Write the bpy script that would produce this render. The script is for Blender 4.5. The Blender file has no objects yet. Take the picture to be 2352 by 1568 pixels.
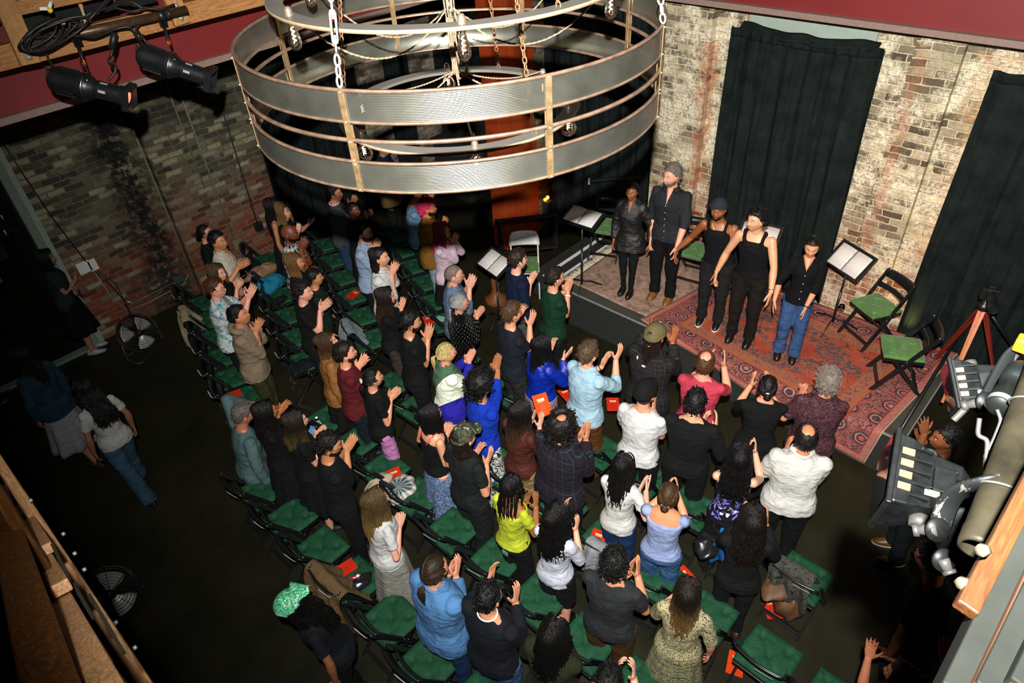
import bpy, math, random
import numpy as np
from mathutils import Vector, Matrix, noise as mnoise
rng = random.Random(7)
nrg = np.random.default_rng(7)
PI = math.pi
SC = bpy.context.scene
COL = SC.collection
# ---------------------------------------------------------------- camera
CAM_H = 6.0
CAM_M = np.array([[0.6776680298, -0.7332439467, -0.0558511953],
                  [0.4873994452, 0.3909874768, 0.7807500073],
                  [-0.5506430988, -0.5563111607, 0.6223424059]])     # rows: right, up, back
FPX = 1590.6
CP = np.array([0.0, 0.0, CAM_H])
cam_d = bpy.data.cameras.new('camera'); cam = bpy.data.objects.new('camera', cam_d); COL.objects.link(cam)
cam_d.sensor_width = 36.0; cam_d.lens = FPX / 2352 * 36.0; cam_d.clip_start = 0.03; cam_d.clip_end = 80
mw = Matrix.Identity(4)
for i in range(3):
    for j in range(3):
        mw[i][j] = CAM_M[j][i]
    mw[i][3] = CP[i]
cam.matrix_world = mw
SC.camera = cam
# ---------------------------------------------------------------- world, lights, exposure
SC.view_settings.view_transform = 'Standard'; SC.view_settings.look = 'None'
SC.view_settings.gamma = 1; SC.view_settings.use_curve_mapping = False
SC.view_settings.exposure = 0.0
w = bpy.data.worlds.new('world'); SC.world = w; w.use_nodes = True
w.node_tree.nodes['Background'].inputs[0].default_value = (0.45, 0.75, 0.62, 1)
w.node_tree.nodes['Background'].inputs[1].default_value = 0.006

def lamp(name, kind, loc, energy, color=(1, 1, 1), aim=None, **kw):
    d = bpy.data.lights.new(name, kind); d.energy = energy; d.color = color
    for k, v in kw.items(): setattr(d, k, v)
    o = bpy.data.objects.new(name, d); COL.objects.link(o); o.location = loc
    if aim is not None:
        o.rotation_euler = (Vector(aim) - Vector(loc)).to_track_quat('-Z', 'Y').to_euler()
    return o
# the photographer's flash, held just above the lens and aimed at the stage side
lamp('camera_flash', 'SPOT', (-0.04, -0.04, 6.52), 5000, (1.0, 0.98, 0.94), aim=(6.9, 4.1, 1.95),
     spot_size=math.radians(108), spot_blend=1.0, shadow_soft_size=0.035)
# house lights over the stage
lamp('stage_wash_light', 'SPOT', (3.6, 1.2, 5.6), 420, (1.0, 0.62, 0.45), aim=(7.4, 2.2, 1.0),
     spot_size=math.radians(55), spot_blend=0.8, shadow_soft_size=0.08)
lamp('floor_uplight', 'SPOT', (7.75, 1.1, 0.7), 14, (1.0, 0.85, 0.25), aim=(8.05, 1.7, 1.2),
     spot_size=math.radians(100), spot_blend=1.0, shadow_soft_size=0.05)
# ---------------------------------------------------------------- pixel helpers (photo frame 2352 x 1568)
def ray(x, y): return CAM_M.T @ np.array([x - 1176.0, -(y - 784.0), -FPX])
def at(x, y, z=0.0):
    d = ray(x, y); return CP + d * ((z - CAM_H) / d[2])
def on(x, y, ax, v):
    d = ray(x, y); return CP + d * ((v - CP[ax]) / d[ax])
def near(x, y, dist):
    d = ray(x, y); return CP + d / np.linalg.norm(d) * dist
def closest(x, y, p):
    d = ray(x, y); d = d / np.linalg.norm(d); return CP + d * float(np.dot(np.array(p) - CP, d))

# ---------------------------------------------------------------- mesh builder
def nrm(v):
    v = np.asarray(v, float); n = np.linalg.norm(v); return v / n if n > 1e-12 else v
def rot_to(zdir, xhint=(1, 0, 0)):
    z = nrm(zdir); x = np.asarray(xhint, float); x = x - z * np.dot(x, z)
    if np.linalg.norm(x) < 1e-5:
        x = np.array([0, 1.0, 0]); x = x - z * np.dot(x, z)
    x = nrm(x); return np.stack([x, np.cross(z, x), z], 1)
def rz(a):
    c, s = math.cos(a), math.sin(a); return np.array([[c, -s, 0], [s, c, 0], [0, 0, 1.0]])
def ry(a):
    c, s = math.cos(a), math.sin(a); return np.array([[c, 0, s], [0, 1.0, 0], [-s, 0, c]])
def rx(a):
    c, s = math.cos(a), math.sin(a); return np.array([[1.0, 0, 0], [0, c, -s], [0, s, c]])

class MB:
    def __init__(s): s.v = []; s.f = []; s.m = []; s.n = 0
    def add(s, V, Fs, m=0):
        V = np.asarray(V, float).reshape(-1, 3); s.v.append(V)
        k = s.n
        for f in Fs: s.f.append([i + k for i in f]); s.m.append(m)
        s.n += len(V); return s
    def loft(s, rings, m=0, cap=True, closed=False):
        R = np.asarray(rings, float); a, b = R.shape[:2]; F = []
        for i in range(a if closed else a - 1):
            i2 = (i + 1) % a
            for j in range(b):
                j2 = (j + 1) % b; F.append((i * b + j, i * b + j2, i2 * b + j2, i2 * b + j))
        if cap and not closed:
            F.append(tuple(range(b))[::-1]); F.append(tuple((a - 1) * b + j for j in range(b)))
        return s.add(R.reshape(-1, 3), F, m)
    def tube(s, pts, r, n=8, m=0, cap=True, flat=None, hint=(0, 0, 1), closed=False):
        P = np.asarray(pts, float); k = len(P)
        r = np.full(k, r) if np.isscalar(r) else np.asarray(r, float)
        T = np.zeros_like(P)
        if closed: T = np.roll(P, -1, 0) - np.roll(P, 1, 0)
        else:
            T[1:-1] = P[2:] - P[:-2]; T[0] = P[1] - P[0]; T[-1] = P[-1] - P[-2]
        ln = np.linalg.norm(T, axis=1); ln[ln < 1e-9] = 1; T = T / ln[:, None]
        ang = np.linspace(0, 2 * PI, n, endpoint=False); ca, sa = np.cos(ang), np.sin(ang)
        u = np.asarray(hint, float); rings = []
        for i in range(k):
            u = u - T[i] * np.dot(u, T[i])
            if np.linalg.norm(u) < 1e-4:
                u = np.array([1.0, 0.2, 0.1]); u = u - T[i] * np.dot(u, T[i])
            u = u / np.linalg.norm(u); w_ = np.cross(T[i], u); fl = 1.0 if flat is None else flat
            rings.append(P[i] + r[i] * (ca[:, None] * u + sa[:, None] * w_ * fl))
        return s.loft(rings, m, cap, closed)
    def box(s, c, size, R=None, m=0, taper=1.0):
        x, y, z = np.asarray(size, float) / 2
        V = np.array([(-x, -y, -z), (x, -y, -z), (x, y, -z), (-x, y, -z), (-x * taper, -y * taper, z), (x * taper, -y * taper, z), (x * taper, y * taper, z), (-x * taper, y * taper, z)])
        if R is not None: V = V @ np.asarray(R).T
        return s.add(V + np.asarray(c, float), [(3, 2, 1, 0), (4, 5, 6, 7), (0, 1, 5, 4), (1, 2, 6, 5), (2, 3, 7, 6), (3, 0, 4, 7)], m)
    def bar(s, a, b, wd, th, hint=(0, 0, 1), m=0):
        a = np.asarray(a, float); b = np.asarray(b, float); L = np.linalg.norm(b - a)
        return s.box((a + b) / 2, (wd, th, L), rot_to(b - a, hint), m)
    def ell(s, c, r, n=12, R=None, m=0, seg=None):
        seg = seg or max(4, n * 2 // 3)
        r = np.array([r, r, r]) if np.isscalar(r) else np.asarray(r, float)
        th = np.linspace(0, PI, seg + 1)[1:-1]; ph = np.linspace(0, 2 * PI, n, endpoint=False)
        V = [(0, 0, 1.0)] + [(math.sin(t) * math.cos(p), math.sin(t) * math.sin(p), math.cos(t)) for t in th for p in ph] + [(0, 0, -1.0)]
        V = np.array(V) * r
        if R is not None: V = V @ np.asarray(R).T
        F = [(0, 1 + j, 1 + (j + 1) % n) for j in range(n)]
        for i in range(len(th) - 1):
            for j in range(n):
                a = 1 + i * n; F.append((a + j, a + n + j, a + n + (j + 1) % n, a + (j + 1) % n))
        a = 1 + (len(th) - 1) * n; L = len(V) - 1
        F += [(L, a + (j + 1) % n, a + j) for j in range(n)]
        return s.add(V + np.asarray(c, float), F, m)
    def lathe(s, prof, c=(0, 0, 0), n=24, R=None, m=0, cap=True):
        ph = np.linspace(0, 2 * PI, n, endpoint=False)
        rings = [np.stack([r * np.cos(ph), r * np.sin(ph), np.full(n, z)], 1) for r, z in prof]
        R_ = np.asarray(rings)
        if R is not None: R_ = R_ @ np.asarray(R).T
        return s.loft(R_ + np.asarray(c, float), m, cap)
    def grid(s, fn, nu, nv, m=0, thick=0.0, nrmv=(0, 0, 1)):
        P = np.array([[fn(i / nu, j / nv) for j in range(nv + 1)] for i in range(nu + 1)], float)
        F = [(i * (nv + 1) + j, (i + 1) * (nv + 1) + j, (i + 1) * (nv + 1) + j + 1, i * (nv + 1) + j + 1) for i in range(nu) for j in range(nv)]
        P = P.reshape(-1, 3)
        if thick:
            k = len(P); Q = P - np.asarray(nrmv, float) * thick
            G = [tuple(x + k for x in f[::-1]) for f in F]
            bd = [i * (nv + 1) for i in range(nu + 1)] + [nu * (nv + 1) + j for j in range(1, nv + 1)] + [i * (nv + 1) + nv for i in range(nu - 1, -1, -1)] + [j for j in range(nv - 1, 0, -1)]
            S = [(bd[(i + 1) % len(bd)], bd[i], bd[i] + k, bd[(i + 1) % len(bd)] + k) for i in range(len(bd))]
            return s.add(np.vstack([P, Q]), F + G + S, m)
        return s.add(P, F, m)
    def xf(s, R=None, t=None):
        for i in range(len(s.v)):
            if R is not None: s.v[i] = s.v[i] @ np.asarray(R).T
            if t is not None: s.v[i] = s.v[i] + np.asarray(t, float)
        return s
    def build(s, name, mats, parent=None, smooth=True, loc=None, bevel=0, auto=None):
        me = bpy.data.meshes.new(name)
        V = np.vstack(s.v) if s.v else np.zeros((0, 3))
        me.from_pydata(V.tolist(), [], s.f)
        if not isinstance(mats, (list, tuple)): mats = [mats]
        for x in mats: me.materials.append(x)
        if len(mats) > 1: me.polygons.foreach_set('material_index', s.m)
        if smooth: me.polygons.foreach_set('use_smooth', [True] * len(me.polygons))
        me.update()
        o = bpy.data.objects.new(name, me); COL.objects.link(o)
        if parent is not None: o.parent = parent
        if loc is not None: o.location = loc
        if bevel:
            b = o.modifiers.new('bevel', 'BEVEL'); b.width = bevel; b.segments = 2; b.limit_method = 'ANGLE'; b.angle_limit = 0.6
            b.harden_normals = False
        if auto and smooth:
            try: me.set_sharp_from_angle(angle=auto)
            except Exception: pass
        return o

def tag(o, label=None, cat=None, group=None, kind=None):
    if label: o['label'] = label
    if cat: o['category'] = cat
    if group: o['group'] = group
    if kind: o['kind'] = kind
    return o
def empty(name, loc=(0, 0, 0), rz_=0.0, label=None, cat=None, group=None):
    o = bpy.data.objects.new(name, None); COL.objects.link(o); o.location = loc; o.rotation_euler = (0, 0, rz_)
    o.empty_display_size = 0.1
    return tag(o, label, cat, group)
def copy_tree(o, parent=None):
    c = o.copy(); COL.objects.link(c); c.parent = parent
    for ch in list(o.children): copy_tree(ch, c)
    return c
BAKE = []            # objects whose modifiers are turned into plain meshes at the end
def blend(o, voxel, smooth=2, disp=0.0, scale=0.08, disp2=0.0):
    r = o.modifiers.new('remesh', 'REMESH'); r.mode = 'VOXEL'; r.voxel_size = voxel; r.use_smooth_shade = True
    if smooth:
        s_ = o.modifiers.new('smooth', 'SMOOTH'); s_.iterations = smooth; s_.factor = 0.5
    if disp:
        tx = folds(scale); d = o.modifiers.new('folds', 'DISPLACE'); d.texture = tx; d.strength = disp; d.mid_level = 0.5
    BAKE.append(o); return o
_ft = {}
def folds(scale):
    if scale not in _ft:
        t = bpy.data.textures.new('folds', 'CLOUDS'); t.noise_scale = scale; t.noise_depth = 2; _ft[scale] = t
    return _ft[scale]
def bake_all():
    bpy.context.view_layer.update()
    dg = bpy.context.evaluated_depsgraph_get()
    new = [(o, bpy.data.meshes.new_from_object(o.evaluated_get(dg))) for o in BAKE]
    for o, me in new:
        old = o.data; me.name = old.name; o.modifiers.clear(); o.data = me
        if me.users and old.users == 0: bpy.data.meshes.remove(old)
    BAKE.clear()

# ---------------------------------------------------------------- materials
class NT:
    def __init__(s, name):
        s.mat = bpy.data.materials.new(name); s.mat.use_nodes = True; s.t = s.mat.node_tree; s.N = s.t.nodes; s.L = s.t.links
        s.b = s.N['Principled BSDF']; s._c = None
    def node(s, ty, **kw):
        n = s.N.new(ty)
        for k, v in kw.items():
            if isinstance(k, str) and hasattr(n, k): setattr(n, k, v)
        return n
    def link(s, a, b): s.L.new(a, b)
    def coord(s, kind='Object'):
        if s._c is None: s._c = s.N.new('ShaderNodeTexCoord')
        return s._c.outputs[kind]
    def val(s, n, i, v):
        if hasattr(v, 'is_output') or isinstance(v, bpy.types.NodeSocket): s.L.new(v, n.inputs[i])
        else: n.inputs[i].default_value = v
    def math(s, op, a, b=0.0, c=None, clamp=False):
        n = s.N.new('ShaderNodeMath'); n.operation = op; n.use_clamp = clamp; s.val(n, 0, a); s.val(n, 1, b)
        if c is not None: s.val(n, 2, c)
        return n.outputs[0]
    def noise(s, scale, detail=3, rough=0.5, vec=None, dist=0.0):
        n = s.N.new('ShaderNodeTexNoise'); n.inputs['Scale'].default_value = scale; n.inputs['Detail'].default_value = detail
        n.inputs['Roughness'].default_value = rough; n.inputs['Distortion'].default_value = dist
        s.L.new(vec if vec is not None else s.coord(), n.inputs['Vector']); return n.outputs['Fac']
    def voro(s, scale, feat='F1', vec=None, out='Distance', rnd=1.0):
        n = s.N.new('ShaderNodeTexVoronoi'); n.feature = feat; n.inputs['Scale'].default_value = scale; n.inputs['Randomness'].default_value = rnd
        s.L.new(vec if vec is not None else s.coord(), n.inputs['Vector']); return n.outputs[out]
    def wave(s, scale, dist=0, vec=None, ty='BANDS', d='X', detail=2, prof='SIN'):
        n = s.N.new('ShaderNodeTexWave'); n.wave_type = ty; n.wave_profile = prof
        if ty == 'BANDS': n.bands_direction = d
        n.inputs['Scale'].default_value = scale; n.inputs['Distortion'].default_value = dist; n.inputs['Detail'].default_value = detail
        s.L.new(vec if vec is not None else s.coord(), n.inputs['Vector']); return n.outputs['Fac']
    def sep(s, vec=None):
        n = s.N.new('ShaderNodeSeparateXYZ'); s.L.new(vec if vec is not None else s.coord(), n.inputs[0]); return n.outputs
    def comb(s, x, y, z):
        n = s.N.new('ShaderNodeCombineXYZ'); s.val(n, 0, x); s.val(n, 1, y); s.val(n, 2, z); return n.outputs[0]
    def map(s, scale=(1, 1, 1), rot=(0, 0, 0), loc=(0, 0, 0), vec=None):
        n = s.N.new('ShaderNodeMapping'); n.inputs['Scale'].default_value = scale; n.inputs['Rotation'].default_value = rot; n.inputs['Location'].default_value = loc
        s.L.new(vec if vec is not None else s.coord(), n.inputs[0]); return n.outputs[0]
    def ramp(s, fac, stops, interp='LINEAR'):
        n = s.N.new('ShaderNodeValToRGB'); n.color_ramp.interpolation = interp; e = n.color_ramp.elements
        while len(e) > 1: e.remove(e[-1])
        e[0].position = stops[0][0]; c = stops[0][1]; e[0].color = (*c, 1) if hasattr(c, '__len__') else (c, c, c, 1)
        for p, c in stops[1:]:
            k = e.new(p); k.color = (*c, 1) if hasattr(c, '__len__') else (c, c, c, 1)
        s.val(n, 0, fac); return n.outputs[0]
    def mix(s, fac, a, b, mode='MIX'):
        n = s.N.new('ShaderNodeMix'); n.data_type = 'RGBA'; n.blend_type = mode; s.val(n, 0, fac)
        for i, v in ((6, a), (7, b)):
            if isinstance(v, bpy.types.NodeSocket): s.L.new(v, n.inputs[i])
            else: n.inputs[i].default_value = (*v, 1) if len(v) == 3 else v
        return n.outputs[2]
    def base(s, v):
        if isinstance(v, bpy.types.NodeSocket): s.L.new(v, s.b.inputs['Base Color'])
        else: s.b.inputs['Base Color'].default_value = (*v, 1)
        return s
    def set(s, **kw):
        for k, v in kw.items():
            k = {'rough': 'Roughness', 'metal': 'Metallic', 'spec': 'Specular IOR Level', 'trans': 'Transmission Weight', 'ior': 'IOR', 'alpha': 'Alpha', 'sheen': 'Sheen Weight', 'coat': 'Coat Weight', 'em': 'Emission Strength'}.get(k, k)
            s.val(s.b, k, v)
        return s
    def emit(s, c, st): s.b.inputs['Emission Color'].default_value = (*c, 1); s.b.inputs['Emission Strength'].default_value = st; return s
    def bump(s, h, st=0.3, dist=0.01):
        n = s.N.new('ShaderNodeBump'); n.inputs['Strength'].default_value = st; n.inputs['Distance'].default_value = dist
        s.val(n, 'Height', h); s.L.new(n.outputs[0], s.b.inputs['Normal']); return s

_mc = {}
def srgb(h):
    if isinstance(h, str):
        h = h.lstrip('#'); c = [int(h[i:i + 2], 16) / 255 for i in (0, 2, 4)]
    else: c = h
    return tuple(x / 12.92 if x <= 0.04045 else ((x + 0.055) / 1.055) ** 2.4 for x in c)
def simple(name, col, rough=0.5, metal=0.0, spec=0.5, var=0.15, nscale=30, bump=0.0, **kw):
    key = (name, str(col), rough, metal)
    if key in _mc: return _mc[key]
    n = NT(name); c = srgb(col) if isinstance(col, str) else col
    lo = tuple(x * (1 - var) for x in c); hi = tuple(min(1, x * (1 + var)) for x in c)
    nz = n.noise(nscale, 4)
    n.base(n.ramp(nz, [(0.3, lo), (0.7, hi)])).set(rough=rough, metal=metal, spec=spec, **kw)
    if bump: n.bump(nz, bump, 0.004)
    _mc[key] = n.mat; return n.mat
M_BLACKMETAL = simple('black_metal', (0.008, 0.009, 0.0095), 0.38, 0.0, 0.5)
M_STEEL = simple('steel', (0.5, 0.5, 0.48), 0.3, 1.0)
M_ZINC = simple('zinc_chain', (0.45, 0.44, 0.41), 0.35, 0.4, nscale=80)
M_BRASS = simple('aged_brass', (0.28, 0.18, 0.085), 0.4, 0.6, nscale=25, var=0.3)
M_ROPE = simple('rope_cord', (0.27, 0.19, 0.125), 0.8, nscale=200, bump=0.5)
M_WHITE = simple('white_paint', (0.75, 0.74, 0.70), 0.4)
M_RUBBER = simple('black_rubber', (0.01, 0.01, 0.01), 0.45)
M_ORANGE = simple('orange_tape', (0.9, 0.16, 0.01), 0.5)
def emis(name, c, st):
    n = NT(name); n.base(tuple(x * 0.3 for x in c)).emit(c, st); return n.mat
def glass(name='clear_glass', tint=(1, 1, 1)):
    k = ('g', name)
    if k in _mc: return _mc[k]
    n = NT(name); n.base(tint).set(rough=0.02, trans=1.0, ior=1.25, spec=0.6); _mc[k] = n.mat; return n.mat
# ================================================================ THE ROOM
def brick_mat(name, axis, pal, mortar, wash, wash_amt, red_z, stains):
    n = NT(name); X, Y, Z = n.sep()
    u = X if axis == 'x' else Y
    wob = n.noise(1.3, 2)
    uv = n.comb(n.math('ADD', u, n.math('MULTIPLY', wob, 0.05)), n.math('ADD', Z, n.math('MULTIPLY', wob, 0.03)), 0.0)
    j1 = n.noise(7, 3, 0.6); uvj = n.N.new('ShaderNodeVectorMath'); uvj.operation = 'ADD'; n.link(uv, uvj.inputs[0]); n.link(n.comb(n.math('MULTIPLY', n.math('SUBTRACT', j1, 0.5), 0.07), n.math('MULTIPLY', n.math('SUBTRACT', n.noise(5, 3, 0.6), 0.5), 0.045), 0.0), uvj.inputs[1]); uv = uvj.outputs[0]
    b = n.N.new('ShaderNodeTexBrick'); n.link(uv, b.inputs['Vector'])
    b.inputs['Scale'].default_value = 1.0; b.inputs['Brick Width'].default_value = 0.225; b.inputs['Row Height'].default_value = 0.082
    b.inputs['Mortar Size'].default_value = 0.010; b.inputs['Mortar Smooth'].default_value = 0.35; b.inputs['Bias'].default_value = 0.0
    b.inputs['Color1'].default_value = (0, 0, 0, 1); b.inputs['Color2'].default_value = (1, 1, 1, 1); b.inputs['Mortar'].default_value = (0.5, 0.5, 0.5, 1)
    rnd = n.N.new('ShaderNodeSeparateColor'); n.link(b.outputs['Color'], rnd.inputs[0]); rv = rnd.outputs[0]
    # lower bricks redder: shift palette position with height and broad noise
    big = n.noise(0.7, 3, 0.6)
    zf = n.math('SUBTRACT', red_z, n.math('ADD', Z, n.math('MULTIPLY', big, 1.6)))
    zf = n.math('MULTIPLY', zf, 1.15, clamp=True)
    grey = n.ramp(rv, [(0.0, pal[0]), (0.35, pal[1]), (0.62, pal[2]), (0.9, pal[3])], 'LINEAR')
    red = n.ramp(rv, [(0.0, pal[4]), (0.4, pal[5]), (0.8, pal[6]), (0.97, pal[3])], 'LINEAR')
    col = n.mix(zf, grey, red)
    fine = n.noise(28, 5, 0.65)
    col = n.mix(0.55, col, n.ramp(fine, [(0.3, 0.25), (0.7, 1.0)]), 'MULTIPLY')
    col = n.mix(b.outputs['Fac'], col, n.ramp(n.noise(9, 4), [(0.3, tuple(c * 0.55 for c in mortar)), (0.7, mortar)]))
    wm = n.math('MULTIPLY', n.math('SUBTRACT', 1.0, n.math('MULTIPLY', zf, 0.45)), n.ramp(n.noise(34, 4, 0.7), [(0.38, 0.15), (0.56, 1.0)])); wm = n.math('MULTIPLY', wm, n.ramp(n.noise(2.1, 6, 0.72), [(0.5 - wash_amt, 0.0), (0.62 - wash_amt, 1.0)]))
    col = n.mix(n.math('MULTIPLY', wm, wash[3]), col, wash[:3])
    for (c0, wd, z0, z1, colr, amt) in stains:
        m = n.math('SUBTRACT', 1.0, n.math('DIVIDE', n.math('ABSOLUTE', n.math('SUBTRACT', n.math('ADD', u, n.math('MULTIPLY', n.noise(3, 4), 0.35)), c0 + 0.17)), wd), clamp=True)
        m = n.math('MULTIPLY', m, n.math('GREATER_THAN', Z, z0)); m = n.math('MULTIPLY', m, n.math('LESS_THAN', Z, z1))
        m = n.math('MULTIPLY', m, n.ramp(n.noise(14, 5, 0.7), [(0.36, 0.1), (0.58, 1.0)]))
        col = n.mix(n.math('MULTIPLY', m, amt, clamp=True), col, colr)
    n.base(col).set(rough=0.88, spec=0.25)
    h = n.math('SUBTRACT', n.math('MULTIPLY', n.noise(40, 4), 0.35), n.math('MULTIPLY', b.outputs['Fac'], 0.9))
    n.bump(h, 0.9, 0.018); return n.mat
BR_LEFT = brick_mat('old_dark_brick', 'x', [(0.035, 0.034, 0.026), (0.075, 0.07, 0.048), (0.13, 0.115, 0.07), (0.30, 0.27, 0.17), (0.10, 0.022, 0.012), (0.25, 0.048, 0.024), (0.18, 0.085, 0.05)],
    (0.17, 0.15, 0.095), (0.26, 0.23, 0.16, 0.6), -0.06, 2.6,
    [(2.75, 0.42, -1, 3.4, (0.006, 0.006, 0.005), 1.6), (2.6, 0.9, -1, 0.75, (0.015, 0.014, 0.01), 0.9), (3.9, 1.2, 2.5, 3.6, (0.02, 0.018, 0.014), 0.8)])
BR_RIGHT = brick_mat('whitewashed_brick', 'y', [(0.09, 0.07, 0.045), (0.19, 0.155, 0.095), (0.28, 0.235, 0.15), (0.52, 0.44, 0.28), (0.20, 0.045, 0.022), (0.36, 0.085, 0.04), (0.36, 0.17, 0.10)],
    (0.62, 0.50, 0.31), (0.82, 0.73, 0.53, 0.9), 0.05, 2.6,
    [(1.25, 0.28, 1.5, 3.8, (0.75, 0.42, 0.20), 0.7), (4.3, 0.10, 1.6, 3.5, (0.45, 0.13, 0.05), 0.9), (1.95, 0.10, 1.2, 3.8, (0.42, 0.12, 0.05), 0.5)])
BR_DARK = brick_mat('sooty_brick', 'x', [(0.05, 0.045, 0.03), (0.10, 0.09, 0.06), (0.17, 0.14, 0.10), (0.36, 0.30, 0.22), (0.12, 0.04, 0.03), (0.22, 0.07, 0.05), (0.2, 0.1, 0.07)],
    (0.16, 0.13, 0.09), (0.40, 0.34, 0.26, 0.7), 0.05, 1.9, [])
def slab(name, lo, hi, mat, kind='structure', parent=None, bevel=0):
    lo = np.array(lo, float); hi = np.array(hi, float)
    o = MB().box((lo + hi) / 2, hi - lo).build(name, mat, parent, smooth=False, bevel=bevel)
    if kind: o['kind'] = kind
    return o
# floor: sealed dark concrete
n = NT('sealed_concrete'); nz = n.noise(0.9, 5, 0.6); sp = n.noise(60, 3)
n.base(n.mix(n.math('GREATER_THAN', sp, 0.74), n.ramp(nz, [(0.3, (0.006, 0.0065, 0.0025)), (0.6, (0.014, 0.0125, 0.0042)), (0.8, (0.020, 0.017, 0.006))]), (0.04, 0.036, 0.024)))
n.set(rough=n.ramp(n.noise(3, 4), [(0.3, 0.42), (0.7, 0.6)]), spec=0.35); n.bump(n.noise(6, 4), 0.12, 0.01); FLOORM = n.mat
slab('floor', (-5, -6, -0.1), (13, 15, 0), FLOORM)
DARK = simple('matt_black_paint', (0.012, 0.014, 0.012), 0.85)
DARKWALL = simple('dark_plaster', (0.02, 0.022, 0.018), 0.8)
# left wall (brick), with doorway at x < 1.46
slab('wall_left', (1.46, 10.1, 0), (3.1, 10.45, 8.0), BR_LEFT)
slab('wall_left_pier', (3.1, 9.98, 0), (4.72, 10.45, 8.0), BR_LEFT)
slab('wall_left_over_door', (-4.5, 10.1, 3.2), (1.46, 10.45, 8.0), BR_LEFT)
slab('wall_left_rear', (4.72, 10.3, 0), (13, 10.6, 8.0), DARKWALL)
slab('wall_left_brick_strip', (6.78, 10.1, 0), (7.35, 10.32, 8.0), BR_DARK)
slab('wall_left_brick_strip', (7.95, 10.1, 0), (8.5, 10.32, 8.0), BR_DARK)
slab('wall_doorway_room', (-5, 14.0, 0), (3, 14.2, 4), DARKWALL)
slab('wall_doorway_side', (1.46, 10.45, 0), (1.6, 14.0, 4), DARKWALL)
slab('wall_rear', (12.6, 4, 0), (12.8, 11, 7), DARKWALL)
slab('wall_front', (-5, -6.1, 0), (13, -5.9, 8), DARKWALL)
slab('wall_near', (-5.1, -6, 0), (-4.9, 15, 8), DARKWALL)
# right wall (stage side)
slab('wall_right', (8.05, -6, 0), (8.4, 4.98, 8.0), BR_RIGHT)
slab('wall_right_pier', (7.95, 1.60, 0.0), (8.06, 2.04, 4.6), BR_RIGHT)
slab('wall_right_corner_pier', (7.93, 4.28, 0.0), (8.06, 4.98, 4.6), BR_RIGHT)
slab('wall_right_rear', (8.25, 4.98, 0), (8.45, 7.1, 8.0), DARKWALL)
slab('ceiling', (-5, -6, 8.0), (13, 15, 8.15), DARKWALL)
slab('ceiling_under_mezzanine', (-5, 7.25, 4.12), (13, 15, 4.25), DARK)
# red steel beams with grey lower flange
REDP = simple('oxblood_paint', (0.17, 0.012, 0.012), 0.5, var=0.08, nscale=3)
FLG = simple('grey_primer', (0.23, 0.15, 0.12), 0.6, var=0.1)
def ibeam(name, lo, hi, fl):
    o = slab(name, lo, hi, REDP)
    b = slab('trim_1', fl[0], fl[1], FLG, parent=None); b.name = 'flange'; b.parent = o; del b['kind']
    return o
ibeam('wall_mezzanine_beam', (-5, 7.1, 4.10), (7.9, 7.22, 5.0), ((-5, 7.04, 4.04), (7.75, 7.3, 4.10)))
ibeam('wall_stage_beam', (7.74, -6, 4.02), (7.86, 7.0, 4.36), ((7.66, -6, 3.96), (7.98, 7.0, 4.02)))
slab('wall_above_stage_beam', (7.8, -6, 4.40), (7.95, 7.0, 8.0), DARK)
# wooden column block clad in red boards + brick edge
n = NT('red_boards'); X, Y, Z = n.sep(); g = n.math('GREATER_THAN', n.math('ABSOLUTE', n.math('SUBTRACT', n.math('FRACT', n.math('MULTIPLY', X, 3.7)), 0.5)), 0.485)
n.base(n.mix(g, n.ramp(n.noise(4, 3), [(0.3, (0.30, 0.035, 0.006)), (0.7, (0.36, 0.05, 0.008))]), (0.2, 0.02, 0.004))).set(rough=0.5)
n.bump(n.math('MULTIPLY', g, -1.0), 0.6, 0.005)
tag(MB().box((7.46, 7.22, 2.0), (0.82, 0.30, 4.0)).build('column', n.mat, smooth=False, bevel=0.006), 'tall red boarded column standing behind the stage corner', 'column')
slab('wall_brick_edge', (7.87, 7.1, 0), (8.28, 7.45, 4.1), BR_LEFT)
# plaster door frame, green grey
GREENF = simple('sage_paint', (0.14, 0.19, 0.15), 0.55)
df = MB().box((1.42, 10.04, 1.6), (0.10, 0.16, 3.2)).build('door_1', GREENF, smooth=False, bevel=0.01); df['kind'] = 'structure'
slab('trim_1', (1.47, 10.03, 0.0), (1.55, 10.1, 3.2), simple('pale_sage', (0.22, 0.28, 0.22), 0.55))
slab('trim_2', (-3, 10.0, 0.0), (1.42, 10.12, 0.035), GREENF)
# ---------------------------------------------------------------- conduits, switch boxes
PIPEM = simple('painted_conduit', (0.17, 0.16, 0.12), 0.5)
def conduit(pts, r, mat, label, name='conduit'):
    o = MB().tube(pts, r, 8).build(name, mat); tag(o, label, 'conduit'); return o
conduit([(3.07, 10.06, 0.1), (3.07, 10.06, 4.0)], 0.012, PIPEM, 'thin pipe running up the dark corner of the brick pier')
conduit([(3.68, 9.96, 1.65), (3.66, 9.96, 4.0)], 0.011, PIPEM, 'short thin conduit ending halfway down the left brick wall')
c2 = conduit([(3.84, 9.96, 0.72), (3.79, 9.96, 4.0)], 0.013, PIPEM, 'thin conduit running down to the olive outlet box on the brick wall')
c3 = conduit([(4.29, 9.96, 0.8), (4.33, 9.96, 4.0)], 0.012, simple('dark_conduit', (0.03, 0.035, 0.03), 0.5), 'dark conduit running down to the black outlet box by the curtain')
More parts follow.
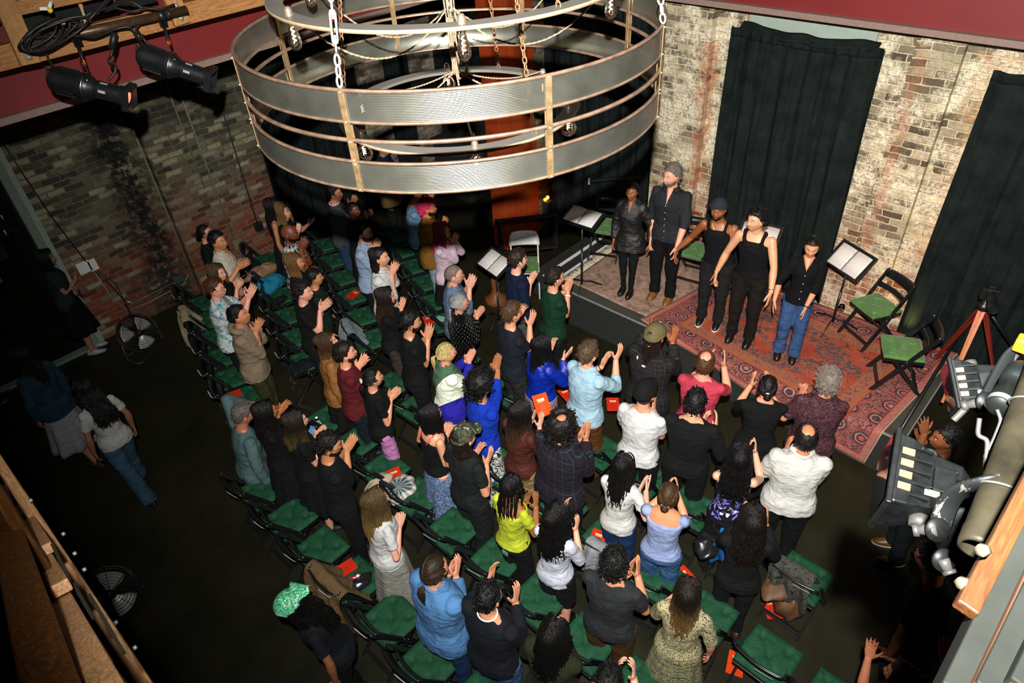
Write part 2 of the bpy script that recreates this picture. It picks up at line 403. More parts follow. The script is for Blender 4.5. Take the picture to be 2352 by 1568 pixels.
def wbox(c, s, mat, label, knob=None):
    o = MB().box(c, s).build('outlet_box', mat, smooth=False, bevel=0.008); tag(o, label, 'outlet box')
    if knob: MB().lathe([(0.002, 0.006), (0.022, 0.006), (0.022, 0.0)], (c[0], c[1], c[2]), 14, R=rx(PI / 2)).xf(t=(0, -s[1] / 2, 0)).build('outlet', knob, o)
    return o
wbox((3.86, 9.95, 0.60), (0.15, 0.07, 0.17), simple('olive_box', (0.13, 0.12, 0.07), 0.5), 'olive outlet box on the brick wall at the end of a conduit', M_BRASS)
wbox((4.29, 9.95, 0.72), (0.13, 0.08, 0.14), M_BLACKMETAL, 'black outlet box on the brick wall near the curtain')
wbox((2.86, 10.07, 0.40), (0.16, 0.07, 0.13), simple('green_box', (0.02, 0.045, 0.03), 0.5), 'small dark green junction box low on the left brick wall')
p1 = on(192, 612, 1, 10.06); p2 = on(212, 604, 1, 10.06)
PLATE = simple('white_plate', (0.62, 0.6, 0.58), 0.4, var=0.03)
for i, (px, wd, lb) in enumerate(((193, 0.17, 'wider white wall plate behind the arm of the woman in the doorway'), (213, 0.11, 'narrower white wall plate on the brick wall beside the doorway'))):
    c = on(px, 614 - i * 6, 1, 10.06)
    tag(MB().box(c, (wd, 0.03, 0.17), ry(-0.03)).build('wall_plate', PLATE, smooth=False, bevel=0.004), lb, 'wall plate')
conduit([(2.05, 10.05, 0.45), (2.12, 10.04, 0.37), (2.3, 10.04, 0.38), (2.8, 10.04, 0.40)], 0.011, simple('galvanised', (0.4, 0.4, 0.38), 0.3, 0.8), 'bright steel conduit running low along the left brick wall')
conduit([(1.85, 10.06, 1.05), (1.9, 10.05, 0.6), (2.0, 10.05, 0.3), (2.3, 10.05, 0.27), (2.9, 10.05, 0.30), (3.02, 10.05, 0.42)], 0.009, PIPEM, 'thin conduit bending below the bright one on the left brick wall')
conduit([on(0, 318, 1, 10.03), on(60, 410, 1, 10.03), on(120, 500, 1, 10.03), on(197, 600, 1, 10.03)], 0.009, M_RUBBER, 'black cable running diagonally down the brick wall to the white plates', 'cable')
kk = [(1.86, 10.04, 1.06), (1.95, 10.0, 0.8), (2.02, 10.0, 0.5), (2.0, 9.98, 0.2), (1.98, 9.95, 0.04)]
conduit(kk, 0.010, M_RUBBER, 'bundle of black cable dropping from the white plates to the floor', 'cable')
conduit([(a + 0.03 + 0.04 * math.sin(i * 2), b - 0.01, c) for i, (a, b, c) in enumerate(kk)], 0.007, M_RUBBER, 'thin loose black cable hanging beside the cable bundle', 'cable')
# ---------------------------------------------------------------- curtains
n = NT('black_velvet'); nz = n.noise(5, 5, 0.6)
n.base(n.ramp(nz, [(0.3, (0.0035, 0.006, 0.0055)), (0.7, (0.011, 0.016, 0.0145))])).set(rough=0.85, spec=0.12); n.bump(n.noise(60, 3), 0.2, 0.003); VELV = n.mat
def curtain(name, p0, p1, z0, z1, amp, nf, label, seed, out, fall=0.0, header=True, narrow=0.0):
    r = np.random.default_rng(seed); p0 = np.array([*p0, 0.]); p1 = np.array([*p1, 0.]); d = p1 - p0; L = np.linalg.norm(d); o_ = np.array([*out, 0.])
    ph = r.uniform(0, 6.28, 6); fr = nf * np.array([1, 1.7, 2.9, 0.45, 5.1, 7.3]); am = np.array([1, .55, .3, .7, .16, .08]) * amp
    def f(u, v):
        z = z1 + (z0 - z1) * v
        k = (0.35 + 0.65 * v)
        s_ = sum(a * math.sin(6.283 * fr_ * (u + 0.012 * math.sin(6 * v + p_)) + p_ + 0.5 * v) for a, fr_, p_ in zip(am, fr, ph)) * k
        s_ += amp * 0.25 * math.sin(9 * v + 7 * u + ph[0]) * (u * (1 - u) * 4)
        uu = 0.5 + (u - 0.5) * (1 - narrow * v)
        sag = -0.05 * math.sin(PI * u) * (1 - v) * fall
        return p0 + d * uu + o_ * (0.05 + amp * 1.5 + s_) + np.array([0, 0, z + sag + (0.01 * math.sin(23 * u + ph[1]) if v == 1 else 0)])
    root = MB().grid(f, max(60, int(L * 70)), 26, thick=0.006, nrmv=out + (0,)).build(name, VELV)
    tag(root, label, 'curtain')
    if header:
        def g(u, v):
            q = f(u, 0.03 * v) + o_ * (0.012 + 0.012 * math.sin(90 * u + ph[2])); q[2] = z1 + 0.02 - 0.10 * v - 0.05 * math.sin(PI * u) * fall; return q
        MB().grid(g, 120, 3, thick=0.004, nrmv=out + (0,)).build('header', VELV, root)
    return root
curtain('curtain', (8.03, 4.02), (8.03, 2.30), 0.56, 3.70, 0.035, 7, 'tall black velvet curtain hanging on the whitewashed brick wall behind the performers', 3, (-1, 0), fall=0.8, narrow=-0.03)
# top flap folded over its rail
def flap(u, v): return np.array([7.90 + 0.10 * v + 0.015 * math.sin(30 * u), 3.92 - 1.55 * u, 3.70 + 0.07 * v - 0.05 * math.sin(PI * u) + 0.01 * math.sin(17 * u)])
MB().grid(flap, 60, 4, thick=0.01, nrmv=(0, 0, 1)).build('top_flap', VELV, [o for o in COL.objects if o.name == 'curtain'][0])
curtain('curtain', (8.03, 1.30), (8.03, -1.6), 0.0, 3.66, 0.04, 8, 'black velvet curtain beside the camera tripod at the right end of the stage', 5, (-1, 0), narrow=-0.02)
curtain('curtain', (8.2, 7.05), (8.2, 4.98), 0.0, 4.0, 0.035, 7, 'black curtain closing the corner between red column and brick wall', 8, (-1, 0), header=False)
curtain('curtain', (4.75, 10.25), (6.8, 10.25), 0.0, 4.1, 0.035, 7, 'black curtain hanging beyond the left brick wall', 11, (0, -1), header=False)
curtain('curtain', (7.33, 10.25), (8.0, 10.25), 0.0, 4.1, 0.03, 7, 'narrow black curtain between two dark brick strips', 12, (0, -1), header=False)
curtain('curtain', (8.5, 10.25), (12.4, 10.25), 0.0, 4.1, 0.035, 6, 'black curtain at the far end behind the red column', 13, (0, -1), header=False)
w1 = slab('window_1', (8.02, 2.44, 3.3), (8.06, 3.86, 4.0), simple('pale_sage_panel', (0.30, 0.36, 0.30), 0.6, var=0.06, nscale=6))
# ---------------------------------------------------------------- stage
STG = simple('stage_deck', (0.045, 0.048, 0.036), 0.6, nscale=4, var=0.2); ALU = simple('stage_edge', (0.30, 0.30, 0.27), 0.45, 0.3)
stg = MB().box((7.02, 2.95, 0.265), (1.76, 4.66, 0.53)).build('stage', DARK, smooth=False); tag(stg, 'low black stage platform along the whitewashed brick wall', 'stage')
MB().box((7.02, 2.95, 0.541), (1.78, 4.68, 0.018)).build('deck', STG, stg, smooth=False)
e = MB()
e.box((6.135, 2.95, 0.545), (0.012, 4.70, 0.022)); e.box((7.02, 0.605, 0.545), (1.76, 0.012, 0.022)); e.box((7.02, 5.295, 0.545), (1.76, 0.012, 0.022))
e.build('edge_trim', ALU, stg, smooth=False)
stp = MB().box((7.2, 5.62, 0.18), (1.6, 0.62, 0.36)).build('stage_steps', DARK, smooth=False); tag(stp, 'black steps with two white nosing strips at the stage end', 'steps')
for k, (yy, zz) in enumerate(((5.50, 0.365), (5.72, 0.365))):
    MB().box((7.2, yy, zz), (1.56, 0.055, 0.008)).build('nosing_strip', M_WHITE, stp, smooth=False)
# guard rail by the steps
RM = M_BLACKMETAL
rl = MB().bar((7.0, 5.98, 0.0), (7.0, 5.98, 1.05), 0.05, 0.05).bar((6.35, 6.5, 0.0), (6.35, 6.5, 1.05), 0.05, 0.05).bar((7.02, 5.95, 1.05), (6.3, 6.55, 1.05), 0.05, 0.03).bar((7.02, 5.95, 0.5), (6.3, 6.55, 0.5), 0.03, 0.03).build('guard_rail', RM, smooth=False)
tag(rl, 'black metal guard rail in front of the red column', 'railing')
rl2 = MB().bar((7.75, 5.98, 0.0), (7.75, 5.98, 1.30), 0.05, 0.05).bar((7.75, 5.96, 1.30), (8.1, 5.2, 1.45), 0.05, 0.03).bar((7.75, 5.96, 1.25), (7.75, 5.96, 1.36), 0.055, 0.055).build('guard_rail', RM, smooth=False)
tag(rl2, 'black metal hand rail with pale end cap against the corner curtain', 'railing')
MB().box((7.75, 5.93, 1.30), (0.03, 0.02, 0.10)).build('end_cap', simple('pale_cap', (0.45, 0.45, 0.42), 0.5), rl2, smooth=False)
# ---------------------------------------------------------------- rugs
n = NT('persian_rug'); uvn = n.coord('UV'); U, V, _ = n.sep(uvn)
L_, W_ = 3.1, 2.3
um = n.math('MULTIPLY', U, L_); vm = n.math('MULTIPLY', V, W_)
d = n.math('MINIMUM', n.math('MINIMUM', um, n.math('SUBTRACT', L_, um)), n.math('MINIMUM', vm, n.math('SUBTRACT', W_, vm)))
P = n.comb(um, vm, 0.0)
ring = n.math('SINE', n.math('MULTIPLY', n.voro(3.6, vec=P, rnd=0.12), 88.0))
jag = n.noise(44, 3, vec=P)
vd = n.math('ADD', n.voro(3.4, vec=P, rnd=0.15), n.math('MULTIPLY', n.math('SUBTRACT', jag, 0.5), 0.10))
vine = n.noise(26, 2, 0.5, vec=P, dist=2.5)
bg_ = n.ramp(vine, [(0.44, (0.05, 0.04, 0.06)), (0.47, (0.46, 0.10, 0.08)), (0.55, (0.52, 0.17, 0.13)), (0.58, (0.07, 0.06, 0.08)), (0.62, (0.50, 0.24, 0.17))])
bord = bg_
for lim, cc_ in ((0.36, (0.42, 0.08, 0.06)), (0.32, (0.05, 0.05, 0.075)), (0.25, (0.52, 0.22, 0.16)), (0.19, (0.055, 0.05, 0.07)), (0.13, (0.50, 0.12, 0.09)), (0.06, (0.55, 0.33, 0.22))):
    bord = n.mix(n.math('LESS_THAN', vd, lim), bord, cc_)
ctr = n.math('ADD', n.math('ABSOLUTE', n.math('SUBTRACT', um, L_ * 0.45)), n.math('MULTIPLY', n.math('ABSOLUTE', n.math('SUBTRACT', vm, W_ * 0.5)), 1.5))
leaf = n.voro(7.5, vec=P, rnd=0.9); leaf2 = n.noise(20, 4, 0.7, vec=P, dist=1.6)
fl1 = n.ramp(leaf2, [(0.35, (0.06, 0.075, 0.085)), (0.50, (0.10, 0.10, 0.10)), (0.52, (0.50, 0.09, 0.05)), (0.66, (0.42, 0.17, 0.10))])
field = n.ramp(n.noise(3, 5, vec=P), [(0.3, (0.42, 0.06, 0.035)), (0.55, (0.50, 0.11, 0.06)), (0.75, (0.46, 0.19, 0.11))])
lines = n.math('LESS_THAN', n.math('ABSOLUTE', n.math('SUBTRACT', n.noise(5, 2, vec=P, dist=1.5), 0.5)), 0.012)
field = n.mix(lines, field, (0.09, 0.07, 0.06))
band = n.math('LESS_THAN', n.math('ABSOLUTE', n.math('SUBTRACT', n.math('ADD', ctr, n.math('MULTIPLY', leaf, 0.35)), 1.12)), 0.26)
band2 = n.math('LESS_THAN', n.math('ABSOLUTE', n.math('SUBTRACT', ctr, 0.28)), 0.07)
fieldc = n.mix(n.math('MAXIMUM', band, band2), field, fl1)
col = n.mix(n.math('LESS_THAN', d, 0.60), fieldc, n.mix(n.math('GREATER_THAN', leaf2, 0.56), n.mix(n.math('GREATER_THAN', jag, 0.5), (0.45, 0.13, 0.07), (0.40, 0.19, 0.12)), (0.2, 0.08, 0.07)))
col = n.mix(n.math('LESS_THAN', d, 0.47), col, (0.46, 0.15, 0.07))
col = n.mix(n.math('LESS_THAN', d, 0.40), col, (0.36, 0.06, 0.05))
col = n.mix(n.math('LESS_THAN', d, 0.385), col, bord)
col = n.mix(n.math('LESS_THAN', d, 0.105), col, (0.35, 0.055, 0.05))
col = n.mix(n.math('LESS_THAN', d, 0.09), col, n.ramp(n.noise(60, 2, vec=P), [(0.4, (0.44, 0.12, 0.10)), (0.6, (0.52, 0.24, 0.18))]))
col = n.mix(n.math('LESS_THAN', d, 0.012), col, (0.62, 0.45, 0.32))
col = n.mix(0.45, col, n.ramp(n.noise(2.2, 6, 0.7, vec=P), [(0.25, (0.55, 0.55, 0.55)), (0.7, (1.0, 0.98, 0.95))]), 'MULTIPLY')
col = n.mix(0.28, col, (0, 0, 0)); n.base(col).set(rough=0.95, spec=0.1); n.bump(n.noise(180, 2, vec=P), 0.5, 0.004); RUGM = n.mat
def rug(name, A, B, C, D, mat, label, z, edge=None, nu=80, nv=50):
    A, B, C, D = [np.array(p, float) for p in (A, B, C, D)]
    V = []; UV = []
    for i in range(nu + 1):
        for j in range(nv + 1):
            u, v = i / nu, j / nv
            p = (A * (1 - u) + B * u) * (1 - v) + (D * (1 - u) + C * u) * v
            x, y = p; zz = z + 0.008 * (1 + math.sin(5 * x + 3 * y) * math.cos(4 * y - x))
            if edge is not None and x < edge:
                k = edge - x; zz = zz - k; x = edge - 0.012 - 0.05 * (k / 0.5) - 0.02 * math.sin(6 * y) * min(1, k * 4)
            V.append((x, y, zz)); UV.append((u, v))
    k = len(V); F = [(i * (nv + 1) + j, (i + 1) * (nv + 1) + j, (i + 1) * (nv + 1) + j + 1, i * (nv + 1) + j + 1) for i in range(nu) for j in range(nv)]
    me = bpy.data.meshes.new(name); me.from_pydata(V, [], F); me.materials.append(mat)
    ul = me.uv_layers.new(name='UVMap'); li = np.zeros(len(me.loops), int); me.loops.foreach_get('vertex_index', li)
    ul.data.foreach_set('uv', np.array(UV)[li].ravel()); me.polygons.foreach_set('use_smooth', [True] * len(me.polygons))
    o = bpy.data.objects.new(name, me); COL.objects.link(o); s_ = o.modifiers.new('thick', 'SOLIDIFY'); s_.thickness = 0.008; s_.offset = 1
    tag(o, label, 'rug'); return o
rug('rug', (6.17, 3.86), (5.62, 0.86), (7.92, 0.62), (7.80, 3.55), RUGM, 'large red Persian rug draped over the front edge of the stage', 0.562, edge=6.12)
n = NT('faded_rug'); uvn = n.coord('UV'); P = n.map((1.9, 1.5, 1), vec=uvn)
w_ = n.noise(9, 5, 0.75, vec=P, dist=0.8); st = n.wave(38, 3, vec=P, d='X', detail=3)
n.base(n.mix(n.math('MULTIPLY', st, 0.35), n.ramp(w_, [(0.32, (0.11, 0.075, 0.055)), (0.48, (0.30, 0.19, 0.14)), (0.65, (0.44, 0.29, 0.22))]), (0.14, 0.10, 0.08))).set(rough=0.95, spec=0.1); n.bump(st, 0.3, 0.003)
rug('rug', (6.30, 5.14), (6.26, 3.3), (7.75, 3.3), (7.75, 5.14), n.mat, 'faded taupe rug with cream fringe at the left end of the stage', 0.556, nu=40, nv=40)
gr = [o for o in COL.objects if o.name.startswith('rug.')][0]
FR = simple('cream_fringe', (0.50, 0.42, 0.31), 0.9, nscale=60)
f = MB()
for i in range(110):
    x = 6.31 + 1.43 * i / 110 + rng.uniform(-.006, .006); l = rng.uniform(.09, .16)
    f.tube([(x, 5.14, .572), (x + rng.uniform(-.02, .02), 5.14 + l * .5, .574), (x + rng.uniform(-.04, .04), 5.14 + l, .568)], [.007, .009, .006], 4)
f.build('fringe', FR, gr)
# ================================================================ CHANDELIER
CX, CY = 2.817, 3.155
n = NT('ribbed_polycarbonate')
n.base(n.ramp(n.noise(7, 4), [(0.3, (0.29, 0.29, 0.235)), (0.7, (0.42, 0.42, 0.35))])).set(rough=0.27, metal=0.9, spec=0.6, alpha=0.74)
POLY = n.mat
RIM = simple('weathered_copper', (0.19, 0.12, 0.08), 0.45, 0.45, nscale=18, var=0.35)
GREY = simple('grey_ring_paint', (0.115, 0.105, 0.09), 0.5, var=0.08, nscale=6)
EDGE = simple('ply_edge', (0.30, 0.21, 0.13), 0.5)
ch = empty('chandelier', (CX, CY, 4.52), 0, 'huge double banded ring chandelier with ribbed translucent hoops hanging over the crowd', 'chandelier')
R0 = 1.2; NS = 192
def hoopband(z0, z1):
    nr = 20; prof = []
    for i in range(nr * 6 + 1):
        z = z0 + (z1 - z0) * i / (nr * 6); prof.append((R0 + 0.0016 * abs(math.sin(PI * i / 6)), z - 4.52))
    prof += [(R0 - 0.004, z1 - 4.52), (R0 - 0.004, z0 - 4.52)]
    return MB().lathe(prof, n=NS, cap=False)
hb = hoopband(4.86, 5.005)
hb.build('upper_band', POLY, ch); hoopband(4.525, 4.672).build('lower_band', POLY, ch)
an = np.linspace(0, 2 * PI, 128, endpoint=False)
def hoop(z, r, wd, th): 
    return MB().lathe([(r - th, z - wd), (r + th, z - wd), (r + th, z + wd), (r - th, z + wd), (r - th, z - wd)], n=NS, cap=False)
for z, wd in ((5.005, .007), (4.862, .006), (4.775, .008), (4.67, .006), (4.527, .006)):
    hoop(z - 4.52, R0 - 0.004, wd, 0.009).build('hoop', RIM, ch)
STR = []
for px, py in ((775, 212), (1240, 168), (1518, 60), (655, 20)):
    p = at(px, py, 5.005); STR.append(math.atan2(p[1] - CY, p[0] - CX))
base = STR[0]; STR = [base + k * PI / 4 for k in range(8)]
for a in STR:
    for rr in (R0 - 0.014, R0 + 0.006):
        MB().box((rr * math.cos(a), rr * math.sin(a), 0.245), (0.005, 0.030, 0.49), rz(a)).build('strap', M_BRASS, ch, smooth=False, bevel=0.001)
    b = MB()
    for z in (0.01, 0.14, 0.16, 0.25, 0.345, 0.48): b.ell(((R0 + 0.010) * math.cos(a), (R0 + 0.010) * math.sin(a), z), 0.005, 6)
    b.build('rivets', M_ZINC, ch)
# inner rings: flat boards
def flatring(name, r, z, wd, th, par):
    o = MB().lathe([(r - wd, z - th), (r + wd, z - th), (r + wd, z + th), (r - wd, z + th), (r - wd, z - th)], n=NS, cap=False)
    ob = o.build(name, [GREY], par, smooth=True, auto=0.6); return ob
UR, UZ = 0.93, 5.19 - 4.52; LR, LZ = 0.69, 4.51 - 4.52
ur = flatring('upper_inner_ring', UR, UZ, 0.045, 0.009, ch); lr = flatring('lower_inner_ring', LR, LZ, 0.040, 0.009, ch)
hoop(UZ, UR + 0.046, 0.009, 0.0015).build('ring_edge', EDGE, ur); hoop(LZ, LR + 0.041, 0.009, 0.0015).build('ring_edge', EDGE, lr)
# bulbs
FIL = emis('bulb_filament', (1.0, 0.78, 0.35), 14.0); GL = glass('bulb_glass')
SOCK = simple('bulb_socket', (0.30, 0.22, 0.16), 0.35, 0.6)
def bulb(par, kind, x, y, z):
    s = MB().lathe([(0.002, 0.052), (0.012, 0.05), (0.019, 0.035), (0.021, 0.0), (0.023, -0.02), (0.016, -0.022), (0.002, -0.022)], (x, y, z), 16).build('socket', SOCK, par)
    if kind == 'st': prof = [(0.012, 0), (0.014, -0.015), (0.024, -0.05), (0.031, -0.085), (0.032, -0.10), (0.026, -0.12), (0.012, -0.132), (0.001, -0.135)]
    else: prof = [(0.012, 0), (0.014, -0.012), (0.030, -0.025), (0.044, -0.050), (0.048, -0.068), (0.042, -0.093), (0.025, -0.110), (0.001, -0.116)]
    MB().lathe(prof, (x, y, z - 0.02), 20).build('bulb', GL, s)
    L = 0.075 if kind == 'st' else 0.05; pts = [(x + 0.010 * math.cos(t), y + 0.010 * math.sin(t), z - 0.045 - L * t / 22) for t in np.linspace(0, 22, 60)]
    MB().tube(pts, 0.0026, 5).build('filament', FIL, s)
    MB().tube([(x, y, z - 0.03), (x, y, z - 0.045 - L)], 0.0015, 5).build('stem', M_STEEL, s)
p = at(1062, 62, 5.19); a0 = math.atan2(p[1] - CY, p[0] - CX)
UA = [a0 + k * PI / 3 for k in range(6)]
for a in UA: bulb(ur, 'st', UR * math.cos(a), UR * math.sin(a), UZ)
p = at(1092, 345, 4.51); a1 = math.atan2(p[1] - CY, p[0] - CX)
LA = [a1 + k * PI / 3 for k in range(6)]
for a in LA: bulb(lr, 'globe', LR * math.cos(a), LR * math.sin(a), LZ)
# hanging hardware
def chain(b, p, q, link=0.034, r=0.0035):
    p = np.array(p, float); q = np.array(q, float); L = np.linalg.norm(q - p); k = max(2, int(L / (link * 0.74))); D = (q - p) / L
    for i in range(k):
        c = p + D * L * (i + .5) / k; F_ = rot_to(D, (1, .3, .1) if i % 2 else (-.3, 1, .1))
        t = np.linspace(0, 2 * PI, 10, endpoint=False)
        pts = np.stack([np.cos(t) * link * 0.27, np.zeros(10), np.sin(t) * link * 0.5], 1) @ F_.T + c
        b.tube(pts, r, 5, closed=True, cap=False)
    return b
def turnbuckle(b, p, D):
    F_ = rot_to(D, (1, 0, 0))
    for sx in (-1, 1): b.tube(np.array([(sx * 0.013, 0, -0.055), (sx * 0.013, 0, 0.055)]) @ F_.T + p, 0.0055, 6)
    for sz in (-1, 1):
        b.ell(p + F_[:, 2] * sz * 0.058, (0.017, 0.011, 0.012), 8, F_)
        b.tube([p + F_[:, 2] * sz * 0.03, p + F_[:, 2] * sz * 0.10], 0.005, 6)
TOPZ = 8.0 - 4.52
for k in (0, 2, 4, 6):
    a = STR[k]; P0 = np.array([R0 * math.cos(a), R0 * math.sin(a), 0.50]); P1 = np.array([0.62 * math.cos(a), 0.62 * math.sin(a), TOPZ]); D = (P1 - P0) / np.linalg.norm(P1 - P0)
    b = MB(); chain(b, P0, P0 + D * 0.13, 0.05, 0.006); turnbuckle(b, P0 + D * 0.24, D); chain(b, P0 + D * 0.34, P0 + D * 0.5, 0.05, 0.006)
    b.tube([P0 + D * 0.5, P1], 0.004, 6)
    b.tube([P0 + D * 0.50, P0 + D * 0.58], 0.014, 8)
    b.build('hanger', M_ZINC, ch)
RUST = simple('rusty_chain', (0.30, 0.15, 0.07), 0.5, 0.5, nscale=60)
for k in range(3):
    a = LA[0] + PI / 6 + k * 2 * PI / 3; b = MB(); chain(b, (LR * math.cos(a), LR * math.sin(a), LZ), (0.16 * math.cos(a), 0.16 * math.sin(a), TOPZ), 0.042, 0.004); b.build('chain', RUST, ch)
for k in range(3):
    a = UA[0] + PI / 6 + k * 2 * PI / 3; b = MB(); chain(b, (UR * math.cos(a), UR * math.sin(a), UZ), (0.3 * math.cos(a), 0.3 * math.sin(a), TOPZ), 0.042, 0.004); b.build('chain', RUST, ch)
def twist(b, pts, r=0.0045):
    P_ = np.asarray(pts, float); k = len(P_)
    t = np.linspace(0, 1, k * 8); Q = np.stack([np.interp(t * (k - 1), range(k), P_[:, i]) for i in range(3)], 1)
    for s in (0, PI):
        ph = np.arange(len(Q)) * 0.9 + s; b.tube(Q + np.stack([np.cos(ph) * r * .7, np.sin(ph) * r * .7, np.cos(ph) * r * .4], 1), r * 0.8, 5)
def swag(b, p, q, sag):
    t = np.linspace(0, 1, 14); p = np.array(p); q = np.array(q)
    twist(b, [p + (q - p) * x - np.array([0, 0, sag * 4 * x * (1 - x)]) for x in t])
b = MB()
for i in range(7):
    x0 = 0.018 * math.cos(i * 0.9); y0 = 0.018 * math.sin(i * 0.9)
    twist(b, [(x0 * .7, y0 * .7, TOPZ), (x0, y0, 1.2), (x0 * 1.4, y0 * 1.4, .55), (x0 * 0.8, y0 * .8, 0.18)], 0.005)
b.build('cord_bundle', M_ROPE, ch)
MB().tube([(0, 0, .50), (0, 0, .60)], 0.026, 10).tube([(0, 0, .55), (.05, .03, .49)], .006, 5).tube([(0, 0, .55), (-.05, .04, .5)], .006, 5).tube([(0, 0, .55), (-.02, -.06, .48)], .006, 5).build('wire_joint', M_RUBBER, ch)
for a in UA:
    b = MB(); swag(b, (0, 0, .56), (UR * math.cos(a), UR * math.sin(a), UZ + 0.03), 0.26); b.build('cord', M_ROPE, ch)
for a in LA:
    b = MB(); swag(b, (0, 0, .20), (LR * math.cos(a), LR * math.sin(a), LZ + 0.04), 0.05); b.build('cord', M_ROPE, ch)
b = MB(); twist(b, [(0.02, -0.01, 0.55), (0.04, -0.05, 0.3), (0.035, -0.06, 0.18), (0.0, -0.02, 0.15), (-0.01, 0, 0.3)], 0.005); b.build('cord_loop', M_ROPE, ch)
# ================================================================ TIMBER TRUSS, PIPE AND SPOTLIGHTS (top left)
def wood(name, c1, c2, axis='X', scale=6):
    k = (name, c1)
    if k in _mc: return _mc[k]
    n = NT(name); sc = {'X': (0.5, 6, 6), 'Y': (6, 0.5, 6), 'Z': (6, 6, 0.5)}[axis]
    v = n.map(sc); g = n.noise(3.0, 4, 0.6, vec=v, dist=1.6); g2 = n.noise(18, 4, 0.7, vec=v)
    rings = n.math('SINE', n.math('MULTIPLY', g, 55.0))
    col = n.mix(n.math('MULTIPLY', n.math('ADD', rings, 1.0), 0.28), n.ramp(g2, [(0.3, c1), (0.7, c2)]), tuple(x * 0.45 for x in c1))
    kn = n.voro(1.1, vec=n.map(tuple(min(1.0, s / 2) for s in sc)))
    col = n.mix(n.math('LESS_THAN', kn, 0.05), col, tuple(x * 0.3 for x in c1))
    n.base(col).set(rough=0.5, spec=0.35); n.bump(g2, 0.2, 0.003); _mc[k] = n.mat; return n.mat
WOODX = wood('fir_timber', (0.36, 0.15, 0.045), (0.52, 0.25, 0.09), 'X'); WOODZ = wood('fir_timber_post', (0.40, 0.19, 0.055), (0.56, 0.29, 0.10), 'Z')
WY = 6.5; zb = float(on(0, 167, 1, WY)[2])
WT = 0.17
tag(MB().box((1.5, WY + 0.06, zb + WT / 2), (9.0, 0.09, WT)).build('timber_beam', WOODX, smooth=False, bevel=0.006), 'long fir timber beam crossing the top left corner', 'beam')
tag(MB().box((1.5, WY + 0.45, zb + 0.52), (9.0, 0.12, 0.20)).build('timber_beam', simple('dark_timber', (0.03, 0.035, 0.03), 0.7, nscale=8, var=0.5), smooth=False, bevel=0.006), 'dark weathered beam above and behind the fir timber beam', 'beam')
tag(MB().box((3.4, WY + 0.25, zb + 0.385), (4.4, 0.5, 0.10)).build('timber_beam', WOODX, smooth=False, bevel=0.006), 'upper fir timber along the top edge behind the pipe', 'beam')
rp = MB()
for i in range(26): rp.box((2.1, WY + 0.22 + i * 0.011, zb + 0.20 + 0.004 * i), (1.1, 0.006, 0.03))
tag(rp.build('louvred_panel', M_BLACKMETAL, smooth=False), 'black louvred heater panel tucked under the dark beam', 'panel')
BOLT = simple('galvanised_bolt', (0.42, 0.45, 0.40), 0.4, 0.5)
def cleat(pxs, lb):
    (x0, y0), (x1, y1) = pxs
    p = on(x0, y0, 1, WY - 0.03); q = on(x1, y1, 1, WY - 0.03)
    d = q - p; D = d / np.linalg.norm(d); q = p + D * max(0.62, np.linalg.norm(d))
    o = MB().bar(p, q, 0.14, 0.06, (1, 0, 0)).build('timber_cleat', WOODZ, smooth=False, bevel=0.005); tag(o, lb, 'beam')
    for t in (0.05, 0.15):
        c = p + D * t; MB().lathe([(0.001, .012), (.012, .012), (.013, .006), (.022, .005), (.022, 0)], c + np.array([0, -0.03, 0]), 12, R=rx(PI / 2)).build('bolt', BOLT, o)
cleat(((70, 146), (8, 2)), 'bolted timber cleat crossing the fir beam at the far top left')
cleat(((418, 55), (398, 5)), 'short bolted timber cleat at the right end of the brown pipe')
PIPEB = simple('rusty_brown_pipe', (0.085, 0.048, 0.025), 0.4, 0.4, nscale=25, var=0.4)
PY = 6.36; pa = on(62, 103, 1, PY); pb = on(428, 23, 1, PY)
pipe = MB().tube([pa, pb], 0.036, 16).build('lighting_pipe', PIPEB); tag(pipe, 'rusty brown lighting pipe carrying two black spotlights', 'pipe')
MB().tube([pa + (pb - pa) * 0.12, pa + (pb - pa) * 0.145], 0.040, 12).tube([pa + (pb - pa) * 0.86, pa + (pb - pa) * 0.88], 0.040, 12).build('tape', M_RUBBER, pipe)
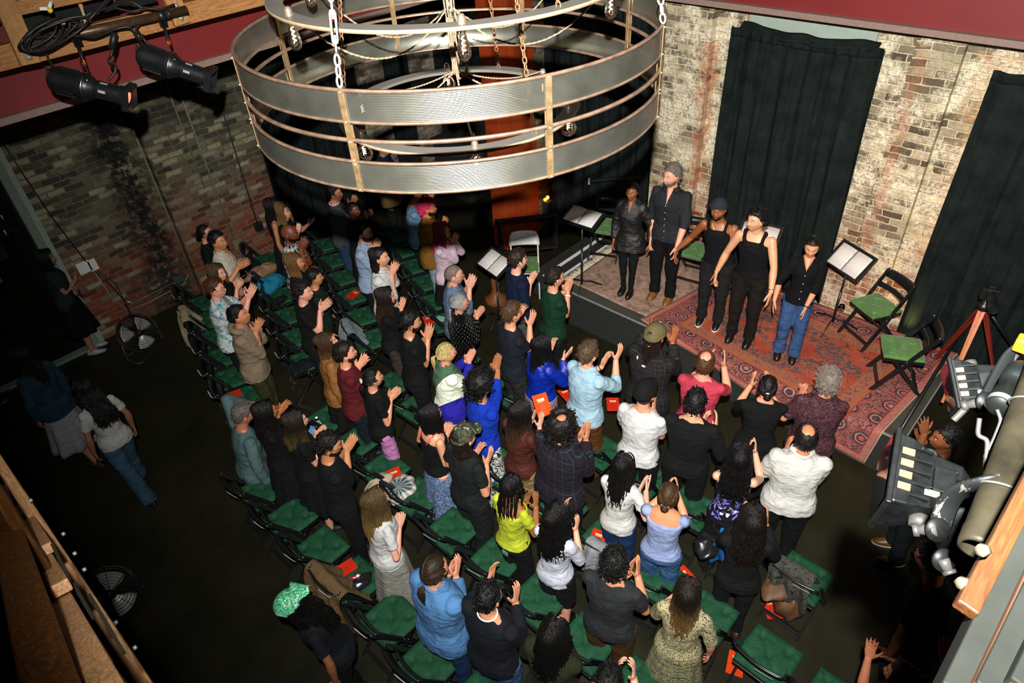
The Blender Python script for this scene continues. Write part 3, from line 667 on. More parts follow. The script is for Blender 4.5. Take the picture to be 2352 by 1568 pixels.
def spotlight(rear, front, clamp_t, label, glow=False):
    rear = np.array(rear); front = np.array(front); D = nrm(front - rear); L = 0.60; c = (rear + front) / 2
    F_ = rot_to(D, (0, 0, 1))          # local z = barrel axis, x = up
    root = empty('theatre_spotlight', tuple(c), 0, label, 'spotlight'); 
    def loc(b, nm, m, **k):
        b.xf(R=F_); return b.build(nm, m, root, **k)
    body = MB().lathe([(0.001, -.30), (.05, -.30), (.075, -.285), (.088, -.27), (.092, -.22), (.086, -.16), (.092, -.10), (.10, -.06), (.10, -.03), (.085, .0), (.062, .03), (.062, .04), (.066, .045), (.066, .20), (.074, .205), (.074, .225), (.068, .23), (.068, .24)], n=28, cap=True)
    loc(body, 'body', M_BLACKMETAL, auto=0.5)
    f = MB()
    for i in range(12):
        a = i * PI / 6; f.box((0.095 * math.cos(a), 0.095 * math.sin(a), -0.17), (0.02, 0.006, 0.14), rz(a))
    for i in range(6):
        a = i * PI / 3; f.box((0.068 * math.cos(a), 0.068 * math.sin(a), 0.12), (0.012, 0.008, 0.15), rz(a))
    loc(f, 'fins', M_BLACKMETAL, smooth=False)
    loc(MB().box((0, 0, 0.25), (0.17, 0.17, 0.012)).box((0, 0.08, 0.27), (0.17, 0.008, 0.05)).box((0, -0.08, 0.27), (0.17, 0.008, 0.05)).box((-0.08, 0, 0.27), (0.008, 0.17, 0.05)).box((0.075, 0, 0.275), (0.008, 0.15, 0.06)), 'gel_frame', M_BLACKMETAL, smooth=False)
    loc(MB().lathe([(.001, .262), (.05, .262), (.062, .255), (.001, .255)], n=20), 'lens', emis('warm_lens', (1.0, 0.25, 0.15), 1.6) if glow else glass('lens_glass'), smooth=True)
    loc(MB().lathe([(.102, -.045), (.106, -.045), (.106, -.030), (.102, -.030), (.102, -.045)], n=28, cap=False), 'clamp_band', M_STEEL)
    loc(MB().box((0.068, 0.02, 0.10), (0.004, 0.02, 0.05)).box((0.02, 0.068, 0.10), (0.02, 0.004, 0.05)), 'label_plate', simple('plate', (0.4, 0.38, 0.4), 0.4), smooth=False)
    # yoke from the body sides up to the pipe
    top = pa + (pb - pa) * clamp_t; up = nrm(top - c); side = nrm(np.cross(D, up))
    y = MB()
    for s_ in (-1, 1):
        y.bar(c + side * s_ * 0.105 - c, c + side * s_ * 0.105 + up * 0.17 - c, 0.035, 0.006, side); y.bar(c + side * s_ * .105 + up * .17 - c, c + side * s_ * .03 + up * .24 - c, .035, .006, side)
        y.ell(side * s_ * 0.112, (0.022, 0.022, 0.012), 10, rot_to(side))
    y.bar(side * -.04 + up * .24, side * .04 + up * .24, .035, .006, up)
    y.build('yoke', M_BLACKMETAL, root, smooth=False)
    MB().tube([up * 0.24, top - c + np.array([0, 0, -0.03])], 0.014, 8).tube([top - c + np.array([-.03, 0, 0]), top - c + np.array([.03, 0, 0])], 0.048, 10).box(top - c + np.array([0, 0, -.05]), (.05, .05, .06)).build('clamp', M_BLACKMETAL, root)
    MB().tube([up * 0.235 - side * .05, up * .235 + side * .01], 0.012, 8).build('handle', M_ORANGE, root)
    pts = [rear + (front - rear) * 0.1 - c, rear + (front - rear) * .05 - c + np.array([0, 0, .12]), rear - c + np.array([-.03, 0, -.05]), rear - c + np.array([.12, -.05, -.1]), rear - c + up * .2, top - c + np.array([-.1, 0, .02])]
    t = np.linspace(0, 1, 40); P_ = np.array(pts); Q = np.stack([np.interp(t * 5, range(6), P_[:, i]) for i in range(3)], 1)
    for _ in range(6): Q[1:-1] = (Q[:-2] + Q[1:-1] + Q[2:]) / 3
    MB().tube(Q, 0.008, 6).build('power_cable', M_RUBBER, root)
    return root
SPX = 6.15
def aim2(px0, px1, y0, y1):
    a = on(*px0, 1, y0); b = on(*px1, 1, y1); c = (a + b) / 2; D = nrm(b - a); return c - D * .3, c + D * .3
r_, f_ = aim2((128, 182), (292, 222), 6.2, 5.85)
spotlight(r_, f_, 0.27, 'black theatre spotlight with reddish lens hanging lower left on the pipe', True)
r_, f_ = aim2((330, 128), (480, 180), 6.2, 5.85)
spotlight(r_, f_, 0.82, 'black theatre spotlight on the right end of the brown pipe')
# cables on the truss
def cable(pts, r, label, mat=None, sm=8, dens=10, name='cable'):
    P_ = np.array(pts, float); k = len(P_); t = np.linspace(0, k - 1, k * dens); Q = np.stack([np.interp(t, range(k), P_[:, i]) for i in range(3)], 1)
    for _ in range(sm): Q[1:-1] = (Q[:-2] + Q[1:-1] + Q[2:]) / 3
    o = MB().tube(Q, r, 7).build(name, mat or M_RUBBER); return tag(o, label, 'cable')
CY_ = 6.27
def pl(*pp): return [on(x, y, 1, CY_ + 0.02 * math.sin(i * 2.1)) for i, (x, y) in enumerate(pp)]
loops = []
cc = on(105, 78, 1, CY_)
for k in range(5):
    t = np.linspace(0, 2 * PI * 1.0, 26, endpoint=False); w0 = 0.15 + 0.02 * k; h0 = 0.055 + .012 * (k % 3)
    loops.append([(cc[0] + 0.03 * (k - 2) + w0 * math.cos(a), cc[1] + 0.03 * math.sin(a * 2 + k) - .02 * k, cc[2] + h0 * math.sin(a) + 0.05 * math.cos(a)) for a in t])
b = MB()
for l in loops: b.tube(l, 0.0095, 7, closed=True, cap=False)
tag(b.build('cable_coil', M_RUBBER), 'coil of black cable lying on the left end of the brown pipe', 'cable')
for i, (pp, lb) in enumerate(((((150, 70), (190, 60), (215, 35), (240, 5), (262, -20)), 'black cable rising from the coil towards the ceiling'),
    (((140, 50), (185, 52), (205, 30), (235, 22), (300, 2), (330, 20), (300, 28), (255, 15)), 'black cable looping under the louvred panel'),
    (((60, 90), (110, 84), (180, 82), (215, 88), (265, 66), (300, 60), (318, 95), (330, 80)), 'black cable slung below the pipe between the spotlights'),
    (((260, 2), (330, 18), (372, 22), (400, 10)), 'black cable bundle near the right end of the louvred panel'),
    (((262, 100), (255, 130), (248, 140), (256, 152), (262, 140), (268, 160), (250, 185)), 'curled black cable with a connector hanging between the spotlights'),
    (((310, 62), (330, 90), (345, 108)), 'short black cable leading down to the right hand spotlight'))):
    cable(pl(*pp), 0.010, lb)
tag(MB().tube(pl((263, 75), (256, 112)), 0.024, 8).build('connector', M_RUBBER), 'fat black connector hanging under the brown pipe', 'connector')
cable(pl((184, 10), (193, 35), (197, 55)), 0.012, 'pale cable end marked with orange tape', simple('pale_cable', (0.35, 0.33, 0.2), 0.5))
tag(MB().tube(pl((184, 10), (188, 20)), 0.015, 8).build('tape', M_ORANGE), 'orange tape wrapped round a cable end by the louvres', 'tape')
tag(MB().tube(pl((113, 18), (117, 4)), 0.014, 8).build('cable_tag', M_WHITE), 'white cable tag sticking up over the coil', 'tag')
tag(MB().tube(pl((115, 21), (115, 27)), 0.018, 8).build('cable_tag', simple('yellow_tape', (0.8, 0.6, 0.02), 0.5)), 'small yellow tape mark under the white tag', 'tag')
for q, lb in (((100, 20), 'white label scrap left of the cable tag'), ((140, 52), 'white paper label on top of the cable coil')):
    c = on(*q, 1, CY_ - .03); tag(MB().box(c, (0.05, 0.006, 0.022), ry(0.2)).build('paper_label', M_WHITE, smooth=False), lb, 'label')
# ================================================================ PEOPLE
# a person's frame: +x forward, +y left, +z up, feet at the origin; lengths for a 1.72 m adult, scaled by h/1.72
NU, NV = 56, 40
def _head_base():
    V = []
    for i in range(NV + 1):
        th = PI * i / NV
        for j in range(NU):
            ph = 2 * PI * j / NU
            V.append((math.sin(th) * math.cos(ph), math.sin(th) * math.sin(ph), math.cos(th)))
    D = np.array(V)
    P = D * np.array([0.101, 0.077, 0.122]); cx, cz = D[:, 0], D[:, 2]
    t = np.clip(-cz, 0, 1); fr = np.clip(cx, 0, 1)
    P[:, 1] *= 1 - 0.30 * t ** 1.4
    P[:, 0] *= np.where(cx < 0, 1 - 0.38 * t ** 0.8, 1 + 0.02 * t)
    P[:, 0] *= np.where((cx < 0) & (cz > 0), 1.05, 1)
    P[:, 1] *= 1 + 0.05 * np.clip(cz, 0, 1) * np.clip(-cx, 0, 1)
    x, y, z = P[:, 0].copy(), P[:, 1].copy(), P[:, 2].copy()
    m = (cx > 0.25)
    g = lambda a, s: np.exp(-(a / s) ** 2)
    P[:, 0] -= m * 0.011 * (g(y - .031, .015) + g(y + .031, .015)) * g(z - .008, .012)
    P[:, 0] += m * 0.005 * g(z - .034, .011) * g(y, .045)
    nz = np.clip((0.02 - z) / 0.052, 0, 1) * (z > -0.040); nzs = nz * nz * (3 - 2 * nz)
    P[:, 0] += m * 0.019 * nzs * g(y, .010 + .006 * nz)
    P[:, 0] -= m * 0.004 * g(z + .047, .006) * g(y, .02)
    P[:, 0] += m * 0.0045 * (g(z + .056, .005) + g(z + .069, .006)) * g(y, .021)
    P[:, 0] += m * 0.012 * g(z + .098, .018) * g(y, .026)
    P[:, 1] += m * 0.005 * np.sign(y) * g(z + .02, .02) * g(np.abs(y) - .05, .02)
    return D, P
HD, HP = _head_base()
def _head_faces():
    F = []
    for i in range(NV):
        for j in range(NU):
            a = i * NU + j; b = i * NU + (j + 1) % NU; F.append((a, a + NU, b + NU, b))
    return F
HF = _head_faces()
HN = np.zeros_like(HP)
for f in HF:
    n_ = np.cross(HP[f[2]] - HP[f[0]], HP[f[3]] - HP[f[1]]); HN[list(f)] += n_
HN = HN / np.maximum(np.linalg.norm(HN, axis=1), 1e-9)[:, None]
if (HN * HP).sum() < 0: HN = -HN
AZ = np.degrees(np.arctan2(np.abs(HP[:, 1]), HP[:, 0]))      # 0 front .. 180 back
HAIRLINE = np.interp(AZ, [0, 35, 60, 75, 88, 100, 115, 140, 180], [.074, .072, .055, .02, .004, .03, -.02, -.062, -.075])
def patch(mb, mask, off, inner=-0.003, m=0, noise_=0.0, seed=0):
    keep = [f for f in HF if mask[list(f)].all()]
    if not keep: return mb
    used = sorted({i for f in keep for i in f}); ix = {v: k for k, v in enumerate(used)}; k = len(used)
    P = HP[used]; N_ = HN[used]; o_ = (off[used] if hasattr(off, '__len__') else np.full(k, off)).copy()
    if noise_:
        r = np.random.default_rng(seed); ph = r.uniform(0, 6, 9)
        o_ += noise_ * (np.sin(P[:, 0] * 95 + ph[0] + 2 * np.sin(P[:, 1] * 60 + ph[1])) * .5 + np.sin(P[:, 1] * 130 + P[:, 2] * 70 + ph[2]) * .35 + np.sin(P[:, 2] * 160 + ph[3]) * .25) + r.normal(0, noise_ * .3, k)
    Q = P + N_ * np.maximum(o_, 0.001)[:, None]; I = P + N_ * inner
    F = [tuple(ix[i] for i in f)[::-1] for f in keep]; G = [tuple(x + k for x in f[::-1]) for f in F]
    ed = {}
    for f in F:
        for a, b in zip(f, f[1:] + f[:1]): ed[(a, b)] = 1
    S = [(b, a, a + k, b + k) for (a, b) in ed if (b, a) not in ed]
    return mb.add(np.vstack([Q, I]), F + G + S, m)

def hand(mb, wrist, u, nrm_, right, curl=0.25, spread=0.12, s=1.0, thumb=0.6, rr=None):
    """palm + four unequal bent fingers + thumb leaving the side of the palm"""
    u = nrm(u); n_ = nrm(nrm_ - u * np.dot(nrm_, u)); tdir = np.cross(u, n_) * (1 if right else -1)
    rr = rr or rng
    P = lambda a, b, c: np.asarray(wrist) + (u * a + tdir * b + n_ * c) * s
    ang = np.linspace(0, 2 * PI, 12, endpoint=False)
    rings = []
    for a, wd, th, off in ((-.01, .026, .019, 0), (.015, .030, .017, 0.002), (.045, .039, .0155, .002), (.075, .0415, .0135, 0), (.092, .039, .011, 0), (.099, .034, .008, 0)):
        rings.append([P(a, off + wd * math.cos(t), th * math.sin(t)) for t in ang])
    mb.loft(rings)
    for k, (b, ln, r, fan) in enumerate(((.030, .072, .0090, .10), (.0105, .080, .0094, .03), (-.0095, .074, .0090, -.04), (-.0285, .058, .0080, -.13))):
        d = nrm(u + tdir * (fan * (0.5 + spread * 5))); c_ = curl * (0.8 + 0.45 * rr.random()) + 0.04 * k
        pts = [P(.080, b, 0)]; dd = d
        segs = (0.12, .46, .30, .24)
        for q, fr_ in enumerate(segs):
            pts.append(pts[-1] + dd * ln * fr_ * s + (dd * 0.012 * s if q == 0 else 0)); a = c_ * (0.9 if q else .5); dd = nrm(dd * math.cos(a) + n_ * math.sin(a))
        mb.tube(pts, np.array([r, r, r * .97, r * .88, r * .72]) * s, 8); mb.ell(pts[-1], r * .72 * s, 6)
    d = nrm(u * 0.75 + tdir * (0.55 + thumb * .5) + n_ * .25)
    p0 = P(.018, .020, .004); p1 = p0 + d * .040 * s; d2 = nrm(d + u * .35); p2 = p1 + d2 * .030 * s; p3 = p2 + nrm(d2 + u * .2 + n_ * .1) * .024 * s
    mb.tube([p0, p1, p2, p3], np.array([.0135, .0118, .0105, .0085]) * s, 8); mb.ell(p3, .0085 * s, 6)

_sk = {}
def skin(c):
    k = ('skin', c)
    if k in _sk: return _sk[k]
    col = srgb(c); n = NT('skin'); nz = n.noise(9, 4); f = n.noise(90, 3)
    n.base(n.mix(n.math('MULTIPLY', f, .25), n.ramp(nz, [(.3, tuple(x * .88 for x in col)), (.7, (min(1, col[0] * 1.08), col[1], col[2] * .96))]), tuple(x * .75 for x in col)))
    n.set(rough=.48, spec=.42); n.bump(f, .12, .002)
    try: n.b.inputs['Subsurface Weight'].default_value = 0.0
    except Exception: pass
    _sk[k] = n.mat; return n.mat
def hairmat(c, c2=None, gloss=.52):
    k = ('hair', c, c2, gloss)
    if k in _sk: return _sk[k]
    a = srgb(c); b = srgb(c2) if c2 else tuple(min(1, x * 1.6 + .004) for x in a)
    n = NT('hair'); v = n.map((55, 55, 9)); nz = n.noise(1.0, 3, .6, vec=v); X, Y, Z = n.sep()
    col = n.ramp(nz, [(.35, tuple(x * .55 for x in a)), (.65, a)]) if not c2 else n.mix(n.ramp(n.math('ADD', Z, n.math('MULTIPLY', n.noise(14, 2), .12)), [(0.0, 1.0), (1.0, 0.0)]), tuple(x * .9 for x in a), b)
    if c2:
        zr = n.ramp(n.math('MULTIPLY', n.math('SUBTRACT', n.math('ADD', Z, n.math('MULTIPLY', n.noise(20, 2), .10)), 1.30), 4.0, clamp=True), [(0, 0.0), (1, 1.0)])
        col = n.mix(zr, n.ramp(nz, [(.3, tuple(x * .5 for x in b)), (.7, b)]), n.ramp(nz, [(.3, tuple(x * .5 for x in a)), (.7, a)]))
    n.base(col).set(rough=gloss, spec=.28); n.bump(n.math('ADD', nz, n.noise(120, 2, .6, vec=n.map((1, 1, .35)))), .7, .006); _sk[k] = n.mat; return n.mat
# fabrics -----------------------------------------------------------------
def fabric(c, pat='plain', c2=None, rough=.85, name='cloth'):
    k = ('fab', c, pat, c2, rough)
    if k in _sk: return _sk[k]
    a = srgb(c) if isinstance(c, str) else c; b = srgb(c2) if isinstance(c2, str) else (c2 or tuple(x * .4 for x in a))
    n = NT(name + '_' + pat); X, Y, Z = n.sep(); nz = n.noise(7, 5, .6); dk = lambda c_, f: tuple(x * f for x in c_)
    col = n.ramp(nz, [(.3, dk(a, .66)), (.7, dk(a, .90))]); sp = .2
    ang = n.math('MULTIPLY', n.math('ARCTAN2', Y, X), 0.16)
    hb = n.noise(300, 1)
    if pat == 'plaid':
        s1 = n.math('FRACT', n.math('MULTIPLY', ang, 14.0)); s2 = n.math('FRACT', n.math('MULTIPLY', Z, 13.0))
        m1 = n.math('LESS_THAN', s1, .45); m2 = n.math('LESS_THAN', s2, .45)
        col = n.mix(n.math('MULTIPLY', n.math('ADD', m1, m2), .5), col, b)
        t1 = n.math('LESS_THAN', n.math('ABSOLUTE', n.math('SUBTRACT', s1, .72)), .04); t2 = n.math('LESS_THAN', n.math('ABSOLUTE', n.math('SUBTRACT', s2, .72)), .04)
        col = n.mix(n.math('MULTIPLY', n.math('MAXIMUM', t1, t2), .5), col, tuple(min(1, x * 1.8 + .03) for x in a))
    elif pat == 'dots':
        v = n.comb(n.math('MULTIPLY', ang, 6.6), n.math('ADD', Z, 0.0), 0.0); col = n.mix(n.math('LESS_THAN', n.voro(48, vec=v, rnd=.15), .22), col, b)
    elif pat == 'ditsy':
        col = n.mix(n.math('LESS_THAN', n.voro(62, rnd=.7), .34), col, b)
    elif pat == 'floral':
        v = n.noise(17, 3, .6, dist=1.2); col = n.mix(n.math('GREATER_THAN', v, .56), col, b); col = n.mix(n.math('GREATER_THAN', n.noise(11, 2, dist=1.5), .64), col, srgb('#c98f86') if c != '#0a0a12' else srgb('#c9c4ee'))
    elif pat == 'swirl':
        v = n.noise(13, 4, .65, dist=2.5); col = n.mix(n.math('LESS_THAN', n.math('ABSOLUTE', n.math('SUBTRACT', v, .5)), .022), col, b); col = n.mix(n.math('GREATER_THAN', n.noise(8, 2, dist=1), .68), col, b)
    elif pat == 'paisley':
        col = n.mix(n.math('LESS_THAN', n.math('ABSOLUTE', n.math('SUBTRACT', n.noise(42, 2, dist=1.6), .5)), .03), col, b)
    elif pat == 'zebra':
        v = n.noise(9, 2, .5, dist=2.2); col = n.mix(n.math('GREATER_THAN', n.math('SINE', n.math('MULTIPLY', v, 34)), 0.1), col, b)
    elif pat == 'camo':
        col = n.mix(n.math('GREATER_THAN', n.noise(22, 4, .6, dist=1), .52), col, b); col = n.mix(n.math('GREATER_THAN', n.noise(30, 4, .7, dist=1), .6), col, srgb('#20211a')); col = n.mix(n.math('LESS_THAN', n.noise(26, 3), .38), col, srgb('#8b8a76'))
    elif pat == 'speckle':
        col = n.ramp(n.noise(75, 3, .7), [(.40, dk(b, 1)), (.6, a)])
    elif pat == 'denim':
        v = n.noise(3.2, 5, .65); col = n.mix(n.math('MULTIPLY', n.noise(170, 2), .35), n.ramp(v, [(.3, dk(a, .6)), (.7, dk(a, 1.25))]), dk(a, .5))
    elif pat == 'quilt':
        q = n.math('MAXIMUM', n.math('ABSOLUTE', n.math('SINE', n.math('MULTIPLY', n.math('ADD', n.math('MULTIPLY', ang, 1.6), Z), 42.0))), n.math('ABSOLUTE', n.math('SINE', n.math('MULTIPLY', n.math('SUBTRACT', n.math('MULTIPLY', ang, 1.6), Z), 42.0))))
        q2 = n.math('MULTIPLY', n.math('ABSOLUTE', n.math('SINE', n.math('MULTIPLY', n.math('ADD', n.math('MULTIPLY', ang, 1.6), Z), 42.0))), n.math('ABSOLUTE', n.math('SINE', n.math('MULTIPLY', n.math('SUBTRACT', n.math('MULTIPLY', ang, 1.6), Z), 42.0))))
        hb = n.math('ADD', n.math('MULTIPLY', n.math('POWER', q2, .35), 3.0), n.noise(40, 3)); sp = .5
    elif pat == 'block':       # green back, cream diagonal panel, violet hem
        col = n.mix(n.math('GREATER_THAN', n.math('SUBTRACT', n.math('MULTIPLY', Y, -1.0), n.math('MULTIPLY', n.math('SUBTRACT', Z, 1.2), .55)), .015), col, srgb('#dfe3cd'))
        col = n.mix(n.math('GREATER_THAN', n.math('ADD', n.math('MULTIPLY', Y, -.8), n.math('MULTIPLY', n.math('SUBTRACT', 1.05, Z), .8)), .09), col, b)
        col = n.mix(n.math('GREATER_THAN', X, .17), col, b)
    elif pat == 'varsity':
        st = n.math('GREATER_THAN', n.math('SINE', n.math('MULTIPLY', Z, 300.0)), .2); hem = n.math('LESS_THAN', Z, .93)
        col = n.mix(n.math('MULTIPLY', st, hem), col, srgb('#d9a860')); sp = .6
    elif pat == 'satin': sp = .7
    elif pat == 'rib': hb = n.wave(30, .3, d='Y')
    elif pat == 'hair': col = n.mix(n.noise(60, 3), col, b)
    n.base(col).set(rough=rough, spec=sp)
    fold = n.noise(9, 3, .55, vec=n.map((1, 1, 1.9)), dist=.6)
    n.bump(n.math('ADD', n.math('MULTIPLY', fold, 2.2), n.math('MULTIPLY', hb, .22 if pat not in ('quilt', 'rib') else 1.2)), .55 if pat not in ('quilt',) else .8, .02)
    _sk[k] = n.mat; return n.mat
EYEW = simple('eye_white', (0.40, 0.38, 0.36), 0.35, var=.03); IRIS = simple('iris_dark', (0.03, 0.015, 0.01), 0.15)
LIP = {}

def scalp_pts(N, r, lo=-.075):
    out = []
    while len(out) < N:
        k = r.integers(0, len(HP))
        if HP[k, 2] > HAIRLINE[k] and HP[k, 2] > lo: out.append(k)
    return out
def make_hair(par, Hm, style, mat, s, seed, body_back=-.12):
    """Hm: 4x4 numpy head matrix -> person frame"""
    r = np.random.default_rng(seed); mb = MB(); R, T = Hm[:3, :3] / s, Hm[:3, 3]
    st = style
    mask = HP[:, 2] > HAIRLINE
    up = np.clip((HP[:, 2] + .02) / .12, 0, 1); back = np.clip(-HP[:, 0] / .09, 0, 1)
    if st == 'buzz': patch(mb, mask, 0.0035, noise_=.0006, seed=seed)
    elif st in ('short', 'crew', 'slick'):
        th = {'short': .020, 'crew': .012, 'slick': .016}[st]
        patch(mb, mask, .005 + th * up, noise_=.0035 if st != 'slick' else .0015, seed=seed)
        for k in scalp_pts(230 if st != 'slick' else 120, r):
            if HP[k, 2] < 0.0 and r.random() < .6: continue
            p = HP[k] + HN[k] * (.004 + th * .6 * up[k]); fl = np.array([-.5 if st != 'short' else -.15, r.normal(0, .5), -.35 if HP[k, 2] < .07 else .15]) + r.normal(0, .35, 3)
            if HP[k, 0] > .05: fl = np.array([.35, r.normal(.3, .4), .25])
            d = nrm(fl - HN[k] * np.dot(fl, HN[k]) + HN[k] * .45); L = .022 + th * .9 * r.random()
            mb.tube([p, p + d * L * .5, p + nrm(d - HN[k] * .4) * L], [.0062, .0052, .0012], 4, cap=False)
    elif st == 'balding':
        hole = ((HP[:, 0] + .012) ** 2 / .05 ** 2 + HP[:, 1] ** 2 / .045 ** 2 < 1) & (HP[:, 2] > .06)
        patch(mb, mask & ~hole, .004 + .011 * (1 - hole), noise_=.003, seed=seed)
        for k in scalp_pts(200, r):
            if hole[k]: continue
            p = HP[k] + HN[k] * .008; d = nrm(np.array([-.4, r.normal(0, .5), -.3]) + HN[k] * .6 + r.normal(0, .3, 3)); mb.tube([p, p + d * .02], [.005, .001], 4, cap=False)
    elif st in ('curly', 'afro', 'halo'):
        th = {'curly': .030, 'afro': .075, 'halo': .06}[st]
        mk = mask
        if st == 'halo': mk = mask & ~((HP[:, 0] + .0) ** 2 / .04 ** 2 + HP[:, 1] ** 2 / .035 ** 2 < 1)
        patch(mb, mk, th * (.55 + .35 * up), noise_=.006, seed=seed)
        for k in scalp_pts(520 if st != 'curly' else 330, r, -.09):
            if not mk[k]: continue
            p = HP[k] + HN[k] * th * (.55 + .5 * r.random()) + r.normal(0, .005, 3)
            if st == 'halo': p = p + np.array([0, 0, -.10 * r.random() * (HP[k, 0] < .02)])
            q = r.uniform(.006, .011); t = np.linspace(0, 5.2, 7); A, B = nrm(r.normal(0, 1, 3)), nrm(r.normal(0, 1, 3))
            mb.tube([p + q * (A * math.cos(x) + B * math.sin(x)) + HN[k] * x * .0012 for x in t], .0042, 4, cap=False)
    else:
        long_ = {'long': .38, 'longwavy': .38, 'longcurly': .34, 'bob': .16, 'mid': .25, 'dreads': .42, 'braids': .30, 'mullet': .14}.get(st, 0)
        patch(mb, mask, (.009 if long_ else .003) + (.008 if long_ else .003) * up, noise_=.0022, seed=seed)
        if long_:
            Nn = {'dreads': 34, 'braids': 46}.get(st, 330); rad = {'dreads': .0085, 'braids': .006}.get(st, .0056)
            wav = {'longwavy': .011, 'longcurly': .022, 'mid': .006, 'long': .004, 'bob': .003, 'mullet': .006}.get(st, .003)
            for i in range(Nn):
                az0 = 62 if st not in ('dreads', 'mullet') else 105
                az = math.radians(az0 + (360 - 2 * az0) * (i + r.random()) / Nn); side = 1 if az < PI else -1
                ca, sa = math.cos(az), math.sin(az); pts = []; lift = .010 + .012 * r.random() + (.018 if st == 'longcurly' else 0)
                if st in ('dreads', 'mullet'): lift = .004
                x0 = r.uniform(-.06, .05)
                for e in (78, 58, 38, 18, 0, -18):
                    el = math.radians(e); p = np.array([.101 * math.cos(el) * ca + (x0 * math.sin(el)), .080 * math.cos(el) * sa, .122 * math.sin(el)])
                    pts.append(p * (1 + lift / .1) + np.array([0, 0, .004]))
                L = long_ * (.82 + .25 * r.random()); p = pts[-1].copy(); xo = p[0]; yo = p[1]; nseg = 9
                tgt_x = min(xo, -.055) - .045 if abs(az - PI) < 1.5 else xo * .8 - .02
                if st in ('bob', 'mullet'): tgt_x = xo
                for q in range(1, nseg + 1):
                    t = q / nseg; w_ = t if st == 'bob' else min(1, t * 1.6)
                    x = xo + (tgt_x - xo) * w_ ; y = yo * (1 + (.22 if st != 'bob' else .05) * t)
                    y += wav * math.sin(t * (9 if st != 'longcurly' else 22) + i * 1.3) ; x += wav * math.cos(t * (9 if st != 'longcurly' else 22) + i * 1.7)
                    if st == 'bob': x *= 1 - .15 * t; y *= 1 - .1 * t
                    pts.append(np.array([x, y, p[2] - L * t]))
                pts = np.array(pts); rr_ = np.full(len(pts), rad); rr_[0] = rad * .5; rr_[-1] = rad * .25; rr_[-2] = rad * .7
                if st not in ('dreads', 'braids', 'longcurly'): pts[1:] += r.normal(0, .0035, 3)
                if st in ('dreads', 'braids'): rr_ = rr_ * (1 + .18 * np.sin(np.arange(len(pts)) * 2.5))
                mb.tube(pts, rr_, 5, cap=False)
        else:
            for i in range(170):      # hair combed back to a knot
                az = math.radians(40 + 280 * (i + r.random()) / 170); ca, sa = math.cos(az), math.sin(az); pts = []
                el0 = math.radians(r.uniform(-10, 25)) if abs(az - PI) < 2.0 else math.radians(38)
                kn = np.array([-.108, 0, .035 if st != 'lowbun' else -.03])
                p = np.array([.101 * math.cos(el0) * ca, .080 * math.cos(el0) * sa, .122 * math.sin(el0)])
                for t in np.linspace(0, 1, 7):
                    q = p * (1 - t) + kn * t; dd = q / np.array([.101, .077, .122]); ln = np.linalg.norm(dd); q = q / max(ln, .3) * (1.09 + .03 * math.sin(i * 2.3)) if ln > .05 else q
                    pts.append(q)
                mb.tube(pts, [.003, .006, .0065, .0065, .006, .005, .003], 4, cap=False)
            if st in ('bun', 'lowbun', 'topbun'):
                c = {'bun': (-.125, 0, .045), 'lowbun': (-.115, 0, -.035), 'topbun': (-.07, 0, .125)}[st]
                for k in range(5):
                    t = np.linspace(0, 2 * PI, 14, endpoint=False); q = .027 - .004 * k
                    mb.tube([np.array(c) + np.array([-.006 * k + .006 * math.sin(x * 3), q * math.cos(x), q * math.sin(x)]) for x in t], .011, 6, closed=True, cap=False)
                mb.ell(c, (.02, .026, .026), 10)
            elif st in ('ponytail', 'braid', 'lowpony'):
                c = np.array([-.112, 0, .02 if st == 'ponytail' else -.04])
                if st == 'braid':
                    for k in range(12):
                        for q in (-1, 1): mb.ell(c + np.array([-.022 - .002 * k, q * .009, -.02 - .026 * k - (q > 0) * .012]), (.013, .014, .019), 8, rx(q * .5))
                    t0 = c + np.array([-.045, 0, -.34]); mb.tube([t0, t0 + np.array([0, 0, -.06])], [.010, .003], 6)
                else:
                    for k in range(46):
                        a = r.uniform(0, 6.28); q = .012 + .016 * r.random(); L = .19 + .06 * r.random()
                        pts = [c + np.array([-.01, .006 * math.cos(a), .006 * math.sin(a)])] + [c + np.array([-.035 - .012 * math.sin(t * 2.6) - q * math.sin(a) * .6 * math.sin(PI * min(1, t + .2)), q * math.cos(a) * math.sin(PI * min(.9, t + .15)), .01 - L * t ** 1.2]) for t in np.linspace(.15, 1, 7)]
                        mb.tube(pts, [.004, .007, .008, .008, .007, .005, .003, .001], 4, cap=False)
    mb.xf(R=Hm[:3, :3], t=T)
    o = mb.build('hair', mat, par); return o

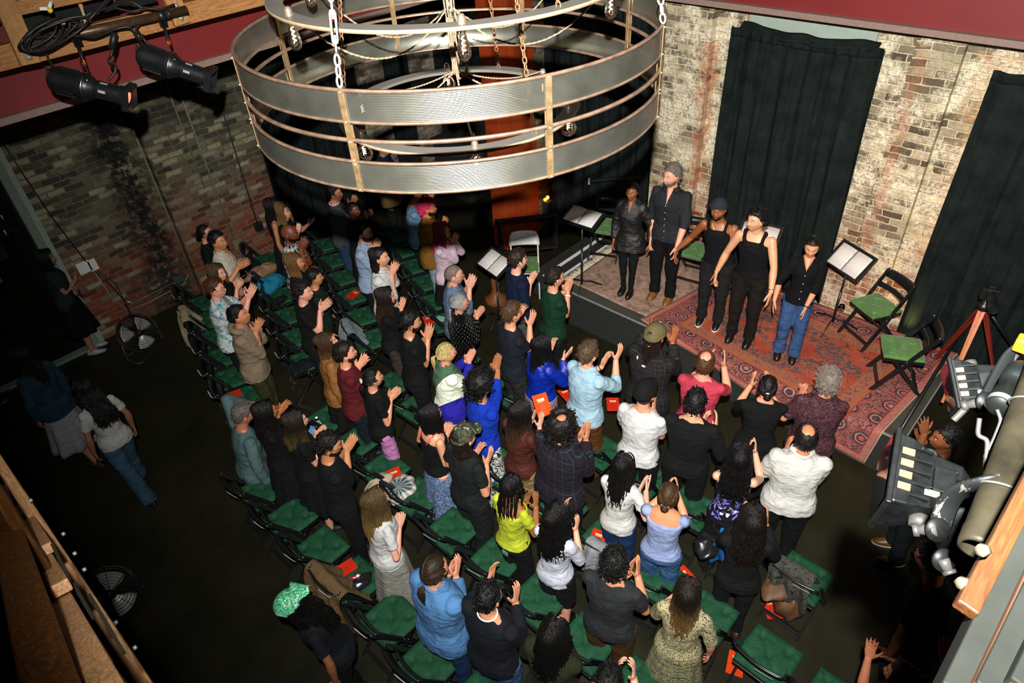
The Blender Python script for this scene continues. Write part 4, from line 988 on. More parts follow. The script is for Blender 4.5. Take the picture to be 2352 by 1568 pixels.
ONLY = None
PEOPLE = []
def person(px=None, h=1.72, pos=None, z0=0.0, g='m', face=None, clap=None, R=None, L=None, skn='#c98f6f', hair=('short', '#2a1c12'), top=('tee', '#111111'), bot=('pants', '#101012'),
           label='', yaw=0.0, pitch=0.0, lean=0.03, glasses=None, beard=None, gap=None, upang=None, arms='down', legs='stand', seed=None, extra=None, group=None, bulk=1.0, shoes='#141414', headz=0, sock=None, bald_top=False, feetpx=None, curl=None, roll=0.0, feat=True):
    idx = len(PEOPLE); seed = seed if seed is not None else idx * 13 + 5; r = random.Random(seed); s = h / 1.72
    if pos is None: pos = at(px[0], px[1], z0 + h * 0.995)
    pos = np.array([pos[0], pos[1], z0], float)
    if face is None: face = (7.2, 2.9)
    if isinstance(face, (int, float)): th = math.radians(face)
    else: th = math.atan2(face[1] - pos[1], face[0] - pos[0])
    # shift so the leaning head keeps its place
    pos[:2] -= np.array([math.cos(th), math.sin(th)]) * (lean * (h - .92 * s) + 0.0)
    root = empty('person', tuple(pos), th, label, 'person', group); PEOPLE.append(root)
    RW = rz(th); toL = lambda p: (np.asarray(p, float) - pos) @ RW        # world -> local
    toW = lambda p: np.asarray(p, float) @ RW.T + pos
    fem = g == 'f'; W = (0.90 if fem else 1.0) * bulk
    def sh(x, y, z):   # lean shear
        return np.array([x + lean * max(0, z - .92), y + roll * max(0, z - .92), z]) * s
    if legs == 'sit': pass
    ang = np.linspace(0, 2 * PI, 20, endpoint=False)
    def ring(z, dx, wy, cx=0.0, n_=2.3):
        c, s_ = np.cos(ang), np.sin(ang); e = 2 / n_
        X = np.sign(c) * np.abs(c) ** e * dx + cx; Y = np.sign(s_) * np.abs(s_) ** e * wy
        return [sh(x, y, z) for x, y in zip(X, Y)]
    SH = {1: sh(-.01, -.160 * W, 1.370), -1: sh(-.01, .160 * W, 1.370)}       # 1 = right (y<0)
    # ---- arms
    def ik(S, Tg, sd):
        a, b = .285 * s, .250 * s; v = Tg - S; d = np.linalg.norm(v)
        if d > (a + b) * .985: Tg = S + v / d * (a + b) * .985; v = Tg - S; d = np.linalg.norm(v)
        if d < .16 * s: Tg = S + v / max(d, 1e-6) * .16 * s; v = Tg - S; d = .16 * s
        D = v / d; x = (a * a - b * b + d * d) / (2 * d); hgt = math.sqrt(max(0, a * a - x * x))
        pole = np.array(POLE.get(sd, (-.35, -.55 * sd, -1.0)), float); pole = nrm(pole - D * np.dot(pole, D)); return S + D * x + pole * hgt, Tg
    hands = {}; POLE = {sd: H['pole'] for sd, H in ((1, R), (-1, L)) if isinstance(H, dict) and 'pole' in H}
    gp = (gap if gap is not None else r.choice([.015, .03, .06, .10])) * s
    ua = math.radians(upang if upang is not None else r.uniform(48, 72)); cu = curl if curl is not None else r.uniform(.08, .28)
    if clap is not None:
        base = toW(sh(.34, 0, 1.30))
        if clap is True: C = sh(.34, 0, 1.30)
        else:
            C = toL(closest(clap[0], clap[1], base)); m_ = sh(0, 0, 1.38); v = C - m_; d = np.linalg.norm(v); lim = .50 * s
            if d > lim: C = m_ + v / d * lim
            if C[0] < .17 * s: C[0] = .17 * s
        u = np.array([math.cos(ua), 0, math.sin(ua)]); tw = r.uniform(-.25, .25)
        for sd in (1, -1):
            uu = nrm(u + np.array([0, sd * .10, 0]) + np.array([.0, 0, 0])); nn = np.array([-.15 * (1 if sd == 1 else .3) + tw * sd, sd * 1.0, .1])
            Wp = C - uu * .085 * s + np.array([0, -sd * (gp / 2 + .016 * s), sd * .012 * s]); hands[sd] = [Wp, uu, nn, cu]
    for sd, H in ((1, R), (-1, L)):
        if H is not None:
            H = dict(H) if isinstance(H, dict) else {'px': H}
            dflt = H.get('def', (.30, -sd * .22, 1.25)); 
            if 'px' in H: C = toL(closest(*H['px'], toW(sh(*dflt))))
            elif 'w' in H: C = toL(H['w'])
            else: C = sh(*dflt)
            S = SH[sd]; v = C - S; d = np.linalg.norm(v)
            if d > .60 * s: C = S + v / d * .60 * s
            uu = nrm(np.array(H.get('u', (.5, 0, .8)), float)); nn = np.array(H.get('n', (0, sd, .1)), float)
            hands[sd] = [C - uu * .06 * s, uu, nn, H.get('curl', .25)]
    for sd in (1, -1):
        if sd not in hands:
            uu = nrm((.12, 0, -1)); C = sh(.05, -sd * .245 * W, .84)
            if arms == 'crossed':
                C = sh(.20, sd * .10, 1.12 + .02 * sd); uu = nrm((.15, sd * .9, .1))
                hands[sd] = [C, uu, np.array([-1, 0, 0.2]), .5]; continue
            hands[sd] = [C, uu, np.array([.15, sd * 1.0, 0]), .45]
    # ---- body
    body = MB()
    top_t = top[0]; bot_t = bot[0]
    showleg = bot_t in ('skirt', 'midi', 'shorts', 'none', 'longskirt')
    bs = [(.86, .085, .135, 0), (.93, .10, .158 if not fem else .168, -.01), (1.03, .085, .128 if not fem else .118, 0), (1.15, .095, .138 if not fem else .122, 0), (1.28, .108, .152 * (1 if not fem else .93), .004), (1.35, .094, .150, 0), (1.405, .070, .120, -.008), (1.44, .054, .078, -.010), (1.47, .046, .054, -.010)]
    body.loft([ring(z, a, b * W, c) for z, a, b, c in bs])
    neck0 = sh(-.012, 0, 1.43); hc = sh(.014 + math.sin(math.radians(pitch)) * .04, 0, 1.598 + headz)
    body.tube([neck0, (neck0 + hc) / 2 + np.array([-.006, 0, -.02]) * s, hc + np.array([-.015, 0, -.04]) * s], np.array([.058, .053, .054]) * s * (.93 if fem else 1.05), 14)
    HR = rz(math.radians(yaw)) @ ry(math.radians(pitch)); Hm = np.eye(4); fs = s * (.96 if fem else 1.0); Hm[:3, :3] = HR * fs; Hm[:3, 3] = hc
    hv = HP @ Hm[:3, :3].T + hc
    body.add(hv, [f[::-1] for f in HF[NU:-NU]] + [(j, (j + 1) % NU + NU * 1, j + NU)[::-1] for j in range(NU)] if False else [f[::-1] for f in HF])
    for q in (-1, 1):
        e = np.array([-.006, q * .078, -.004]) @ Hm[:3, :3].T + hc; body.ell(e, np.array([.018, .009, .030]) * s, 10, HR @ rz(q * .35))
    arms_ = {}
    for sd in (1, -1):
        S = SH[sd]; Wp, uu, nn, c_ = hands[sd]; E, Wp = ik(S, Wp, sd); arms_[sd] = (S, E, Wp)
        aw = (1.0 if not fem else .84) * bulk ** .5
        dl = 1.0 if top_t in ('tank', 'tube', 'cami', 'off') else .86; body.ell(S, .048 * s * aw * dl, 12); body.tube([S + (sh(-.01, 0, 1.36) - S) * .35, S + (E - S) * .05, S + (E - S) * .45, E], np.array([.034, .051 * dl, .046 * dl, .037]) * s * aw, 12)
        body.ell(E, .038 * s * aw, 10)
        body.tube([E, E + (Wp - E) * .3, E + (Wp - E) * .75, Wp, Wp + uu * .01], np.array([.037, .041, .031, .0265, .026]) * s * aw ** .6, 12)
        hand(body, Wp, uu, nn, sd == 1, c_, s=s * (.93 if fem else 1.03), rr=r)
    # ---- legs
    st = {'stand': ((0, -.10), (0.02, .10)), 'walk': ((.22, -.09), (-.26, .09)), 'wide': ((0.05, -.17), (-.05, .17)), 'sit': ((.42, -.12), (.42, .12)), 'close': ((0, -.07), (.04, .07))}[legs]
    LG = {}
    for sd, (fx, fy) in ((1, st[0]), (-1, st[1])):
        hp = sh(0, -sd * .092 * W, .90); ft = np.array([fx, fy * W, .085]) * s
        kn = (hp + ft) / 2 + np.array([.035, 0, .02]) * s
        if legs == 'sit': kn = np.array([.40, -sd * .13, .93]) * s; ft = np.array([.42, -sd * .12, .49]) * s
        LG[sd] = (hp, kn, ft)
        if showleg: body.tube([hp, hp + (kn - hp) * .4, kn, kn + (ft - kn) * .35, ft + np.array([0, 0, .0]), ft + np.array([0, 0, -.03])], np.array([.080, .070, .052, .051, .036, .036]) * s * bulk ** .5, 12)
        if shoes == 'bare' or showleg: body.tube([ft + np.array([-.04, 0, -.045]) * s, ft + np.array([.03, 0, -.045]) * s, ft + np.array([.13, 0, -.062]) * s], np.array([.034, .038, .026]) * s, 10)
    bo = blend(body.build('body', skin(skn), root), 0.0062 * s, 2)
    # ---- face
    Hp = lambda p: np.asarray(p) @ Hm[:3, :3].T + hc
    if feat:
        for q in (-1, 1):
            e = MB().ell(Hp((.0772, q * .031, .008)), (.0112 * s,) * 3, 12).ell(Hp((.0842, q * .0305, .0075)), np.array([.0066, .0066, .0066]) * s, 8, m=1)
            e.build('eye', [EYEW, IRIS], root)
            k = (np.abs(HP[:, 1] - q * .031) < -1) & (np.abs(HP[:, 2] - .031 - .003 * np.cos((HP[:, 1] - q * .031) * 60)) < .0075) & (HP[:, 0] > .02)
            patch(MB(), k, .004)
            eb = MB(); eb.tube([Hp((.088, q * .014, .0285)), Hp((.090, q * .026, .034)), Hp((.083, q * .040, .033)), Hp((.070, q * .052, .027))], np.array([.0035, .0042, .0036, .0015]) * s, 6)
            eb.build('eyebrow', hairmat(hair[1] if hair[0] not in ('bald',) and hair[1] not in ('#e84c6c', '#d8306a') else '#1a120c'), root)
        lipc = tuple(min(1, x) for x in np.array(srgb(skn)) * np.array([.72, .42, .45]))
        lm = simple('lips', lipc, .4, var=.05)
        MB().tube([Hp((.086, -.024, -.060)), Hp((.096, -.010, -.0575)), Hp((.0985, 0, -.059)), Hp((.096, .010, -.0575)), Hp((.086, .024, -.060))], np.array([.001, .0034, .0038, .0034, .001]) * s, 6).tube([Hp((.087, -.020, -.063)), Hp((.0965, 0, -.0685)), Hp((.087, .020, -.063))], np.array([.001, .0042, .001]) * s, 6).build('lips', lm, root)
    if beard:
        k = (HP[:, 2] < np.interp(AZ, [0, 12, 22, 40, 70, 90], [-.070, -.050, -.044, -.048, -.015, .012])) & (AZ < 92) & (HP[:, 2] > -.121)
        k2 = (np.abs(HP[:, 2] + .0475) < .0065) & (np.abs(HP[:, 1]) < .027) & (HP[:, 0] > 0)
        bm = MB(); patch(bm, k, .007 if beard[0] == 'full' else .0035, noise_=.0015, seed=seed); patch(bm, k2, .005, noise_=.001, seed=seed)
        if bm.n: bm.xf(R=Hm[:3, :3], t=hc).build('beard', hairmat(beard[1]), root)
    if glasses:
        gm = simple('glasses_frame', glasses if isinstance(glasses, str) else (.01, .01, .012), .25); b = MB(); t = np.linspace(0, 2 * PI, 14, endpoint=False)
        for q in (-1, 1):
            b.tube([Hp((.104, q * .033 + .021 * math.cos(x), .006 + .017 * math.sin(x))) for x in t], .0022 * s, 5, closed=True, cap=False)
            b.tube([Hp((.100, q * .055, .010)), Hp((.06, q * .078, .010)), Hp((-.005, q * .084, .008))], .0022 * s, 5)
        b.tube([Hp((.106, -.012, .010)), Hp((.106, .012, .010))], .0022 * s, 5); b.build('glasses', gm, root)
    # ---- hair
    if hair[0] != 'bald':
        hm = hairmat(hair[1], hair[2] if len(hair) > 2 else None)
        make_hair(root, Hm, hair[0], hm, s, seed)
    # ---- top
    tt = top[0]; tm = fabric(top[1], top[2] if len(top) > 2 else 'plain', top[3] if len(top) > 3 else None, top[4] if len(top) > 4 else .85)
    c = MB(); loose = {'tee': 1.0, 'long': 1.0, 'shirt': 1.08, 'jacket': 1.16, 'hoodie': 1.14, 'tank': .93, 'off': .97, 'tube': .96, 'blouse': 1.16, 'crop': .97, 'cami': .94, 'dress': 1.0}.get(tt, 1.0)
    A = (1 + (loose - 1)); hem = {'tee': .845, 'long': .85, 'shirt': .83, 'jacket': .80, 'hoodie': .80, 'tank': .90, 'off': .92, 'tube': .94, 'blouse': .74, 'crop': .98, 'cami': .92, 'dress': .93}.get(tt, .85)
    fl = 1.0 if tt != 'blouse' else 1.15
    hipw = .168 if not fem else .172
    cs = [(hem, .140 * fl, hipw * W * 1.05 * fl + .012, -.006), (.93, .138, (hipw + .014) * W, -.008), (1.03, .118, (.150 if not fem else .138) * W, 0), (1.15, .125, (.156 if not fem else .140) * W, .002), (1.28, .134, (.174 if not fem else .162) * W, .006)]
    cs = [x for x in cs if x[0] >= hem]
    if tt in ('tank', 'cami'):
        cs += [(1.335, .122, .150 * W, .004)] + ([(1.365, .108, .112 * W, .002)] if tt == 'tank' else [])
    elif tt in ('off', 'tube'):
        cs += [(1.34, .118, .165 * W, .002)]
    else:
        cs += [(1.35, .112, .170 * W, 0), (1.395, .092, .150 * W, -.008), (1.428, .074, .100, -.010), (1.452, .062, .070, -.012)]
        if tt in ('jacket', 'shirt', 'hoodie', 'blouse'): cs += [(1.475, .062, .064, -.014)]
    c.loft([ring(z, a * A, b * A, cc) for z, a, b, cc in cs])
    if tt in ('tank', 'cami'):
        wd = .030 if tt == 'tank' else .010
        for q in (-1, 1): c.tube([sh(.10, q * .085, 1.31), sh(.075, q * .095, 1.41), sh(.0, q * .10 * W, 1.452), sh(-.07, q * .09, 1.41), sh(-.105, q * .075, 1.31)], wd * s, 8, flat=.6)
    sl = {'tee': (.62, 0), 'long': (1, .93), 'shirt': (1, .93), 'jacket': (1, .95), 'hoodie': (1, .95), 'tank': None, 'off': (.55, 0), 'tube': None, 'blouse': (1, .93), 'crop': (.5, 0), 'cami': None, 'dress': (.9, 0)}[tt]
    if len(top) > 5 and top[5] is not None: sl = top[5]
    for sd in (1, -1):
        S, E, Wp = arms_[sd]
        if sl is None: continue
        k = 1.0 * bulk ** .5 * (1 if not fem else .9); extra_r = .012 * (loose - .9) / .1 * .6
        rs = np.array([.060, .070, .062]) * s * k
        if sl[1] == 0:
            c.ell(S, .053 * s * k, 12); c.tube([S + (sh(-.01, 0, 1.35) - S) * .35, S + (E - S) * .06, S + (E - S) * sl[0]], np.array([.036, .054, .061]) * s * k, 12)
            if tt == 'off': pass
        else:
            q = sl[1]; c.ell(S, .054 * s * k + extra_r, 12); c.tube([S + (sh(-.01, 0, 1.35) - S) * .35, S + (E - S) * .06, S + (E - S) * .5, E], np.array([.038, .055, .055, .050]) * s * k + extra_r, 12)
            c.ell(E, .0505 * s * k + extra_r, 10); c.tube([E, E + (Wp - E) * .5 * q, E + (Wp - E) * q], np.array([.050, .046, .038]) * s * k + extra_r * .7, 12)
    to = blend(c.build({'jacket': 'jacket', 'hoodie': 'hoodie', 'blouse': 'blouse', 'tank': 'tank_top', 'tee': 'tshirt', 'dress': 'dress_top'}.get(tt, 'shirt'), tm, root), .0105, 3, .019 if tt not in ('tank', 'tube', 'cami') else .008, .085)
    if tt in ('shirt', 'jacket'):
        for q in (-1, 1):
            MB().grid(lambda u, v: sh(.088 - .118 * u * (1 - .0 * u) - .012 * v, q * (.022 + .062 * math.sin(PI * min(1, u * .9 + .08) * .9) + .020 * v * 1), 1.455 + .045 * math.sin(u * 1.4) - .032 * v), 10, 3, thick=.004).build('collar', tm, root)
        for q in range(5):
            pass
    if tt == 'hoodie':
        t = np.linspace(.25 * PI, 1.75 * PI, 14); MB().tube([sh(-.03 + .085 * math.cos(x), .10 * math.sin(x), 1.455 - .02 * math.cos(x)) for x in t], [.01] + [.034 * s] * 12 + [.01], 8).build('hood', tm, root)
    # ---- bottoms
    bm_ = fabric(bot[1], bot[2] if len(bot) > 2 else 'plain', bot[3] if len(bot) > 3 else None)
    if bot_t in ('pants', 'wide', 'slim', 'shorts'):
        b = MB(); zt = .99
        b.loft([ring(z, a, w_ * W, cc) for z, a, w_, cc in ((.80, .095, .150, -.005), (.88, .122, .180 if fem else .170, -.012), (.95, .116, .172 if fem else .162, -.006), (zt, .102, .145, 0))])
        lr_ = {'pants': (.098, .078, .062, .064), 'wide': (.102, .088, .080, .090), 'slim': (.092, .066, .052, .042), 'shorts': (.105, .095, .09, .09)}[bot_t]
        for sd in (1, -1):
            hp, kn, ft = LG[sd]
            if bot_t == 'shorts': b.tube([hp, hp + (kn - hp) * .5, kn + (ft - kn) * .1], np.array([.10, .098, .095]) * s, 14)
            else: b.tube([hp, hp + (kn - hp) * .5, kn, kn + (ft - kn) * .5, ft + np.array([0, 0, -.02 if bot_t != 'slim' else .01]) * s], np.array([lr_[0], (lr_[0] + lr_[1]) / 2, lr_[1], lr_[2], lr_[3]]) * s * W, 14)
        blend(b.build('shorts' if bot_t == 'shorts' else 'trousers', bm_, root), .0125, 3, .026, .09)
    elif bot_t in ('skirt', 'midi', 'longskirt'):
        zb_ = {'skirt': .42, 'midi': .30, 'longskirt': .10}[bot_t]; hw = {'skirt': .26, 'midi': .30, 'longskirt': .27}[bot_t]; ph = r.uniform(0, 6)
        rings = []
        for q in range(15):
            t = q / 14; z = 1.0 + (zb_ - 1.0) * t; rr_ = np.interp(t, [0, .16, 1], [.118, .175, hw]) ; A_ = .10 * t ** 1.1
            rings.append([sh(rr_ * .80 * math.cos(a) * (1 + A_ * math.sin(9 * a + ph + 2 * t)) + .01, rr_ * W * math.sin(a) * (1 + A_ * math.sin(9 * a + ph + 2 * t) + .04 * math.sin(4 * a)), z) for a in np.linspace(0, 2 * PI, 72, endpoint=False)])
        b = MB().loft(rings, cap=False); o = b.build('skirt', bm_, root); sd_ = o.modifiers.new('t', 'SOLIDIFY'); sd_.thickness = .006; BAKE.append(o)
    # ---- shoes
    if shoes != 'bare':
        shm = simple('shoe_upper', shoes, .45) if isinstance(shoes, str) else simple('shoe_upper', shoes[0], .45); som = simple('shoe_sole', '#151413' if isinstance(shoes, str) else shoes[1], .6)
        for sd in (1, -1):
            ft = LG[sd][2]; b = MB(); a2 = np.linspace(0, 2 * PI, 16, endpoint=False)
            def sr(z, k, xo=0, hx=1): return [np.array([ft[0] + (.045 + xo + .135 * k * hx * math.cos(a)) * s, ft[1] + (.046 * k * (1 + .12 * math.cos(a))) * math.sin(a) * s, z * s + ft[2] - .085 * s]) for a in a2]
            b.loft([sr(.001, 1), sr(.024, 1.04)], m=1); b.loft([sr(.024, 1.0), sr(.045, .98), sr(.065, .80, -.03, .85), sr(.085, .62, -.055, .62), sr(.115, .58, -.065, .40)], m=0)
            b.build('shoe', [shm, som], root)
    info = dict(root=root, sh=sh, Hm=Hm, hc=hc, Hp=Hp, arms=arms_, hands=hands, s=s, toW=toW, toL=toL, HR=HR, W=W, tm=tm)
    if extra: extra(info)
    return info
def cap_on(i, mat, brim_yaw=0.0, beanie=False, logo=None):
    Hm, hc, s = i['Hm'], i['hc'], i['s']; mb = MB()
    k = HP[:, 2] > (np.interp(AZ, [0, 90, 180], [.050, .035, .020]) if not beanie else np.interp(AZ, [0, 90, 180], [.066, .030, -.01]))
    patch(mb, k, (.018 if beanie else .027) + .006 * np.clip(HP[:, 2] / .1, 0, 1), seed=3)
    if beanie:
        t = np.linspace(0, 2 * PI, 30, endpoint=False); mb.tube([(.114 * math.cos(a), .092 * math.sin(a), .050 + .026 * math.cos(a)) for a in t], .014, 8, closed=True, cap=False)
    else:
        B = rz(math.radians(brim_yaw))
        def f(u, v):
            a = (u - .5) * 2.0; rr_ = .098 + .085 * v * math.cos(a * .62); return B @ np.array([rr_ * math.cos(a * .82), .088 * math.sin(a * .95) * (1 + .05 * v), .060 - .018 * v + .0 - .020 * (a * a) * (.3 + .4 * v)])
        mb.grid(f, 18, 6, thick=.005); mb.ell((-.01, 0, .142), .007, 8)
    mb.xf(R=Hm[:3, :3], t=hc); o = mb.build('beanie' if beanie else 'cap', mat, i['root'])
    if logo:
        b = MB()
        for (x0, y0, x1, y1) in logo:
            f = lambda a, c_: np.array([.098 + (-.013 * a), c_ * 1.0, .075 + a])
            pts = [np.array([.104 - 1.0 * a - c_ * c_ * 3, -c_, .104 + a * .8]) for a, c_ in ((y0, x0), ((y0 + y1) / 2, (x0 + x1) / 2), (y1, x1))]
            b.tube(pts, .0035, 5)
        b.xf(R=Hm[:3, :3], t=hc).build('cap_emblem', M_WHITE, i['root'])
    return o
def ringobj(i, sd, name, mat, t=.93, r=.031, th=.006):
    S, E, Wp = i['arms'][sd]; D = nrm(Wp - E); p = E + (Wp - E) * t; F_ = rot_to(D); a = np.linspace(0, 2 * PI, 16, endpoint=False)
    MB().tube([p + F_ @ np.array([r * i['s'] * math.cos(x), r * i['s'] * math.sin(x), 0]) for x in a], th, 6, closed=True, cap=False).build(name, mat, i['root'])
def leaflet(i, c, u, v, label='program'): pass
# ================================================================ CHAIRS
BLK = simple('black_lacquer', (0.008, 0.008, 0.009), 0.28, spec=0.6)
n = NT('green_velvet'); nz = n.noise(9, 5, .6); n.base(n.ramp(nz, [(.3, (0.005, 0.040, 0.017)), (.7, (0.012, 0.070, 0.030))])).set(rough=.7, spec=.2); n.bump(n.noise(24, 4, .6, dist=.8), .6, .015); GRN = n.mat
n = NT('moss_velvet'); nz = n.noise(9, 5, .6); n.base(n.ramp(nz, [(.3, (0.045, 0.12, 0.025)), (.7, (0.075, 0.19, 0.04))])).set(rough=.6, spec=.3, sheen=.3); n.bump(n.noise(22, 4), .25, .01); MOSS = n.mat
PAPER = simple('paper', (0.40, 0.40, 0.39), 0.6, var=.03)
def cushion_mb(seed=0):
    r = np.random.default_rng(seed); N_ = 26; dm = [(0, 0), (.11, .11), (-.11, .11), (.11, -.11), (-.11, -.11)]; W_ = .205
    V = []; F = []
    def top(x, y):
        e = max(abs(x), abs(y)) / W_; k = (1 - e ** 6) ** .5 if e < 1 else 0
        z = .030 + .036 * k
        for a, b in dm:
            d = math.hypot(x - a, y - b); z -= .036 * math.exp(-(d / .030) ** 2); th = math.atan2(y - b, x - a)
            z += .007 * math.sin(6 * th + a * 40 + b * 23) * math.exp(-((d - .05) / .035) ** 2)
        z -= .010 * math.exp(-(min(abs(x - y), abs(x + y)) / .012) ** 2) * (1 - e ** 4 if e < 1 else 0)
        return max(z, .014)
    for s_ in (1, -1):
        for i in range(N_ + 1):
            for j in range(N_ + 1):
                x = W_ * math.sin(PI / 2 * (2 * i / N_ - 1)) ; y = W_ * math.sin(PI / 2 * (2 * j / N_ - 1))
                c = 1 - .05 * (abs(x) / W_) ** 2 * (abs(y) / W_) ** 2 * 1.2
                xx = x * (1 + .03 * (abs(y) / W_) ** 3) * c; yy = y * (1 + .03 * (abs(x) / W_) ** 3) * c
                V.append((xx, yy, top(x, y) if s_ > 0 else .004 + (.02 if max(abs(x), abs(y)) > W_ * .99 else 0)))
    k = (N_ + 1) ** 2
    for i in range(N_):
        for j in range(N_):
            a = i * (N_ + 1) + j; F.append((a, a + N_ + 1, a + N_ + 2, a + 1)); F.append((a + k, a + 1 + k, a + N_ + 2 + k, a + N_ + 1 + k))
    bd = [i * (N_ + 1) for i in range(N_ + 1)] + [N_ * (N_ + 1) + j for j in range(1, N_ + 1)] + [i * (N_ + 1) + N_ for i in range(N_ - 1, -1, -1)] + [j for j in range(N_ - 1, 0, -1)]
    for i in range(len(bd)): F.append((bd[i], bd[(i + 1) % len(bd)], bd[(i + 1) % len(bd)] + k, bd[i] + k))
    return MB().add(V, F)
def make_chair(green, label_paper=True):
    t = empty('folding_chair', (0, 0, 0), 0, 'x', 'chair')
    for y in (-.205, .205):
        MB().bar((.25, y, .0), (-.215, y, .80), .022, .045, (0, 1, 0)).ell((-.215, y, .80), (.024, .012, .024), 10).build('front_leg', BLK, t, smooth=False, bevel=.004)
        MB().bar((-.24, y * .88, .0), (.10, y * .88, .43), .020, .040, (0, 1, 0)).build('rear_leg', BLK, t, smooth=False, bevel=.004)
    MB().bar((.20, -.20, .10), (.20, .20, .10), .018, .035).build('stretcher', BLK, t, smooth=False, bevel=.003)
    MB().bar((-.20, -.18, .06), (-.20, .18, .06), .018, .035).build('stretcher', BLK, t, smooth=False, bevel=.003)
    MB().box((0.02, 0, .435), (.40, .39, .022)).build('seat', BLK, t, smooth=False, bevel=.006)
    cu = cushion_mb(3).xf(t=(0.03, 0, .447)).build('cushion', green, t)
    for z0, h in ((.765, .085), (.635, .05)):
        x0 = -.215 + (.80 - z0) * .5813
        def f(u, v): return np.array([x0 - .028 * math.sin(PI * u) - v * .58 * h + .0, -.195 + .39 * u, z0 - h / 2 + v * h])
        MB().grid(f, 14, 2, thick=.014, nrmv=(1, 0, .5)).build('backrest', BLK, t)
    for y in (-.215, .215):
        MB().ell((.03, y, .405), (.009, .005, .009), 8).ell((.0, y, .455), (.009, .005, .009), 8).build('hinge_bolt', M_STEEL, t)
    if label_paper:
        def f(u, v): return np.array([-.255 - .024 * math.sin(PI * (.12 + .35 * u)) - v * .025, -.15 + .14 * u, .742 + v * .042])
        MB().grid(f, 8, 1, thick=.002, nrmv=(-1, 0, -.5)).build('paper_sign', PAPER, t)
    return t
CH_A = make_chair(GRN); CH_M = make_chair(MOSS, False)
used = {'g': False, 'm': False}
def chair(x, y, deg, label, z=0.0, moss=False, group=None):
    k = 'm' if moss else 'g'; src = CH_M if moss else CH_A
    o = src if not used[k] else copy_tree(src); used[k] = True
    o.location = (x, y, z); o.rotation_euler = (0, 0, math.radians(deg)); o['label'] = label
    if group: o['group'] = group
    return o
ordn = ['first', 'second', 'third', 'fourth', 'fifth', 'sixth', 'seventh', 'eighth', 'ninth', 'tenth', 'eleventh', 'twelfth']
def row(p0, p1, k, deg, name, frm, group, skip=()):
    out = []
    for i in range(k):
        if i in skip: continue
        t = i / (k - 1); j = rng.uniform(-.015, .015)
        out.append(chair(p0[0] + (p1[0] - p0[0]) * t + j, p0[1] + (p1[1] - p0[1]) * t, deg + rng.uniform(-2, 2), 'black folding chair with green cushion, %s from %s in %s' % (ordn[i], frm, name), group=group))
    return out
row((2.70, 9.02), (2.02, 6.72), 6, -18, 'the rearmost left row', 'the brick wall', 'chairs in the rearmost left row')
row((3.92, 9.30), (2.92, 6.72), 6, -21, 'the second left row', 'the brick wall', 'chairs in the second left row')
row((4.78, 8.98), (3.72, 6.42), 6, -22, 'the third left row', 'the dark curtain', 'chairs in the third left row')
row((5.62, 8.30), (4.62, 5.92), 6, -23, 'the front left row', 'the dark curtain', 'chairs in the front left row')
row((1.42, 5.28), (1.33, -0.05), 11, 0, 'the rearmost main row', 'the left end', 'chairs in the rearmost main row')
row((2.44, 5.62), (2.28, 0.10), 11, 0, 'the third main row', 'the left end', 'chairs in the third main row')
row((3.28, 5.50), (3.16, 0.05), 11, 0, 'the second main row', 'the left end', 'chairs in the second main row')
row((4.15, 5.20), (4.02, 0.70), 9, 0, 'the front main row', 'the left end', 'chairs in the front main row')
c_ = at(2110, 1520, .46); chair(c_[0], c_[1], 5, 'green cushioned folding chair alone at the bottom right by the standing person in jeans')
# stage chairs
ST = 0.56
for (px, py, deg, lb) in ((2015, 705, 150, 'black folding chair with moss green cushion between the music stand and the tripod'), (2078, 805, 115, 'moss green cushioned folding chair at the right corner of the red rug'),
                          (1395, 520, 200, 'moss green cushioned folding chair behind the woman in the black blouse'), (1598, 575, 190, 'moss green cushioned chair behind the two men holding hands')):
    c = at(px, py, ST + .46); chair(min(c[0], 7.62), c[1], deg, lb, z=ST + .008, moss=True)
# white folding chair on the floor beside the stage
c = at(1206, 610, .46); t = empty('white_folding_chair', (c[0], c[1], 0), math.radians(222), 'white metal folding chair with green cushion beside the round wooden stool', 'chair')
for y in (-.2, .2):
    MB().tube([(.22, y, 0), (.0, y, .42), (-.20, y, .84)], .011, 8).build('frame_tube', M_WHITE, t); MB().tube([(-.24, y * .9, 0), (.12, y * .9, .43)], .010, 8).build('leg', M_WHITE, t)
MB().tube([(-.18, -.18, .10), (-.18, .18, .10)], .008, 6).build('stretcher', M_WHITE, t)
def f(u, v): 
    a = (u - .5) * 2; return np.array([-.18 - .03 * math.cos(a * 1.2) - .07 * v, .225 * a * (1 - .18 * v ** 3), .70 + .20 * v * (1 - .10 * a ** 4)])
MB().grid(f, 20, 8, thick=.012, nrmv=(-1, 0, 0)).build('backrest', M_WHITE, t)
MB().box((0, 0, .435), (.38, .38, .02)).build('seat', M_WHITE, t, smooth=False, bevel=.005); cushion_mb(5).xf(t=(0, 0, .445)).build('cushion', MOSS, t)
